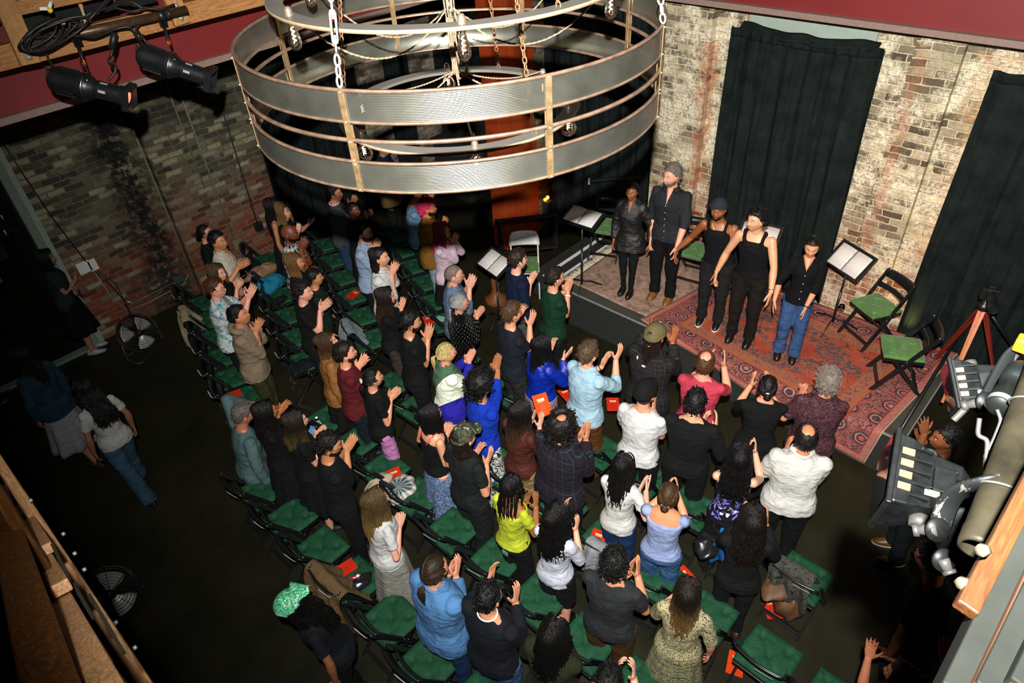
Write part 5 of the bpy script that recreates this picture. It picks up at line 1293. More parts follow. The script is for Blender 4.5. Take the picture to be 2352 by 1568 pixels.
# ================================================================ MUSIC STANDS, STOOL, TRIPOD
PAGE = simple('script_page', (0.62, 0.58, 0.55), .6, var=.02)
n = NT('printed_page'); X, Y, Z = n.sep(n.coord('Generated'))
ln = n.math('MULTIPLY', n.math('GREATER_THAN', n.math('SINE', n.math('MULTIPLY', Y, 150)), .3), n.math('GREATER_THAN', n.noise(30, 2, vec=n.coord('Generated')), .5)); ln = n.math('MULTIPLY', ln, n.math('LESS_THAN', n.math('ABSOLUTE', n.math('SUBTRACT', X, .5)), .40))
n.base(n.mix(n.math('MULTIPLY', ln, .55), (0.66, .62, .58), (.2, .18, .17))).set(rough=.6); PRINT = n.mat
def music_stand(x, y, z0, h, deg, tilt, label, pages=True):
    t = empty('music_stand', (x, y, z0), math.radians(deg), label, 'music stand')
    MB().tube([(0, 0, .10), (0, 0, h)], .012, 10).tube([(0, 0, .1), (0, 0, h * .55)], .016, 10).build('pole', M_BLACKMETAL, t)
    for k in range(3):
        a = k * 2.094 + .4; MB().tube([(0, 0, .16), (.14 * math.cos(a), .14 * math.sin(a), .11), (.30 * math.cos(a), .30 * math.sin(a), .012)], .013, 8, flat=.5).build('leg', M_BLACKMETAL, t)
    R_ = ry(math.radians(-tilt)); c = np.array([0, 0, h])
    MB().box((0, 0, 0), (.012, .52, .34), R_).box(R_ @ np.array([.03, 0, -.165]), (.06, .52, .012), R_).xf(t=c).build('desk', M_BLACKMETAL, t, smooth=False, bevel=.003)
    if pages:
        for q in (-1, 1):
            MB().grid(lambda u, v: R_ @ np.array([.014 + .012 * math.sin(PI * u), q * (.004 + .215 * u), -.15 + .28 * v]) + c, 8, 2, thick=.006, nrmv=R_ @ np.array([1, 0, 0])).build('script_page', PRINT, t)
        b = MB()
        for q in (-.07, 0, .08):
            tt = np.linspace(0, 2 * PI, 10, endpoint=False); b.tube([R_ @ np.array([.015 + .018 * math.sin(a), .0 + .006 * q, q + .018 * math.cos(a)]) + c for a in tt], .002, 5, closed=True, cap=False)
        b.build('binder_rings', M_STEEL, t)
    return t
c = at(1336, 665, ST); music_stand(c[0], c[1], ST, 1.12, 184, 70, 'tall music stand with pinkish script pages at the left stage edge')
c = at(1908, 752, ST); music_stand(c[0], c[1], ST, .98, 156, 45, 'music stand with open white script near the whitewashed brick wall')
c = at(1148, 745, 0); music_stand(c[0], c[1], 0, 1.05, 170, 62, 'music stand with open script standing over the round wooden stool')
c = at(1075, 640, 0); music_stand(7.9, 8.0, 0, 1.15, 200, 60, 'dark music stand in the gloom left of the red column', False)
c = at(1735, 560, ST + .9); music_stand(7.45, 3.05, ST, .95, 190, 50, 'music stand with white pages behind the two men in black tank tops')
WOODS = wood('turned_walnut', (0.14, 0.04, 0.012), (0.24, 0.08, 0.02), 'Z')
c = at(1140, 690, 0); t = MB().lathe([(.001, .62), (.15, .62), (.165, .605), (.165, .585), (.15, .575), (.06, .56), (.045, .52), (.055, .46), (.04, .42), (.065, .34), (.05, .22), (.07, .14), (.14, .07), (.165, .05), (.17, .02), (.165, 0), (.001, 0)], n=32).build('stool', WOODS, loc=(c[0], c[1], 0), auto=.6)
tag(t, 'round turned wooden pedestal stool holding glasses beside the white folding chair', 'stool'); sx, sy = c[0], c[1]
GLS = glass('drinking_glass')
def tumbler(x, y, z, label, r=.038, h=.11, wine=False):
    pr = [(r * .8, 0), (r * .85, .004), (r, h), (r * .93, h), (r * .78, .008), (.001, .008)] if not wine else [(.03, 0), (.006, .006), (.005, .08), (.034, .11), (.042, .15), (.034, .20), (.031, .2), (.038, .15), (.03, .115), (.001, .10)]
    o = MB().lathe(pr, n=20, cap=True).build('glass', GLS, loc=(x, y, z)); return tag(o, label, 'glass')
tumbler(sx - .05, sy + .03, .62, 'ribbed drinking glass on the round wooden stool'); tumbler(sx + .07, sy - .06, .62, 'small dish shaped green glass on the wooden stool', .045, .04)
c = at(1942, 712, ST); tumbler(7.75, c[1], ST, 'wine glass on the red rug by the brick wall', wine=True)
def bottle(x, y, z, label, cap='#1c5fb0', lab='#dfe6ee', h=.2, r=.031):
    o = MB().lathe([(.001, 0), (r * .9, 0), (r, .006), (r, h * .35), (r * .94, h * .4), (r, h * .62), (r * .8, h * .76), (.013, h * .9), (.013, h * .94), (.001, h * .94)], n=20).build('water_bottle', glass('pet_plastic', (.85, .95, 1)), loc=(x, y, z)); tag(o, label, 'bottle')
    MB().lathe([(r + .0008, h * .40), (r + .0008, h * .62)], n=20, cap=False).build('paper_label', simple('bottle_label', lab, .4), o); MB().lathe([(.001, h), (.015, h), (.015, h * .92), (.001, h * .92)], n=14).build('bottle_cap', simple('cap', cap, .4), o)
    return o
bottle(7.35, 2.92, ST + .02, 'plastic water bottle with blue label behind the men in tank tops'); bottle(7.42, 2.80, ST + .02, 'second water bottle beside the rug behind the performers')
# tripod with camera
c = at(2190, 800, 0.2); tx, ty = 7.45, 0.55
t = empty('camera_tripod', (tx, ty, 0), math.radians(200), 'red and orange wooden tripod holding a long lens camera at the right stage corner', 'tripod'); H_ = 1.55
TR = simple('red_wood_leg', (0.16, 0.015, 0.006), .45); TO = simple('orange_wood_leg', (0.42, 0.10, 0.01), .45)
for k, (dx, dy, m, zf) in enumerate(((.30, .42, TR, .56), (.48, -.12, TO, .56), (-.42, -.25, TR, .0))):
    for q in (-.018, .018): MB().bar((q * .5, q, H_), (dx * .62 + q, dy * .62, H_ - (H_ - zf) * .62), .016, .034).build('leg', m, t, smooth=False, bevel=.003)
    MB().bar((dx * .55, dy * .55, H_ - (H_ - zf) * .55), (dx, dy, zf), .022, .030).build('lower_leg', m, t, smooth=False, bevel=.003)
MB().lathe([(.001, H_ + .09), (.03, H_ + .09), (.035, H_ + .03), (.06, H_ + .02), (.06, H_ - .04), (.001, H_ - .04)], n=16).build('head', M_BLACKMETAL, t)
b = MB().box((0, 0, H_ + .16), (.10, .16, .13)).box((0, 0, H_ + .235), (.06, .07, .04)); b.build('camera_body', M_BLACKMETAL, t, smooth=False, bevel=.008)
MB().lathe([(.001, .05), (.04, .05), (.04, .10), (.046, .11), (.046, .17), (.042, .18), (.048, .24), (.052, .25), (.052, .33), (.046, .33), (.04, .31), (.001, .31)], (0, 0, H_ + .17), 24, R=ry(PI / 2) @ np.eye(3)).xf().build('lens', M_BLACKMETAL, t, auto=.6)
MB().tube([(.0, .0, H_ + .05), (-.12, .12, H_ - .05), (-.25, .18, H_ - .22)], .009, 8).build('pan_handle', M_BLACKMETAL, t)
# dark A-frame railing and black pillar at the right edge
for (p0_, p1_, lb) in ((at(2055, 1010, .55), at(2250, 690, 1.0), 'dark slanting rail beside the right end of the stage'), (on(2255, 690, 0, 7.6), on(2330, 800, 0, 7.6), 'dark diagonal brace against the right hand curtain')):
    tag(MB().tube([p0_, p1_], .02, 8).build('rail', M_BLACKMETAL), lb, 'railing')
# ================================================================ FLOOR FANS
FB = simple('fan_blade', (0.30, 0.30, 0.28), .35, .3)
def fan(x, y, deg, tilt, label, r=.27):
    t = empty('floor_fan', (x, y, 0), math.radians(deg), label, 'fan'); R_ = ry(math.radians(tilt)); c = np.array([0, 0, r + .06])
    b = MB()
    for z in (-.07, .07):
        for k in range(9): 
            rr = r * (k + 1) / 9; tt = np.linspace(0, 2 * PI, 40, endpoint=False); zz = z * (1 - (rr / r) ** 4 * .6)
            b.tube([(rr * math.cos(a), rr * math.sin(a), zz) for a in tt], .0022 if k < 8 else .007, 4, closed=True, cap=False)
        for k in range(8):
            a = k * PI / 4; b.tube([(.02 * math.cos(a), .02 * math.sin(a), z), (r * .7 * math.cos(a), r * .7 * math.sin(a), z * .86), (r * math.cos(a), r * math.sin(a), z * .4)], .003, 4)
    b.xf(R=R_ , t=c).build('cage', M_BLACKMETAL, t)
    for k in range(3):
        a0 = k * 2.094
        def f(u, v):
            rr = .05 + (r * .86 - .05) * u; a = a0 + (v - .5) * (1.25 - .35 * abs(u - .6)) ; return np.array([rr * math.cos(a), rr * math.sin(a), .03 * (v - .5)])
        MB().grid(f, 8, 8, thick=.003).xf(R=R_, t=c).build('blade', FB, t)
    MB().lathe([(.001, .085), (.03, .08), (.035, .03), (.04, -.02), (.06, -.06), (.05, -.14), (.001, -.15)], n=18).xf(R=R_, t=c).build('motor_hub', M_BLACKMETAL, t)
    MB().tube([c + R_ @ np.array([0, r + .01, 0]), (0, r + .03, .05), (.15, r - .02, .012), (.15, -r + .02, .012), (0, -r - .03, .05), c + R_ @ np.array([0, -r - .01, 0])], .011, 8).tube([(-.15, -r + .02, .012), (-.15, r - .02, .012)], .011, 8).tube([(-.15, r - .02, .012), (0, r + .03, .05)], .011, 8).tube([(-.15, -r + .02, .012), (0, -r - .03, .05)], .011, 8).build('stand', M_BLACKMETAL, t)
    return t
c = at(322, 775, .25); fan(c[0], c[1], -75, 55, 'black floor fan with pale blades on the floor below the brick wall')
c = at(258, 1378, .25); fan(c[0], c[1], -60, 35, 'black floor fan in the dark beside the balcony edge')
# ================================================================ DOORWAY ROOM: sconce, plants, frame
BRZ = simple('dark_bronze', (0.05, 0.04, 0.03), .4, .5); CND = simple('candle_tube', (0.42, 0.36, 0.26), .5)
c = on(60, 560, 1, 10.6); t = empty('candelabra', (c[0] - .1, 10.75, 1.75), 0, 'dark wrought candelabra with candle bulbs in the doorway room', 'candelabra')
for k in range(6):
    a = k * PI / 3 + .3; MB().tube([(0, 0, 0), (.12 * math.cos(a), .12 * math.sin(a), -.08), (.24 * math.cos(a), .24 * math.sin(a), -.03), (.27 * math.cos(a), .27 * math.sin(a), .05)], .006, 6).build('arm', BRZ, t)
    MB().lathe([(.012, .05), (.012, .12), (.001, .12)], (.27 * math.cos(a), .27 * math.sin(a), 0), 10).build('candle', CND, t)
    MB().lathe([(.008, .12), (.014, .15), (.009, .18), (.001, .20)], (.27 * math.cos(a), .27 * math.sin(a), 0), 10).build('bulb', GL, t)
MB().tube([(0, 0, -.06), (0, 0, 1.5)], .01, 8).build('stem', BRZ, t)
LEAF = simple('dried_leaf', (0.05, 0.05, 0.02), .7); b = MB()
for k in range(90):
    p = np.array([rng.uniform(-.45, .45), rng.uniform(-.15, .15), rng.uniform(0, 1.0)]); d = nrm((rng.uniform(-1, 1), rng.uniform(-1, 1), rng.uniform(-.3, 1)))
    b.tube([p, p + d * .08, p + d * .15], [.004, .022, .002], 5, flat=.2)
for k in range(6): b.tube([(rng.uniform(-.1, .1), 0, -1.0), (rng.uniform(-.3, .3), 0, .4), (rng.uniform(-.4, .4), 0, 1.0)], .008, 5)
tag(b.build('branch_arrangement', LEAF, loc=(.35, 11.0, 1.0)), 'dark dried branches standing in the doorway room', 'plant')
c = on(20, 690, 1, 9.2); t = MB().box((0, 0, 0), (.42, .03, .16)).build('picture_frame', simple('silver_frame', (.12, .13, .12), .4, .5), loc=(c[0] - .1, 10.07 if False else 9.9, c[2]), smooth=False, bevel=.006); t.rotation_euler = (0, 0, 0)
tag(t, 'small silver framed picture at the left edge of the photo in the dark', 'frame'); MB().box((0, -.017, 0), (.35, .004, .10)).build('picture', simple('dark_picture', (.03, .02, .018), .4), t, smooth=False)
tag(MB().tube([(.1, 9.9, 0), (.1, 9.9, 1.25)], .03, 8).lathe([(.001, 0), (.16, 0), (.16, .02), (.001, .03)], (.1, 9.9, 0), 16).build('sign_post', M_BLACKMETAL), 'black post carrying the small silver frame', 'post')
# warm globe lamps and beer tap glow at the back
tag(MB().ell((7.78, 6.85, .70), (.03, .03, .025), 8).ell((7.82, 6.83, .73), (.03, .03, .03), 8).ell((7.85, 6.86, .70), (.028, .028, .025), 8).build('amber_lamp', emis('amber_glow', (1, .28, .02), 8)), 'small cluster of glowing amber lights behind the hand rail', 'lamp')
tag(MB().box((7.83, 6.84, .35), (.14, .12, .62)).build('lamp_stand', DARK, smooth=False), 'dark box under the amber lights', 'box')
# piano-like dark block in the back gloom, green lit bottle
tag(MB().box((8.6, 9.2, .515), (1.5, .9, 1.03)).box((8.6, 9.2, 1.05), (1.55, .95, .05)).build('bar_counter', DARK, smooth=False, bevel=.02), 'dark upright counter in the gloom behind the red column', 'counter')
tag(MB().lathe([(.001, 0), (.04, 0), (.04, .12), (.015, .17), (.015, .22), (.001, .22)], (8.2, 8.9, 1.08), 14).build('green_bottle', simple('lime_glass', (.25, .35, .02), .2)), 'lime green bottle on the dark counter', 'bottle')
# ================================================================ PROGRAMS AND BELONGINGS
REDP_ = simple('program_red', (0.50, 0.020, 0.006), .9, 0.0, 0.08, var=.06, nscale=8); ORP = simple('program_orange', (0.60, 0.050, 0.004), .9, 0.0, 0.08, var=.05, nscale=8)
CREAM = simple('cream_ink', (0.80, 0.60, 0.32), .5); INK = simple('dark_red_ink', (0.22, 0.012, 0.006), .6); INKB = simple('black_ink', (0.02, 0.008, 0.006), .6)
def program_mesh(parent_name, matr):
    o = MB().box((0, 0, 0), (.216, .14, .0024)).build(parent_name, matr, smooth=False)
    b = MB()
    for (a, c_) in ((.082, 0), (.070, .009), (.070, -.009)): b.add([(a + .006, c_, .0016), (a - .005, c_ + .006, .0016), (a - .005, c_ - .006, .0016)], [(0, 1, 2)])
    b.build('emblem', INKB, o, smooth=False)
    cu = bpy.data.curves.new('title', 'FONT'); cu.body = 'TENDER'; cu.size = .026; cu.align_x = 'CENTER'; cu.align_y = 'CENTER'; cu.extrude = .0003; cu.offset = .0012
    t = bpy.data.objects.new('title', cu); COL.objects.link(t); bpy.context.view_layer.update(); me = bpy.data.meshes.new_from_object(t.evaluated_get(bpy.context.evaluated_depsgraph_get())); bpy.data.objects.remove(t)
    me.materials.clear(); me.materials.append(CREAM); tt = bpy.data.objects.new('title', me); COL.objects.link(tt); tt.parent = o; tt.location = (.050, 0, .0016); tt.rotation_euler = (0, 0, -PI / 2); tt.scale = (.75, 1.15, 1)
    MB().box((.033, 0, .0015), (.003, .060, .0004)).build('title_rule', CREAM, o, smooth=False)
    b = MB()
    for i, (x, wd) in enumerate(((.024, .03), (.017, .024), (.010, .036), (.001, .02), (-.008, .05), (-.015, .046), (-.022, .06), (-.029, .055), (-.036, .05), (-.043, .058), (-.050, .04), (-.066, .09), (-.073, .08), (-.090, .1))):
        r_ = np.random.default_rng(i); y = -wd / 2
        while y < wd / 2:
            l = r_.uniform(.004, .012); b.box((x, y + l / 2, .0014), (.0026, l, .0004)); y += l + .002
    b.build('body_text', INK, o, smooth=False)
    return o
PRG = {0: program_mesh('program_leaflet', REDP_), 1: program_mesh('program_leaflet', ORP)}; prg_used = {0: 0, 1: 0}
def program(p, Rm, label, orange=False):
    k = 1 if orange else 0; o = PRG[k] if not prg_used[k] else copy_tree(PRG[k]); prg_used[k] = 1
    m4 = Matrix.Identity(4)
    for i in range(3):
        for j in range(3): m4[i][j] = Rm[i][j]
        m4[i][3] = p[i]
    o.matrix_world = m4; tag(o, label, 'program', 'printed programs'); return o
def flat_prog(px, py, z, deg, label, orange=False, tilt=0.0):
    p = at(px, py, z); program(p, rz(math.radians(deg)) @ ry(tilt), label, orange)
SZ = .532
flat_prog(812, 676, SZ, 15, 'red printed program lying on a third row chair beside the man in white')
flat_prog(533, 908, SZ, 165, 'red program on the end chair of the rearmost left row')
flat_prog(790, 1307, SZ, 170, 'red program on the chair with the black purse')
flat_prog(985, 735, SZ, 60, 'red program on the front left row end chair', )
flat_prog(908, 1092, SZ, 70, 'red program beside the folded plaid shirt'); flat_prog(1372, 1238, SZ, 20, 'red program on a chair behind the woman in wide blue jeans')
flat_prog(1576, 1325, .30, 75, 'red program standing by the woman in lavender top', ); flat_prog(1690, 1523, .004, 20, 'red program on the floor under the brown boots', True)
flat_prog(1772, 1395, .004, 45, 'red program on the floor under the brown bag'); flat_prog(1302, 905, SZ, 70, 'red program on the chair beside the blue bomber jacket'); flat_prog(1408, 928, SZ, 40, 'red program on the front row chair by the man in white tee')
flat_prog(1640, 1180, SZ, 10, 'red program on the second row chair beside the lavender top')
def cloth(name, cat, label, fn, mat, nu=24, nv=24, thick=.006, loc=None):
    o = MB().grid(fn, nu, nv, thick=thick).build(name, mat, loc=loc); s_ = o.modifiers.new('sub', 'SUBSURF'); s_.levels = 1; s_.render_levels = 1; return tag(o, label, cat)
# coats over chair backs: a sheet folded over the top rail
def coat(x, y, deg, mat, label, wd=.46, front=.35, back=.62, seed=1):
    r = np.random.default_rng(seed); ph = r.uniform(0, 6, 6); A = rz(math.radians(deg))
    def f(u, v):
        s_ = v * (front + back) - front; a = (u - .5)
        if s_ < 0: z = .83 + s_; xx = -.20 + .58 * (-s_) * .9 + .02
        else: z = .83 - s_; xx = -.26 - .05 * math.sin(s_ * 6)
        z = z + .012 * math.cos(min(abs(s_) * 40, 1.5)) - .05 * a * a
        k = min(1, abs(s_) * 5); xx += k * .028 * math.sin(u * 17 + ph[0] + 2 * s_) ; yy = a * wd * (1 + .15 * abs(s_)) + .02 * math.sin(9 * s_ + ph[1]) * k
        zz = z + (.07 * math.sin(u * 7 + ph[2]) if s_ > back * .8 else 0) * 1.0
        return A @ np.array([xx, yy, zz]) + np.array([x, y, 0])
    return cloth('coat', 'coat', label, f, mat, 30, 30, .012)
def seat_at(px, py): p = at(px, py, .47); return p
p = seat_at(455, 712); coat(2.50, 8.40, -18, fabric('#a89878'), 'pale khaki jacket over the back of a rearmost left row chair', .42, .25, .35, 2)
coat(1.42, 3.68, 0, fabric('#6b5638'), 'brown corduroy jacket hanging over a rearmost main row chair back', .50, .30, .58, 3)
coat(3.72, 6.42, -22, fabric('#7c8689'), 'grey jacket hanging over the end chair of the third left row', .36, .28, .60, 4)
coat(4.08, 1.2, 0, fabric('#1d6fb8', 'rib'), 'bright blue puffer jacket with tan collar on a front main row chair', .42, .3, .5, 5)
coat(4.08, 0.75, 0, fabric('#4a4a42', 'swirl', '#101010'), 'grey black patterned scarf over a front main row chair', .36, .3, .5, 6)
coat(3.2, 2.05, 0, fabric('#8a8a90'), 'pale grey hooded sweater on a second main row chair', .36, .3, .4, 7)
def lump(px, py, z, r, mat, name, cat, label, seed=0, sq=1.0):
    c = at(px, py, z); rr = np.random.default_rng(seed); ph = rr.uniform(0, 6, 8); V = MB(); th = np.linspace(0.02, PI - .02, 16); a = np.linspace(0, 2 * PI, 28, endpoint=False)
    rings = [[(r[0] * math.sin(t) * math.cos(x) * (1 + .14 * math.sin(3 * x + ph[0] + t * 3) + .07 * math.sin(8 * x + ph[1] + 4 * t)), r[1] * math.sin(t) * math.sin(x) * (1 + .13 * math.sin(4 * x + ph[2])), r[2] * math.cos(t) * (1 + .25 * math.sin(5 * x + ph[3]) * math.sin(t)) ) for x in a] for t in th[::-1]]
    o = V.loft(rings).build(name, mat, loc=tuple(c)); return tag(o, label, cat)
lump(915, 1125, .54, (.20, .16, .05), fabric('#2f4c5e', 'plaid', '#c4bda8'), 'folded_shirt', 'shirt', 'crumpled blue and cream plaid shirt on a chair cushion', 2)
lump(870, 1110, .58, (.17, .08, .07), fabric('#b5a58c'), 'handbag', 'bag', 'beige soft handbag behind the plaid shirt', 3)
bag = lump(818, 1345, .53, (.17, .07, .055), simple('black_leather', (.01, .01, .011), .25, spec=.7), 'purse', 'purse', 'black leather purse on a chair of the rearmost main row', 4)
MB().tube([(-.15, 0, 0), (-.2, .12, -.02), (-.05, .2, -.03), (.1, .1, -.02), (.15, 0, 0)], .006, 6).build('strap', M_RUBBER, bag)
lump(803, 1338, .55, (.10, .05, .035), fabric('#b03040', 'floral', '#f0d8dc'), 'cosmetic_pouch', 'pouch', 'small red floral pouch beside the black purse', 5)
b1 = bottle(0, 0, 0, 'clear plastic bottle lying on the red program by the purse'); p = at(790, 1340, .54); b1.location = tuple(p); b1.rotation_euler = (PI / 2, 0, 1.0)
p = at(733, 978, .56); bottle(p[0], p[1], .50, 'white capped water bottle by the woman with streaked hair', '#e8e8e8')
lump(710, 985, .56, (.10, .12, .07), fabric('#5f86b8', 'denim'), 'denim_jacket', 'coat', 'pale denim jacket bundled beside the water bottle', 6)
lump(615, 655, .55, (.26, .16, .12), fabric('#1b7d9c'), 'backpack', 'bag', 'teal blue backpack on a second left row chair', 8)
lump(600, 625, .62, (.26, .12, .10), simple('tan_leather', (.22, .12, .06), .5), 'leather_bag', 'bag', 'tan leather bag with brown strap near the brick wall', 9)
lump(640, 690, .56, (.13, .06, .05), simple('black_gloss', (.01, .01, .01), .15, spec=.8), 'black_bag', 'bag', 'glossy black shoulder bag below the teal backpack', 10)
lump(1790, 1340, .52, (.20, .13, .07), simple('brown_suede', (.09, .04, .015), .6), 'brown_bag', 'bag', 'brown suede bag hanging off the last second row chair', 11)
lump(1812, 1385, .34, (.12, .13, .17), simple('brown_suede', (.09, .04, .015), .6), 'sling_bag', 'bag', 'slouchy brown sling bag hanging below the end chair', 12)
lump(1630, 1245, .53, (.18, .13, .07), simple('black_leather', (.01, .01, .011), .25, spec=.7), 'black_bag', 'bag', 'black leather bag with straps on a second row chair', 13)
lump(695, 840, .52, (.14, .12, .06), fabric('#10141c'), 'dark_scarf', 'scarf', 'dark navy scarf bundled on a second left row chair', 14)
p = at(1015, 732, .54); tag(MB().box(p, (.09, .16, .02), rz(.4)).build('phone', simple('aqua_phone', (.18, .35, .30), .3), smooth=False, bevel=.006), 'small pale aqua wallet beside the front left row programs', 'wallet')
p = at(1562, 1340, .56); bottle(p[0], p[1], .36, 'dark blue bottle held by the woman in the cream print dress', '#30b0e0', '#101c40')
# ================================================================ BALCONY RAILS (nearest things)
WRY = wood('worn_red_wood', (0.06, 0.020, 0.004), (0.13, 0.05, 0.010), 'Y'); WLY = wood('pale_split_wood', (0.42, 0.20, 0.08), (0.62, 0.36, 0.17), 'Y'); STRAP = simple('olive_steel', (0.03, 0.028, 0.018), .5, .3)
def ybar(px, py, z, wd, th, y0, y1, mat, name, label, cat, rise=0.0, tx=0.0):
    p = at(px, py, z); A = np.array([p[0] + (y0 - p[1]) * tx, y0, z]); B = np.array([p[0] + (y1 - p[1]) * tx, y1, z + rise])
    return tag(MB().bar(A, B, wd, th, (1, 0, 0)).build(name, mat, smooth=False, bevel=.004), label, cat)
bx = at(120, 1568, 5.0)
# wide dark red handrail board, then stacked pale blocks, then lower strips
for (pxa, pya, z, wd, th, y0, y1, mat, nm, lb) in (
    (262, 1560, 4.55, .030, .06, .6, 4.2, WRY, 'side_rail', 'brown side rail running under the handrail board'),
    (325, 1560, 4.15, .035, .05, .6, 4.4, WLY, 'lower_rail', 'pinkish lower rail at the outer balcony edge')):
    ybar(pxa, pya, z, wd, th, y0, y1, mat, nm, lb, 'railing')
def dbar(pa_, da, pb_, db, wd, th, mat, name, label, cat='timber'):
    A = near(*pa_, da); B = near(*pb_, db); D = nrm(B - A); h = np.cross(D, nrm((A + B) / 2 - CP))
    o = MB().bar(A, B, wd, th, h).build(name, mat, smooth=False, bevel=.004); return tag(o, label, cat)
dbar((150, 1700), 1.10, (-12, 1120), 3.2, .066, .04, WRY, 'handrail_board', 'wide dark red worn stringer board at the lower left corner', 'railing')
dbar((260, 1620), 1.16, (130, 1358), 2.1, .045, .03, WLY, 'timber_block', 'nearest pale split timber block on the balcony edge')
dbar((140, 1352), 1.9, (72, 1226), 3.0, .040, .03, WLY, 'timber_block', 'middle pale timber block on the balcony edge')
dbar((108, 1262), 2.3, (50, 1163), 3.4, .034, .03, WLY, 'timber_block', 'farthest pale timber block on the balcony edge')
for k, ((a, b_), (c, d)) in enumerate((((120, 1248), (165, 1345)), ((168, 1340), (215, 1420)), ((262, 1520), (300, 1568)), ((205, 1365), (285, 1500)))):
    tag(MB().bar(at(a, b_, 4.62), at(c, d, 4.62), .007, .006, (1, 0, 0)).build('steel_strap', STRAP, smooth=False), 'olive steel strap on the balcony rail, number %s from the far end' % ordn[k], 'strap')
for k, (a, b_) in enumerate(((142, 1228), (168, 1273), (190, 1310), (262, 1432), (306, 1490), (67, 1151))):
    c = at(a, b_, 4.2); tag(MB().lathe([(.001, .010), (.006, .010), (.0065, 0), (.001, 0)], c, 8, R=ry(PI / 2)).build('bolt', BOLT), 'small bright bolt on the outer balcony rail, %s from the far end' % ordn[k], 'bolt')
# right: steel channel rails with an orange timber between
CHN = simple('grey_channel_steel', (0.013, 0.0145, 0.0125), .6, 0.0, .10, nscale=10, var=.25); ORW = wood('orange_timber', (0.045, 0.015, 0.0035), (0.085, 0.030, 0.007), 'X')
def near_bar(pa_, pb_, da, db, wd, th, mat, name, label, cat, hint=(0, 1, 0)):
    A = near(*pa_, da); B = near(*pb_, db); return tag(MB().bar(A, B, wd, th, hint).build(name, mat, smooth=False, bevel=.003), label, cat)
VH = tuple(nrm(CAM_M[0]))
CH_ = (('steel_channel', 2178, .034, CHN, 'grey steel channel rail at the lower right corner, innermost'), ('steel_channel', 2256, .036, CHN, 'grey steel channel rail, middle of the lower right rails'),
    ('steel_channel', 2345, .046, CHN, 'grey steel channel rail, outermost at the lower right corner'))
RST = simple('rust_edge', (.06, .022, .008), .6)
for nm, xb, wd, m, lb in CH_: near_bar((xb, 1568 + 40), (xb + 235, 1568 - 460), 1.05, 1.32, wd, .05, m, nm, lb, 'railing', VH)
for xb, lb in ((2216, 'inner thin rusty strip between the grey channel rails'), (2297, 'outer thin rusty strip between the grey channel rails')): near_bar((xb, 1608), (xb + 235, 1108), 1.045, 1.31, .010, .05, RST, 'rust_strip', lb, 'railing', VH)
near_bar((2216, 1402), (2410, 1030), 1.08, 1.30, .026, .02, ORW, 'timber_rail', 'short orange timber with bolts beside the grey channel rails', 'timber', VH)
for k, (a, b_) in enumerate(((2262, 1262), (2216, 1338))):
    c = near(a, b_, 1.10); tag(MB().lathe([(.001, .010), (.008, .010), (.009, 0), (.001, 0)], c, 6, R=rot_to(-CAM_M[0] + .5 * CAM_M[2])).build('bolt', simple('cream_bolt', (.07, .062, .042), .5)), ('upper' if k == 0 else 'lower') + ' cream bolt on the orange timber', 'bolt')
# big steel pipe
PIP = simple('worn_steel_pipe', (0.014, 0.012, 0.007), .5, .1, .15, nscale=14, var=.6); A = near(2243, 1262, 1.35); B = near(2385, 870, 1.62); D = nrm(B - A); Fp = rot_to(D)
tt = MB().lathe([(.022, 0), (.027, 0), (.0282, .008), (.0282, .035), (.027, .04), (.027, np.linalg.norm(B - A) + .35)], A, 32, R=Fp, cap=False); tt.lathe([(.022, np.linalg.norm(B - A)), (.022, 0)], A, 32, R=Fp, cap=False)
pp_ = tag(tt.build('steel_pipe', PIP), 'thick worn steel pipe holding the black work lights at the right edge', 'pipe')
for k, tq in enumerate((.13, .34)):
    c = A + D * tq; a = np.linspace(0, 2 * PI, 24, endpoint=False); MB().tube([c + Fp @ np.array([.030 * math.cos(x), .030 * math.sin(x), .012 * math.cos(x)]) for x in a], .0022, 6, closed=True, cap=False).build('cable_tie', simple('grey_cord', (.04, .04, .037), .5), pp_)
WL = simple('scuffed_black_metal', (0.003, 0.0036, 0.0036), .45, .0, .14, nscale=40, var=.5); GGREY = simple('grey_knob', (.026, .025, .022), .5, 0.0, .2); COPP = simple('copper_reflector', (.16, .085, .045), .4, .3)
n = NT('scratched_bracket'); sc_ = n.noise(45, 4, .75, vec=n.map((1, 1, .3))); n.base(n.ramp(sc_, [(.56, (.006, .007, .007)), (.60, (.07, .07, .06))])).set(rough=.45, metal=.0, spec=.15); SCR = n.mat
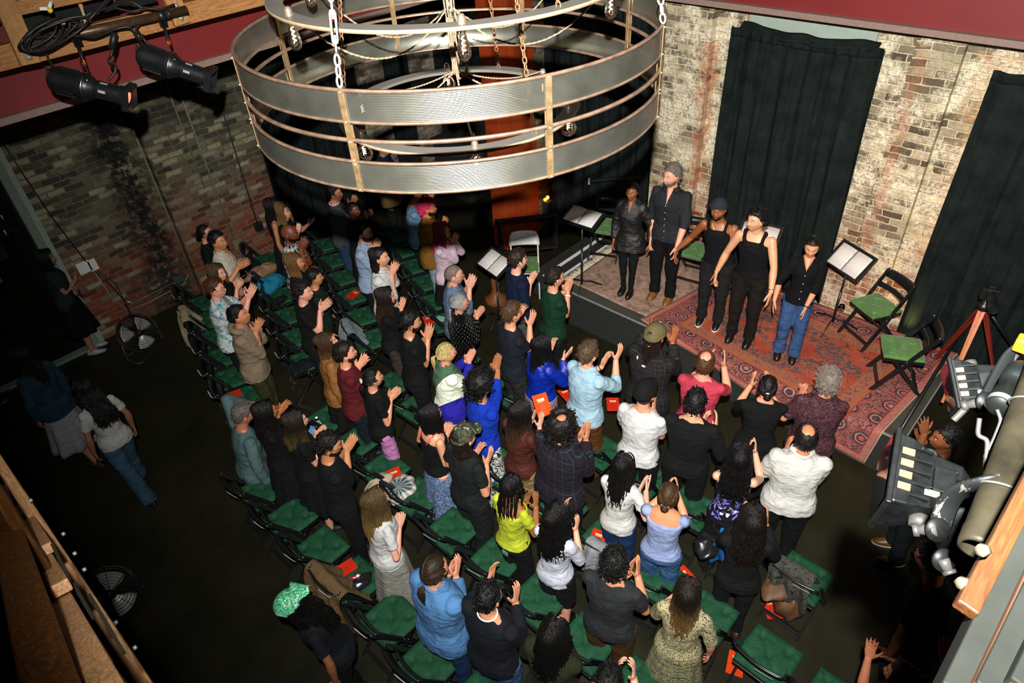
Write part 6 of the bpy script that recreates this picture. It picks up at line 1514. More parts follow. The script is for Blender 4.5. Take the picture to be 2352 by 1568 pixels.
def worklight(px, py, dist, ax, upv, sc, label):
    """boxy halogen work light; ax = pixel direction its front faces, upv = depth tilt"""
    c = near(px, py, dist); r_, u_, b_ = CAM_M
    fx = nrm(r_ * ax[0] - u_ * ax[1] + b_ * ax[2]); up = nrm(r_ * upv[0] - u_ * upv[1] + b_ * upv[2]); up = nrm(up - fx * np.dot(up, fx)); sd = np.cross(up, fx); F_ = np.stack([fx, sd, up], 1) * sc
    t = empty('work_light', tuple(c), 0, label, 'lamp')
    def L(b, nm, m, **k): b.xf(R=F_); return b.build(nm, m, t, **k)
    sec = lambda x, w, h: [(x, -w, -h), (x, w, -h), (x, w, h), (x, -w, h)]
    L(MB().loft([sec(-.10, .055, .03), sec(-.075, .075, .045), sec(-.01, .08, .055), sec(.05, .10, .075), sec(.085, .105, .08)][::1]), 'housing', WL, smooth=False, bevel=.006 * sc)
    L(MB().box((.092, 0, 0), (.014, .23, .175)), 'front_frame', WL, smooth=False, bevel=.003)
    L(MB().box((.101, 0, 0), (.004, .20, .15)), 'glass_plate', glass('plate_glass'), smooth=False)
    b = MB()
    for k in range(5): b.box((.040, -.07 + .035 * k, .0), (.075, .006, .155))
    L(b, 'cooling_fins', WL, smooth=False)
    b = MB()
    for k in range(4): b.box((.062, -.052 + .035 * k, .0775), (.03, .020, .004))
    L(b, 'reflector_slots', COPP, smooth=False)
    L(MB().box((-.03, 0, .058), (.05, .07, .03)).box((.02, .03, .07), (.05, .004, .006)).ell((-.06, -.045, .05), .007, 8).ell((.03, -.075, .075), .006, 8), 'top_box', WL, smooth=False, bevel=.003)
    L(MB().box((-.005, .045, .068), (.035, .018, .003)), 'rating_plate', simple('yellowed_label', (.08, .075, .045), .5), smooth=False)
    for q in (-1, 1):
        L(MB().lathe([(.001, .03), (.024, .028), (.026, .0), (.001, 0)], (0, q * .085, 0), 16, R=rx(-q * PI / 2)), 'knob', GGREY)
    return t, c, F_
t, c, F_ = worklight(2120, 1122, 1.75, (-.90, -.25, -.35), (.1, -.5, .85), .80, 'lower black halogen work light pointing left over the aisle')
t2, c2, F2 = worklight(2240, 886, 2.0, (-.95, .10, -.35), (.0, -.35, .9), .56, 'upper black halogen work light at the right edge')
def bracket(pts, ds, wd, label, th=.010):
    P_ = np.array([near(x, y, d) for (x, y), d in zip(pts, ds)]); k = len(P_); tq = np.linspace(0, k - 1, k * 7); Q = np.stack([np.interp(tq, range(k), P_[:, i]) for i in range(3)], 1)
    for _ in range(5): Q[1:-1] = (Q[:-2] + Q[1:-1] + Q[2:]) / 3
    return tag(MB().tube(Q, wd, 8, flat=.35, hint=tuple(CAM_M[0])).build('bracket', SCR), label, 'bracket')
bracket([(2150, 1235), (2175, 1160), (2200, 1125), (2265, 1105), (2330, 1100)], [1.5, 1.48, 1.45, 1.42, 1.45], .022, 'scratched black yoke bracket of the lower work light')
bracket([(2265, 920), (2290, 870), (2320, 815), (2352, 790), (2400, 780)], [1.8, 1.78, 1.76, 1.75, 1.75], .018, 'scratched curved yoke bracket of the upper work light')
def handle(p, q, d, label):
    A, B = near(*p, d), near(*q, d); b = MB().tube([A, A + (B - A) * .5, B], [.008, .010, .013], 10); o = b.build('clamp_handle', GGREY); MB().tube([A - (B - A) * .35, A], .012, 8).build('grip', simple('dark_grip', (.02, .02, .019), .4), o); MB().lathe([(.001, .006), (.021, .006), (.021, 0), (.001, 0)], B, 20, R=rot_to(CAM_M[2])).build('disc', WL, o); return tag(o, label, 'handle')
handle((2110, 1217), (2150, 1215), 1.45, 'grey clamp handle under the lower work light'); handle((2222, 930), (2262, 922), 1.75, 'grey clamp handle under the upper work light'); handle((2178, 1310), (2165, 1285), 1.5, 'small dark clamp grip below the steel pipe')
ev = near(2232, 1236, 1.75); R_, U_, B_ = CAM_M; axd = nrm(R_ * .45 - U_ * 1.0 + B_ * -.1)
Fh = rot_to(-axd, tuple(B_)); b = MB()
bb = MB().loft([[tuple(np.array([w_ * math.cos(a), h_ * math.sin(a), z])) for a in np.linspace(0, 2 * PI, 24, endpoint=False)] for z, w_, h_ in ((-.13, .05, .04), (-.12, .07, .055), (-.03, .078, .065), (.06, .078, .062), (.10, .066, .055), (.11, .05, .04))]); bb.xf(R=Fh, t=ev)
lh = tag(bb.build('lamp_housing', WL), 'large black ribbed lamp housing behind the steel pipe', 'lamp')
for k in range(4):
    z = -.11 + .020 * k; MB().loft([[tuple(Fh @ np.array([w_ * math.cos(a), w_ * .85 * math.sin(a), z + dz]) + ev) for a in np.linspace(0, 2 * PI, 24, endpoint=False)] for dz, w_ in ((0, .068), (0, .084), (.007, .084), (.007, .068))], closed=True).build('rib', WL, lh)
A2, B2 = near(2292, 935, 1.6), near(2346, 842, 1.72); F2_ = rot_to(B2 - A2); L2 = np.linalg.norm(B2 - A2)
fl_ = tag(MB().lathe([(.001, 0), (.020, 0), (.0225, .006), (.0225, L2 * .35), (.020, L2 * .36), (.020, L2 * .6), (.0225, L2 * .61), (.0225, L2 * .9), (.016, L2), (.001, L2)], A2, 28, R=F2_).build('lamp_tube', simple('charcoal_tube', (.003, .0045, .004), .5, 0.0, .15)), 'dark cylindrical lamp tube at the right edge above the pipe', 'lamp')
MB().lathe([(.023, .004), (.023, .018)], A2, 28, R=F2_, cap=False).build('white_label', simple('pale_blue_label', (.07, .08, .085), .4), fl_)
cable([near(2250, 960, 1.6), near(2245, 1000, 1.6), near(2270, 1010, 1.6), near(2262, 1080, 1.6), near(2268, 1100, 1.6)], .0045, 'grey loop of cable hanging between the work lights', simple('grey_cable', (.03, .03, .028), .4))
cable([near(2290, 940, 1.6), near(2300, 965, 1.6), near(2282, 1010, 1.6), near(2262, 1050, 1.6)], .0035, 'second grey cable behind the cylindrical lamp tube', simple('grey_cable', (.03, .03, .028), .4))
tag(MB().box(near(2352, 790, 1.74), (.03, .03, .03)).build('orange_tag', simple('orange_plastic', (.35, .10, .005), .4), smooth=False, bevel=.004), 'orange tape mark at the right edge on the bracket', 'tape')
cable([near(2190, 965, 1.75), near(2215, 940, 1.75)], .007, 'short pale strap below the upper clamp handle', GGREY, name='strap')
# ================================================================ THE CAST ON STAGE
SZT = 0.57
G1 = on(1493, 568, 0, 6.64); G2 = on(1552, 584, 0, 6.52); G3 = on(1643, 636, 0, 6.45); G4 = on(1768, 690, 0, 6.35)
LT, MD, DK, DK2, OL, PK = '#d09a7c', '#b97c58', '#6e4126', '#4a2a19', '#c08a63', '#d99a80'
def hd(px, sd, **k):
    d = dict(({'px': px} if px else {}), u=(.12, 0, -1), n=(-.2, sd, 0), curl=.5); d['def'] = (.14, -sd * .34, .88); d.update(k); return d
def necklace(i, mat=None, drop=.06):
    sh = i['sh']; a = np.linspace(-.1, PI + .1, 22)
    MB().tube([sh(-.03 + .125 * math.sin(x), .075 * math.cos(x), 1.462 - (drop + .03) * math.sin(x) ** 2) for x in a], .0028, 5).build('necklace', mat or simple('gold', (.7, .45, .15), .3, 1.0), i['root'])
def vneck(i, skn, depth=.14, wd=.045):
    sh = i['sh']; MB().grid(lambda u, v: sh(.062 + .086 * v - .035 * (abs(u - .5) * 2) ** 2 * (1 - v * .5), (u - .5) * 2 * wd * (1 - v) ** .8, 1.475 - depth * v), 10, 8, thick=.004, nrmv=(1, 0, .3)).build('open_neckline', skin(skn), i['root'])
def buttons(i, z0=1.32, z1=.95, k=5, x=.150):
    b = MB(); 
    for q in range(k): z = z0 + (z1 - z0) * q / (k - 1); b.ell(i['sh'](x - .004 * abs(q - 1), 0, z), .0055, 8)
    b.build('buttons', M_WHITE, i['root'])
def ex1(i): necklace(i, drop=.05); vneck(i, '#8a5535', .15, .05)
person((1454, 420), 1.62, z0=SZT, g='f', face=196, skn='#8f5a38', hair=('ponytail', '#100b08'), top=('blouse', '#141312', 'satin', None, .5), bot=('slim', '#0c1012'), pitch=4, yaw=-4, L=hd(None, -1, w=G1), shoes='#0a0a0a', legs='close', extra=ex1, feat=True,
       label='person in loose black v neck blouse and black boots, leftmost performer on stage')
def ex2(i): vneck(i, PK, .17, .045); buttons(i, 1.30, .90, 6, .155)
person((1548, 380), 1.90, z0=SZT, face=190, skn=PK, hair=('short', '#6f675c'), beard=('stubble', '#7a7066'), top=('shirt', '#24272b', 'denim', None, .8, (1, .25)), bot=('pants', '#0a0a0c'), yaw=-32, pitch=2, R=hd(None, 1, w=G1, n=(0, 1, .2)), L=hd(None, -1, w=G2), shoes=('#6b4a22', '#8a6a3a'), extra=ex2, bulk=1.03,
       label='tall grey haired person in dark denim shirt holding hands with both neighbours on stage')
def ex3(i): necklace(i, drop=.09); cap_on(i, fabric('#2f3540', 'rib'), beanie=True); ringobj(i, -1, 'bracelet', M_STEEL); ringobj(i, 1, 'bracelet', M_STEEL)
person((1668, 462), 1.74, z0=SZT, face=196, skn='#8a5332', hair=('buzz', '#0c0907'), beard=('full', '#0d0a08'), top=('tank', '#0b0c0f'), bot=('pants', '#1a1a1b'), yaw=-2, pitch=2, roll=-.10, lean=.10, R=hd(None, 1, w=G2, n=(0, 1, .2)), L=hd(None, -1, w=G3), shoes=('#0a0a0b', '#d8d8d8'), extra=ex3, bulk=1.05,
       label='bearded person in grey beanie, black tank top and gold necklace on stage')
person((1752, 484), 1.79, z0=SZT, face=192, skn='#cf9a75', hair=('curly', '#0b0908'), top=('tank', '#0a0b0f'), bot=('pants', '#17120e'), yaw=-38, pitch=0, roll=-.06, lean=.08, R=hd(None, 1, w=G3, n=(0, 1, .2)), L=hd(None, -1, w=G4, curl=.2), shoes='#070707', bulk=1.05, extra=lambda i: ringobj(i, -1, 'bracelet', M_STEEL),
       label='curly black haired person in black tank top and brown trousers laughing to the side')
def ex5(i): vneck(i, '#c98d68', .13, .060); buttons(i, 1.28, .95, 4, .140); ringobj(i, -1, 'wrist_watch', M_RUBBER, .95, .029, .008)
person((1870, 545), 1.62, z0=SZT, g='f', face=200, skn='#c98d68', hair=('bun', '#120b08'), top=('long', '#08080a', 'plain', None, .9, (1, .30)), bot=('wide', '#34517c', 'denim'), yaw=2, pitch=12, R=hd(None, 1, w=G4 + np.array([0, -.05, -.03]), curl=.25), L=hd((1848, 716), -1, curl=.3), shoes='#1e0a05', extra=ex5,
       label='person with top knot in black buttoned top and blue jeans, rightmost performer')
# ================================================================ THE AUDIENCE
def A(px, h, label, **k):
    k.setdefault('pitch', -2); return person(px, h, label=label, **k)
BK = '#0c0d0e'
A((462, 518), 1.66, 'person with dark low bun in black at the far left by the brick wall', g='f', hair=('lowbun', '#0e0a08'), top=('tee', BK), face=(8.0, 5.5))
A((492, 536), 1.80, 'smiling black haired person in cream open shirt clapping by the brick wall', hair=('short', '#0b0908'), skn=MD, top=('shirt', '#cfc7b4', 'plain', None, .9, (.8, 0)), clap=(561, 606), gap=.06, upang=25, face=(7.5, 4.5), yaw=-18, extra=lambda i: vneck(i, MD, .14))
A((492, 610), 1.66, 'laughing person with straight dark blond hair in black among the rearmost left row', g='f', hair=('mid', '#4a3a22', '#8a7040'), skn=PK, top=('tee', BK), clap=(552, 650), yaw=-10)
A((485, 645), 1.78, 'red haired person with glasses in pale blue floral shirt', hair=('short', '#4a2614'), skn='#dc9c84', top=('shirt', '#c9d3cf', 'floral', '#3f8296', .85, (.75, 0)), glasses=True, clap=(578, 668), gap=.10, face=(7.5, 4.0), yaw=-8)
A((541, 706), 1.76, 'person in beige hooded sweater and olive trousers clapping in the rearmost left row', hair=('crew', '#0d0b09'), skn=MD, top=('hoodie', '#86755f', 'plain', None, .9, (1, .45)), bot=('pants', '#333417'), clap=(594, 745), gap=.08, shoes='#5a2e14', pitch=-12, extra=lambda i: ringobj(i, -1, 'wrist_watch', simple('blue_band', (.25, .35, .42), .5), .93, .032, .009))
A((621, 458), 1.68, 'person with long dark hair and bare arm standing at the end of the brick wall', g='f', hair=('long', '#120a08'), skn='#a86f4c', top=('tank', BK), bot=('skirt', BK), face=(8.5, 5.5))
A((646, 468), 1.70, 'person with long straight blond hair in black raising an open hand', g='f', hair=('long', '#6e5430', '#9a7c48'), skn=PK, top=('tee', BK), R=dict(px=(685, 528), u=(.3, .2, .9)), L=dict(px=(712, 512), u=(.7, .2, .5), n=(-.6, -.5, .6), curl=.05), yaw=-5)
A((658, 518), 1.82, 'bald person with glasses in black and white plaid shirt clapping', hair=('bald', '#000000'), skn='#6b3a22', beard=('full', '#0a0807'), top=('shirt', '#b8b8b4', 'plaid', '#0a0a0c', .85, (.7, 0)), bot=('pants', BK), glasses=True, clap=(698, 560), gap=.02)
A((672, 586), 1.68, 'person with caramel blond bob in black polo clapping', g='f', hair=('bob', '#6a4a26', '#a57b45'), skn=MD, top=('tee', '#10131a'), clap=(722, 622), gap=.05, extra=lambda i: None)
A((688, 652), 1.74, 'person with dark curly hair in black tee clapping with open palms', hair=('curly', '#14100c'), skn='#d89a84', top=('tee', BK), clap=(748, 700), gap=.08, upang=35, yaw=-4)
A((716, 622), 1.60, 'person in dark green sleeve partly hidden behind the curly haired person', g='m', hair=('short', '#100c0a'), skn=MD, top=('long', '#0b2017'), face=(8, 4), feat=False)
A((762, 428), 1.78, 'person in grey sweater with pink collar and blue jeans beneath the chandelier', hair=('short', '#0e0b0a'), skn=MD, top=('long', '#3a3f42', 'speckle', '#2e3336'), bot=('pants', '#22364f', 'denim'), clap=(812, 462), face=(8.3, 5.0), shoes='#b8b8b8', extra=lambda i: MB().tube([i['sh'](-.012 + .068 * math.cos(a), .074 * math.sin(a), 1.468) for a in np.linspace(0, 2 * PI, 18, endpoint=False)], .013, 6, closed=True, cap=False).build('collar', fabric('#c98c9c', 'plaid', '#e0d0d4'), i['root']))
A((790, 432), 1.84, 'person in navy jacket mostly hidden by the person in grey sweater', hair=('short', '#0c0a09'), skn=MD, top=('jacket', '#0c2148'), pos=(6.1, 8.75), face=(8.3, 5.5), feat=False)
A((806, 466), 1.66, 'person with dark braided hair in black in the chandelier shadow', g='f', hair=('bun', '#0a0706'), skn='#5e3822', top=('long', BK), clap=(850, 490), bot=('longskirt', BK))
A((829, 516), 1.80, 'bearded person with glasses in light blue open shirt clapping', hair=('short', '#0c0a09'), skn='#cf9678', beard=('full', '#14100d'), top=('shirt', '#8fa3bd'), bot=('pants', BK), glasses=True, clap=(865, 563), gap=.02, extra=lambda i: vneck(i, '#cf9678', .12), shoes='#c8c8c8')
A((866, 572), 1.80, 'person with wavy black hair in white shirt and black trousers clapping', hair=('mullet', '#0b0909'), skn='#cf9678', top=('shirt', '#d2d2d0', 'plain', None, .85, (1, .35)), bot=('pants', BK), clap=(905, 615), gap=.09, extra=lambda i: vneck(i, '#cf9678', .16))
A((882, 665), 1.66, 'person with long wavy brown hair and bangs in black clapping', g='f', hair=('longwavy', '#20140d', '#3a2517'), skn='#c98d70', top=('long', BK), bot=('wide', '#3a3029'), clap=(925, 694), gap=.07)
A((747, 768), 1.66, 'person with long light brown hair in tan leather jacket', g='f', hair=('long', '#3d2713', '#7d5c33'), skn=PK, top=('jacket', '#8d5f31', 'plain', None, .45), bot=('skirt', BK), pitch=-10)
A((786, 792), 1.76, 'person in maroon tee and dark jeans clapping in the aisle gap', hair=('short', '#130d0a'), skn='#cf9070', top=('tee', '#5a171b'), bot=('pants', '#131a22', 'denim'), clap=(822, 832), gap=.02, beard=('stubble', '#2a1a12'), pitch=-8)
def claw(i): MB().ell(i['Hp']((-.118, 0, .045)), (.014, .035, .012), 8).ell(i['Hp']((-.125, .0, .025)), (.010, .028, .008), 8).build('hair_claw', simple('ivory_claw', (.6, .58, .4), .3), i['root'])
A((850, 850), 1.66, 'person with dark hair in ivory claw clip, black tee and pink trousers', g='f', hair=('lowpony', '#0c0908'), skn='#c98a6a', top=('tee', '#08090a'), bot=('wide', '#c47fb4'), clap=(908, 902), gap=.05, upang=30, extra=claw, pitch=-8)
A((935, 720), 1.84, 'bearded black haired person in black tee clapping in front of the face', hair=('short', '#0b0a0a'), skn='#b9805f', beard=('full', '#0e0b0a'), top=('tee', '#090b0b'), bot=('pants', BK), clap=(985, 762), gap=.02, pitch=2, bulk=1.05)
A((978, 460), 1.80, 'person with curly pink hair in tan corduroy jacket and light jeans', hair=('curly', '#e0345f'), skn='#b9764e', top=('jacket', '#7a5418', 'plain', None, .8), bot=('pants', '#7f97a8', 'denim'), clap=(1020, 512), face=(8.0, 4.3), beard=('stubble', '#2a1812'))
A((1012, 514), 1.70, 'person with long magenta hair and glasses in pale pink blouse clapping', g='f', hair=('long', '#5e1428', '#c9305e'), skn='#a8674a', top=('long', '#cfb4bf'), bot=('skirt', BK), glasses=True, clap=(1046, 545), gap=.04)
A((1038, 612), 1.80, 'person with buzzed grey hair and glasses in blue grey shirt clapping', hair=('buzz', '#6f6058'), skn='#c9927a', top=('shirt', '#5c7288', 'plain', None, .85, (1, .5)), bot=('pants', '#14161a'), glasses=True, clap=(1083, 645), gap=.07)
A((1052, 678), 1.68, 'person with long grey braid in black quilted jacket clapping', g='f', hair=('braid', '#8a8a88'), skn='#c08a70', top=('jacket', '#0b0c0c', 'quilt', None, .4), bot=('pants', BK), glasses=True, clap=(1103, 715), gap=.04)
A((1186, 578), 1.82, 'brown haired person in navy sweater clapping beside the white folding chair', hair=('short', '#2c1d14'), skn='#dfa58c', top=('long', '#0d1a35', 'plain', None, .9, (1, .45)), bot=('pants', '#4c4a3a'), clap=(1222, 640), gap=.02, pitch=0, face=(8, 3.4))
A((1272, 618), 1.82, 'person with short dark hair in bottle green tee clapping at the stage edge', hair=('crew', '#1e1611'), skn='#d29474', top=('tee', '#0c3420'), bot=('pants', BK), clap=(1306, 655), gap=.02, face=(8, 3.0), upang=70, extra=lambda i: ringobj(i, 1, 'wrist_band', M_WHITE, .85, .034, .007))
A((1172, 700), 1.82, 'person with tousled brown hair in charcoal tee and grey trousers', hair=('short', '#4a3420'), skn='#cf9070', top=('tee', '#151a22'), bot=('pants', '#23231f'), clap=(1210, 722), gap=.18, face=(8, 3.0), bulk=1.06)
def tie(i): MB().ell(i['Hp']((-.115, 0, .02)), (.012, .018, .018), 10).build('hair_tie', M_STEEL, i['root'])
A((1020, 792), 1.72, 'person with bleached blond ponytail in green, cream and violet jacket', g='f', hair=('ponytail', '#b09a60'), skn='#d89078', top=('jacket', '#4a6a50', 'block', '#1e1a86', .85), bot=('wide', '#c9c0c0', 'plaid', '#a02838'), clap=(1082, 815), gap=.03, extra=tie, bulk=1.05)
A((1102, 866), 1.76, 'person with black afro in cobalt blue sweatshirt and zebra trousers', hair=('afro', '#070606'), skn='#9c6440', top=('long', '#0832a8', 'plain', None, .9, (1, .6)), bot=('wide', '#d8d8d4', 'zebra', '#0a0a0a'), clap=(1142, 832), gap=.01, upang=75, bulk=1.04)
A((1243, 776), 1.68, 'person with very long black hair in blue satin bomber jacket and jeans', g='f', hair=('long', '#070607'), skn='#cf9878', top=('jacket', '#0a2a9a', 'varsity', None, .28), bot=('pants', '#12263a', 'denim'), R=dict(px=(1302, 815), u=(.8, 0, .5), n=(0, 1, .3), curl=.1), L=dict(px=(1270, 790), u=(.3, 0, .9)))
A((1350, 792), 1.82, 'person with greying brown hair in pale blue shirt and rust trousers', hair=('short', '#4f3d2a'), skn='#d8987c', top=('shirt', '#9fbfd0', 'plain', None, .85, (1, .45)), bot=('wide', '#5c3208'), R=dict(px=(1420, 815), u=(.4, -.1, .9), n=(0, 1, 0), curl=.3), L=dict(px=(1388, 830), u=(.6, 0, .7), curl=.2), extra=lambda i: ringobj(i, -1, 'wrist_band', M_RUBBER, .9, .033, .006))
def ex31(i):
    cap_on(i, fabric('#6c6240'), logo=[(-.012, 0, -.006, .03), (-.006, .03, .004, 0), (.004, 0, .010, .03), (-.014, .012, .012, .018), (.006, .028, -.010, .004)])
    MB().tube([i['Hp']((-.11, .03, -.02)), i['Hp']((-.125, .0, -.03)), i['Hp']((-.11, -.03, -.02))], .004, 6).build('cap_strap', M_STEEL, i['root'])
    MB().box(i['sh'](-.14, .075, 1.42), (.01, .012, .035)).box(i['sh'](-.15, .0, 1.36), (.01, .035, .014)).build('hair_beads', M_WHITE, i['root'], smooth=False)
A((1505, 752), 1.84, 'person with olive cap and long brown locs in dark plaid shirt', hair=('dreads', '#1f120b'), skn='#9a5c36', top=('jacket', '#11151a', 'plaid', '#241a14', .85), bot=('pants', '#0e1a2a', 'denim'), L=dict(px=(1492, 750), u=(.3, 0, .95), n=(.5, -1, 0), curl=.1), R=dict(px=(1548, 775), u=(.3, 0, .95), n=(.4, 1, 0), curl=.15), extra=ex31, bulk=1.08)
A((1482, 884), 1.80, 'person in black cap, white tee and black trousers', hair=('buzz', '#1c120c'), skn='#cf9070', top=('tee', '#cfcdcc'), bot=('pants', '#0a0b0c'), clap=(1496, 925), gap=.02, upang=80, extra=lambda i: cap_on(i, fabric('#0b0c0d')), bulk=1.08)
A((1622, 814), 1.78, 'person with thinning light brown hair in coral pink tee clapping at the stage', hair=('balding', '#4a2c16'), skn='#dc9478', top=('tee', '#b93a4c'), bot=('pants', '#1a2430', 'denim'), clap=(1648, 822), gap=.10, upang=80, bulk=1.08, extra=lambda i: MB().tube([i['Hp']((-.006, .085, -.02)), i['Hp']((-.006, .086, -.04))], .006, 6).build('earring', simple('gold', (.7, .45, .15), .3, 1.0), i['root']))
A((1600, 905), 1.82, 'broad person with black hair in black long sleeve top seen from behind', hair=('short', '#090909'), skn='#cf9a78', top=('long', '#0a0c0d'), bot=('pants', '#0a0a0a'), clap=(1632, 965), gap=.07, upang=55, bulk=1.12)
A((1768, 868), 1.70, 'person with dark hair in jewelled clip wearing black dress near the rug', g='f', hair=('lowbun', '#100b0a'), skn='#d09070', top=('tee', '#0a0e0d', 'plain', None, .9, (.9, 0)), bot=('midi', '#0a0d0c'), clap=(1745, 868), gap=.10, upang=70, bulk=1.2, extra=lambda i: MB().ell(i['Hp']((-.118, 0, .01)), (.015, .035, .022), 10).build('hair_clip', M_STEEL, i['root']))
A((1908, 855), 1.80, 'grey curly haired person in maroon paisley shirt beside the rug corner', hair=('curly', '#7a7066'), skn='#c98264', top=('shirt', '#3a0e14', 'paisley', '#5a4850', .85, (.8, 0)), bot=('pants', '#2a5a90', 'denim'), L=dict(px=(1838, 905), u=(.2, -.2, .95), n=(.3, -1, 0), curl=.15), R=dict(px=(1852, 908), u=(.5, .5, .7), n=(-.2, 1, 0), curl=.1), bulk=1.08, face=(7.6, 2.4))
A((1858, 984), 1.80, 'balding person in white linen shirt and black trousers seen from behind', hair=('balding', '#14100d'), skn='#c9805c', top=('shirt', '#cfcdc6'), bot=('pants', '#08090a'), clap=(1820, 1020), gap=.04, upang=75, bulk=1.12, shoes=('#b8ab98', '#a89c88'), face=(7.6, 2.6))
A((1288, 960), 1.82, 'person with big curly receding hair in dark plaid overshirt', hair=('halo', '#130d0a'), skn='#b97c5c', top=('jacket', '#0f1420', 'plaid', '#1c1016', .9), bot=('pants', '#0b1210'), clap=(1345, 990), gap=.02, upang=60, bulk=1.16)
def ex39(i):
    c = at(1243, 935, 1.5); ctr = closest(1245, 930, i['toW'](i['sh'](.34, -.1, 1.36))); up = nrm(ray(1235, 900) / np.linalg.norm(ray(1235, 900)) - ray(1262, 990) / np.linalg.norm(ray(1262, 990)))
    nb = nrm(CP - ctr); up = nrm(up - nb * np.dot(up, nb)); Rm = np.stack([up, np.cross(nb, up), nb], 1); program(ctr, Rm, 'bright orange program held up by the person with long brown hair', True)
A((1192, 928), 1.68, 'person with long brown hair in rust mesh top holding the orange program', g='f', hair=('longwavy', '#120c09', '#4a3018'), skn='#d09880', top=('long', '#4a2018', 'plain', None, .7), bot=('wide', '#8c7445'), L=dict(px=(1226, 955), u=(.3, -.1, .95), n=(.3, -1, 0), curl=.1), R=dict(px=(1242, 968), u=(.4, .1, .9), n=(0, 1, 0), curl=.1), extra=ex39, bulk=1.08)
A((1062, 985), 1.76, 'person with camouflage cap and dark tee clapping in the second main row', hair=('mullet', '#1c130d'), skn='#c98a6a', top=('tee', '#15191a'), bot=('wide', '#151a19'), clap=(1112, 1040), gap=.12, extra=lambda i: cap_on(i, fabric('#4a4a34', 'camo', '#2c2f22')), bulk=1.1)
A((985, 935), 1.68, 'person with black bob in black camisole and mottled blue skirt', g='f', hair=('bob', '#0a0808'), skn='#cf9472', top=('cami', '#07070a'), bot=('longskirt', '#6f86a8', 'speckle', '#1c2a48'), clap=(1028, 985), gap=.05, bulk=1.05, extra=lambda i: [MB().tube([i['sh'](-.115, q * .06, 1.33), i['sh'](-.07, q * .085, 1.42), i['sh'](-.0, q * .10, 1.452)], .006, 6).build('pink_strap', simple('coral_strap', (.8, .10, .12), .5), i['root']) for q in (-1, 1)])
A((742, 1003), 1.80, 'bearded person with black glasses in black sweater clapping high', hair=('short', '#0b0a09'), skn='#b47a52', beard=('full', '#0c0a08'), top=('long', '#0a0d0c', 'plain', None, .9, (1, .45)), bot=('pants', BK), glasses=True, clap=(805, 1018), gap=.01, pitch=12, yaw=-12, face=(8, 2.2))
A((672, 950), 1.66, 'person with streaked shoulder length hair in black beside the water bottle', g='f', hair=('mid', '#20170f', '#5a4a26'), skn='#cf967c', top=('tee', '#0a0c0d'), bot=('skirt', BK), clap=(738, 990), gap=.02, upang=40)
A((603, 928), 1.66, 'person with long dark hair and tortoiseshell glasses in black clapping', g='f', hair=('mid', '#0d0a09'), skn='#a8683f', top=('long', '#08090a'), bot=('skirt', BK), glasses='#4a1d12', clap=(650, 936), gap=.03, upang=35)
A((548, 935), 1.74, 'grey haired person in pale teal sweater with an arm raised behind the head', hair=('short', '#5c5650'), skn='#b06a50', top=('long', '#4f6a6a'), bot=('pants', '#3a3b3e'), L=dict(px=(578, 926), u=(.6, -.8, .1), n=(0, -.3, -1), pole=(.3, 1, .9), curl=.3), R=None, lean=.14, pitch=18, bulk=1.08, face=-8, z0=-.36, legs='sit')
A((857, 1132), 1.68, 'person with very long dark blond hair in white top and pale grey skirt', g='f', hair=('long', '#4a3a20', '#7d6436'), skn='#dba088', top=('tee', '#c9c9c6'), bot=('longskirt', '#8c8b82'), clap=(918, 1192), gap=.03, shoes='#a06a5c')
A((1172, 1098), 1.68, 'person with dark braids in lime off shoulder top and black trousers', g='f', hair=('braids', '#0a0807'), skn='#8f5a34', top=('off', '#b3bd2c'), bot=('wide', '#08090a'), clap=(1222, 1142), gap=.06, upang=80, extra=lambda i: MB().box(i['sh'](-.155, -.03, .90), (.01, .06, .045)).build('back_label', simple('teal_label', (.10, .16, .18), .6), i['root'], smooth=False))
A((1432, 1052), 1.66, 'person with long wavy black hair in white tee and blue jeans', g='f', hair=('longwavy', '#0b0908'), skn='#d89c84', top=('tee', '#c9c7c2'), bot=('wide', '#0f2c55', 'denim'), clap=(1484, 1110), gap=.02, upang=20)
def scr(i):
    a = np.linspace(0, 2 * PI, 20, endpoint=False); MB().tube([i['Hp']((-.105, .028 * math.cos(x), -.022 + .022 * math.sin(x))) for x in a], np.array([.008 + .004 * (k % 2) for k in range(20)]), 6, closed=True, cap=False).build('scrunchie', simple('cream_satin', (.7, .5, .35), .35), i['root'])
A((1538, 1118), 1.68, 'person with honey brown bun and cream scrunchie in lavender off shoulder top', g='f', hair=('lowbun', '#3d2814'), skn='#cf8a64', top=('off', '#8e9cc4'), bot=('wide', '#33567e', 'denim'), clap=(1546, 1112), gap=.04, upang=80, extra=scr, bulk=1.08)
A((1702, 1035), 1.68, 'person with curly black hair and bare shoulders in violet and black floral top', g='f', hair=('longcurly', '#0a0808'), skn='#cf9c80', top=('tube', '#0a0a12', 'floral', '#6f68c8'), bot=('wide', BK), clap=(1728, 1022), gap=.02, upang=85, bulk=1.05)
A((1732, 1180), 1.68, 'person with dark brown curly hair in black raising both hands', g='f', hair=('longcurly', '#150e0a'), skn='#b07850', top=('long', '#090b0b'), bot=('slim', BK), L=dict(px=(1708, 1175), u=(.3, 0, .9), n=(.3, -1, 0), curl=.1), R=dict(px=(1762, 1190), u=(.4, 0, .9), n=(.2, 1, 0), curl=.2), shoes=('#3a2010', '#1a1008'), bulk=1.1)
A((1276, 1172), 1.64, 'person with very long black curls in white shirt and black shorts', g='f', hair=('longcurly', '#0a0706'), skn='#d49a7c', top=('tee', '#c4c8d4', 'plain', None, .85, (1, .05)), bot=('shorts', '#08090a'), L=dict(px=(1300, 1160), u=(.3, 0, .95), curl=.3), R=dict(px=(1325, 1205), u=(.3, 0, .95), curl=.25), shoes=('#0a0a0c', '#d0d0d0'))
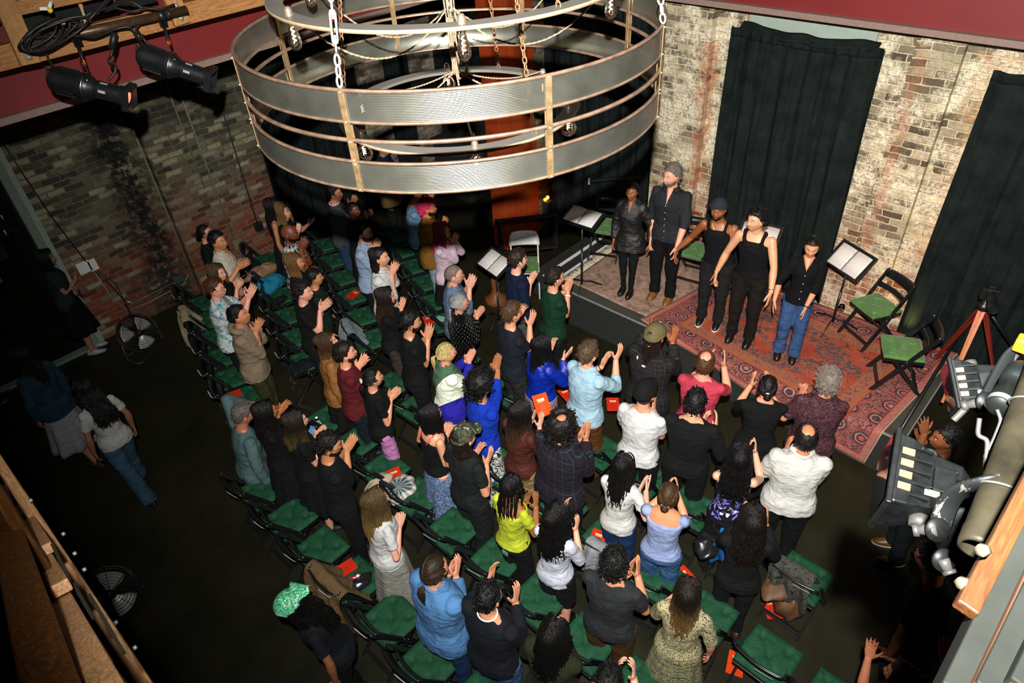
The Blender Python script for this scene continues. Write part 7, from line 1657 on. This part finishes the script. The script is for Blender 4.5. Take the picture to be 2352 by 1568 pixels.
A((1412, 1275), 1.76, 'person with short black curls in charcoal tee and brown trousers with tattooed arm', hair=('curly', '#0b0a09'), skn='#c48462', top=('tee', '#26282b'), bot=('pants', '#4a300e'), clap=(1458, 1300), gap=.02, upang=75, bulk=1.1)
A((992, 1290), 1.78, 'person with brown low ponytail in blue denim jacket clapping', hair=('lowpony', '#2a1d12'), skn='#d08c70', top=('jacket', '#4a76a4', 'denim', None, .85), bot=('pants', '#123056', 'denim'), clap=(1046, 1298), gap=.02, bulk=1.1)
A((1118, 1352), 1.78, 'person with slick black hair in black sweatshirt at the bottom', hair=('crew', '#080808'), skn='#c98c6a', top=('long', '#10131a'), bot=('pants', '#3a5a80', 'denim'), L=dict(px=(1130, 1315), u=(.3, 0, .95), curl=.3), R=dict(px=(1186, 1368), u=(.3, 0, .95), curl=.3), glasses=True, bulk=1.14, extra=lambda i: MB().tube([i['sh'](-.018 + .064 * math.cos(a), .070 * math.sin(a), 1.462) for a in np.linspace(0, 2 * PI, 18, endpoint=False)], .006, 6, closed=True, cap=False).build('tee_collar', M_WHITE, i['root']))
A((1270, 1440), 1.66, 'person with a dark curly mane in olive fuzzy jacket at the bottom edge', g='f', hair=('longcurly', '#090706'), skn='#b97458', top=('jacket', '#2c3018', 'hair', '#14160c', .95), clap=(1282, 1430), gap=.02, upang=80, bulk=1.12)
def clips(i): MB().ell(i['Hp']((.02, .085, .04)), (.012, .005, .01), 8).ell(i['Hp']((.02, -.085, .04)), (.012, .005, .01), 8).build('hair_clips', M_STEEL, i['root'])
A((1583, 1342), 1.66, 'person with ombre brown hair in cream ditsy print dress', g='f', hair=('longwavy', '#1c130c', '#7a5a30'), skn='#cf9070', top=('tee', '#a89e74', 'ditsy', '#20283a', .9, (.95, 0)), bot=('longskirt', '#8e8a66', 'ditsy', '#1c2230'), L=dict(px=(1563, 1345), u=(.3, 0, .95), curl=.8), extra=clips, bulk=1.1)
A((1400, 1548), 1.68, 'person with dark hair at the bottom edge holding fingertips together', hair=('short', '#0e0b09'), skn='#d8a088', top=('tee', '#101010'), clap=(1438, 1530), gap=.08, upang=75, curl=.5)
def band(i):
    k = (HP[:, 2] > np.interp(AZ, [0, 60, 100, 180], [.060, .045, .05, .072])); mb = MB(); patch(mb, k, .046, seed=4)
    BG = NT('green_bandana'); v = BG.noise(26, 2, .5, dist=2.2); X, Y, Z = BG.sep()
    ln_ = BG.math('LESS_THAN', BG.math('ABSOLUTE', BG.math('SUBTRACT', v, .5)), .028); BG.base(BG.mix(ln_, (.0, .27, .10), (.55, .85, .62))).set(rough=.8)
    mb.grid(lambda u, v_: np.array([-.06 - .13 * v_, (u - .5) * .22 * (1 - .70 * v_), .150 - .05 * v_ + .015 * math.cos((u - .5) * 3)]), 10, 8, thick=.004)
    mb.xf(R=i['Hm'][:3, :3], t=i['hc']).build('bandana', BG.mat, i['root'])
person((665, 1372), 1.66, pos=None, g='f', hair=('longwavy', '#0a0807'), skn='#8f5a3a', top=('tee', '#10141a'), bot=('pants', '#0a0b0d'), face=150, lean=.22, pitch=16, extra=band, label='person in green paisley bandana and black tee at the dark lower left', bulk=1.1)
person((190, 880), 1.66, g='f', hair=('longwavy', '#0a0807'), skn='#8f6248', top=('tee', '#b9b9b4', 'dots', '#15151a'), bot=('wide', '#2f4c5e', 'denim'), face=100, legs='walk', pitch=14, label='person in white dotted tee and light jeans walking away in the dark aisle', lean=-.02, bulk=1.08, feat=False, shoes='#0b1420')
person((42, 805), 1.66, g='f', hair=('longwavy', '#070606'), skn='#8f6248', top=('jacket', '#1a3342', 'denim'), bot=('midi', '#8d8d92'), face=115, legs='walk', label='person in dark denim jacket and tiered white skirt at the left edge', feat=False, bulk=1.06, shoes='#3a2418')
def wrap(i): MB().tube([i['arms'][-1][2] + np.array([-.02, .02, 0]), i['arms'][-1][2] + np.array([-.01, .05, -.05]), i['arms'][-1][2] + np.array([.0, .06, -.16])], [.03, .04, .012], 8, flat=.5).build('green_scarf', fabric('#0b4a1e'), i['root'])
person((95, 578), 1.67, g='f', hair=('bob', '#0a0808'), skn='#9c6f5c', top=('tee', '#20302e', 'speckle', '#0b1010'), bot=('skirt', '#060607'), face=-22, arms='crossed', shoes='#8c8c90', extra=wrap, label='person with dark bob, patterned blouse and arms crossed in the doorway', pitch=4)
A((2185, 985), 1.74, 'person in dark tee clapping at the right end of the stage in mustard sneakers', hair=('crew', '#0c0a09'), skn='#7c4a2c', top=('tee', '#17211f'), bot=('pants', '#0d1216'), shoes=('#5a3c08', '#c8c0b0'), L=dict(px=(2122, 985), u=(.3, 0, .95), n=(.3, -1, 0), curl=.1), R=dict(px=(2128, 1000), u=(.3, .1, .95), n=(-.1, 1, 0), curl=.15), face=120, bulk=1.1)
person((2150, 1262), 1.78, skn='#8a5236', hair=('short', '#060606'), top=('tee', '#050506'), bot=('pants', '#17211f', 'denim'), face=75, legs='wide', lean=.22, pitch=10, label='person in black tee and dark jeans with back turned below the steel pipe', bulk=1.12, shoes=('#101828', '#b0b0b0'), feat=False)
A((2085, 1540), 1.64, 'person with auburn hair at the bottom right clapping with ringed fingers', g='f', hair=('mid', '#2a140a', '#4a2610'), skn='#a8684a', top=('tee', '#14120f'), R=dict(px=(2040, 1512), u=(.6, .5, .5), n=(.2, 1, 0), curl=.2), L=dict(px=(1998, 1495), u=(.2, -.3, .95), n=(.1, -1, 0), curl=.05), face=85)
A((2215, 1575), 1.70, 'person in dark green plaid sleeve half hidden by the grey channel rails', hair=('short', '#0a0807'), skn='#8a5038', top=('long', '#10180f', 'plaid', '#0a0c0a'), L=dict(px=(2170, 1500), u=(.3, 0, .95), n=(.2, -1, 0), curl=.45), face=80, feat=False)
A((945, 430), 1.76, 'person in light blue tee beneath the chandelier rim carrying a straw bag', hair=('short', '#1a120c'), skn='#b47c60', top=('tee', '#6b8aa8'), bot=('pants', '#0c1016'), clap=(988, 455), face=(8.3, 5.0))
c = at(903, 470, 1.0); tag(MB().loft([[(r_ * math.cos(a), r_ * .6 * math.sin(a), z) for a in np.linspace(0, 2 * PI, 30, endpoint=False)] for z, r_ in ((0, .14), (.03, .20), (.2, .22), (.34, .20), (.345, .19), (.2, .20), (.04, .17))]).build('straw_bag', (lambda n: (n.base(n.ramp(n.wave(60, 1.5, d='Z'), [(.3, (.16, .08, .02)), (.7, (.42, .26, .09))])).set(rough=.8), n.bump(n.wave(60, 1.5, d='Z'), .6, .01), n.mat)[2])(NT('straw_weave')), loc=tuple(c)), 'woven straw bag hanging behind the person in light blue tee', 'bag')
bake_all()
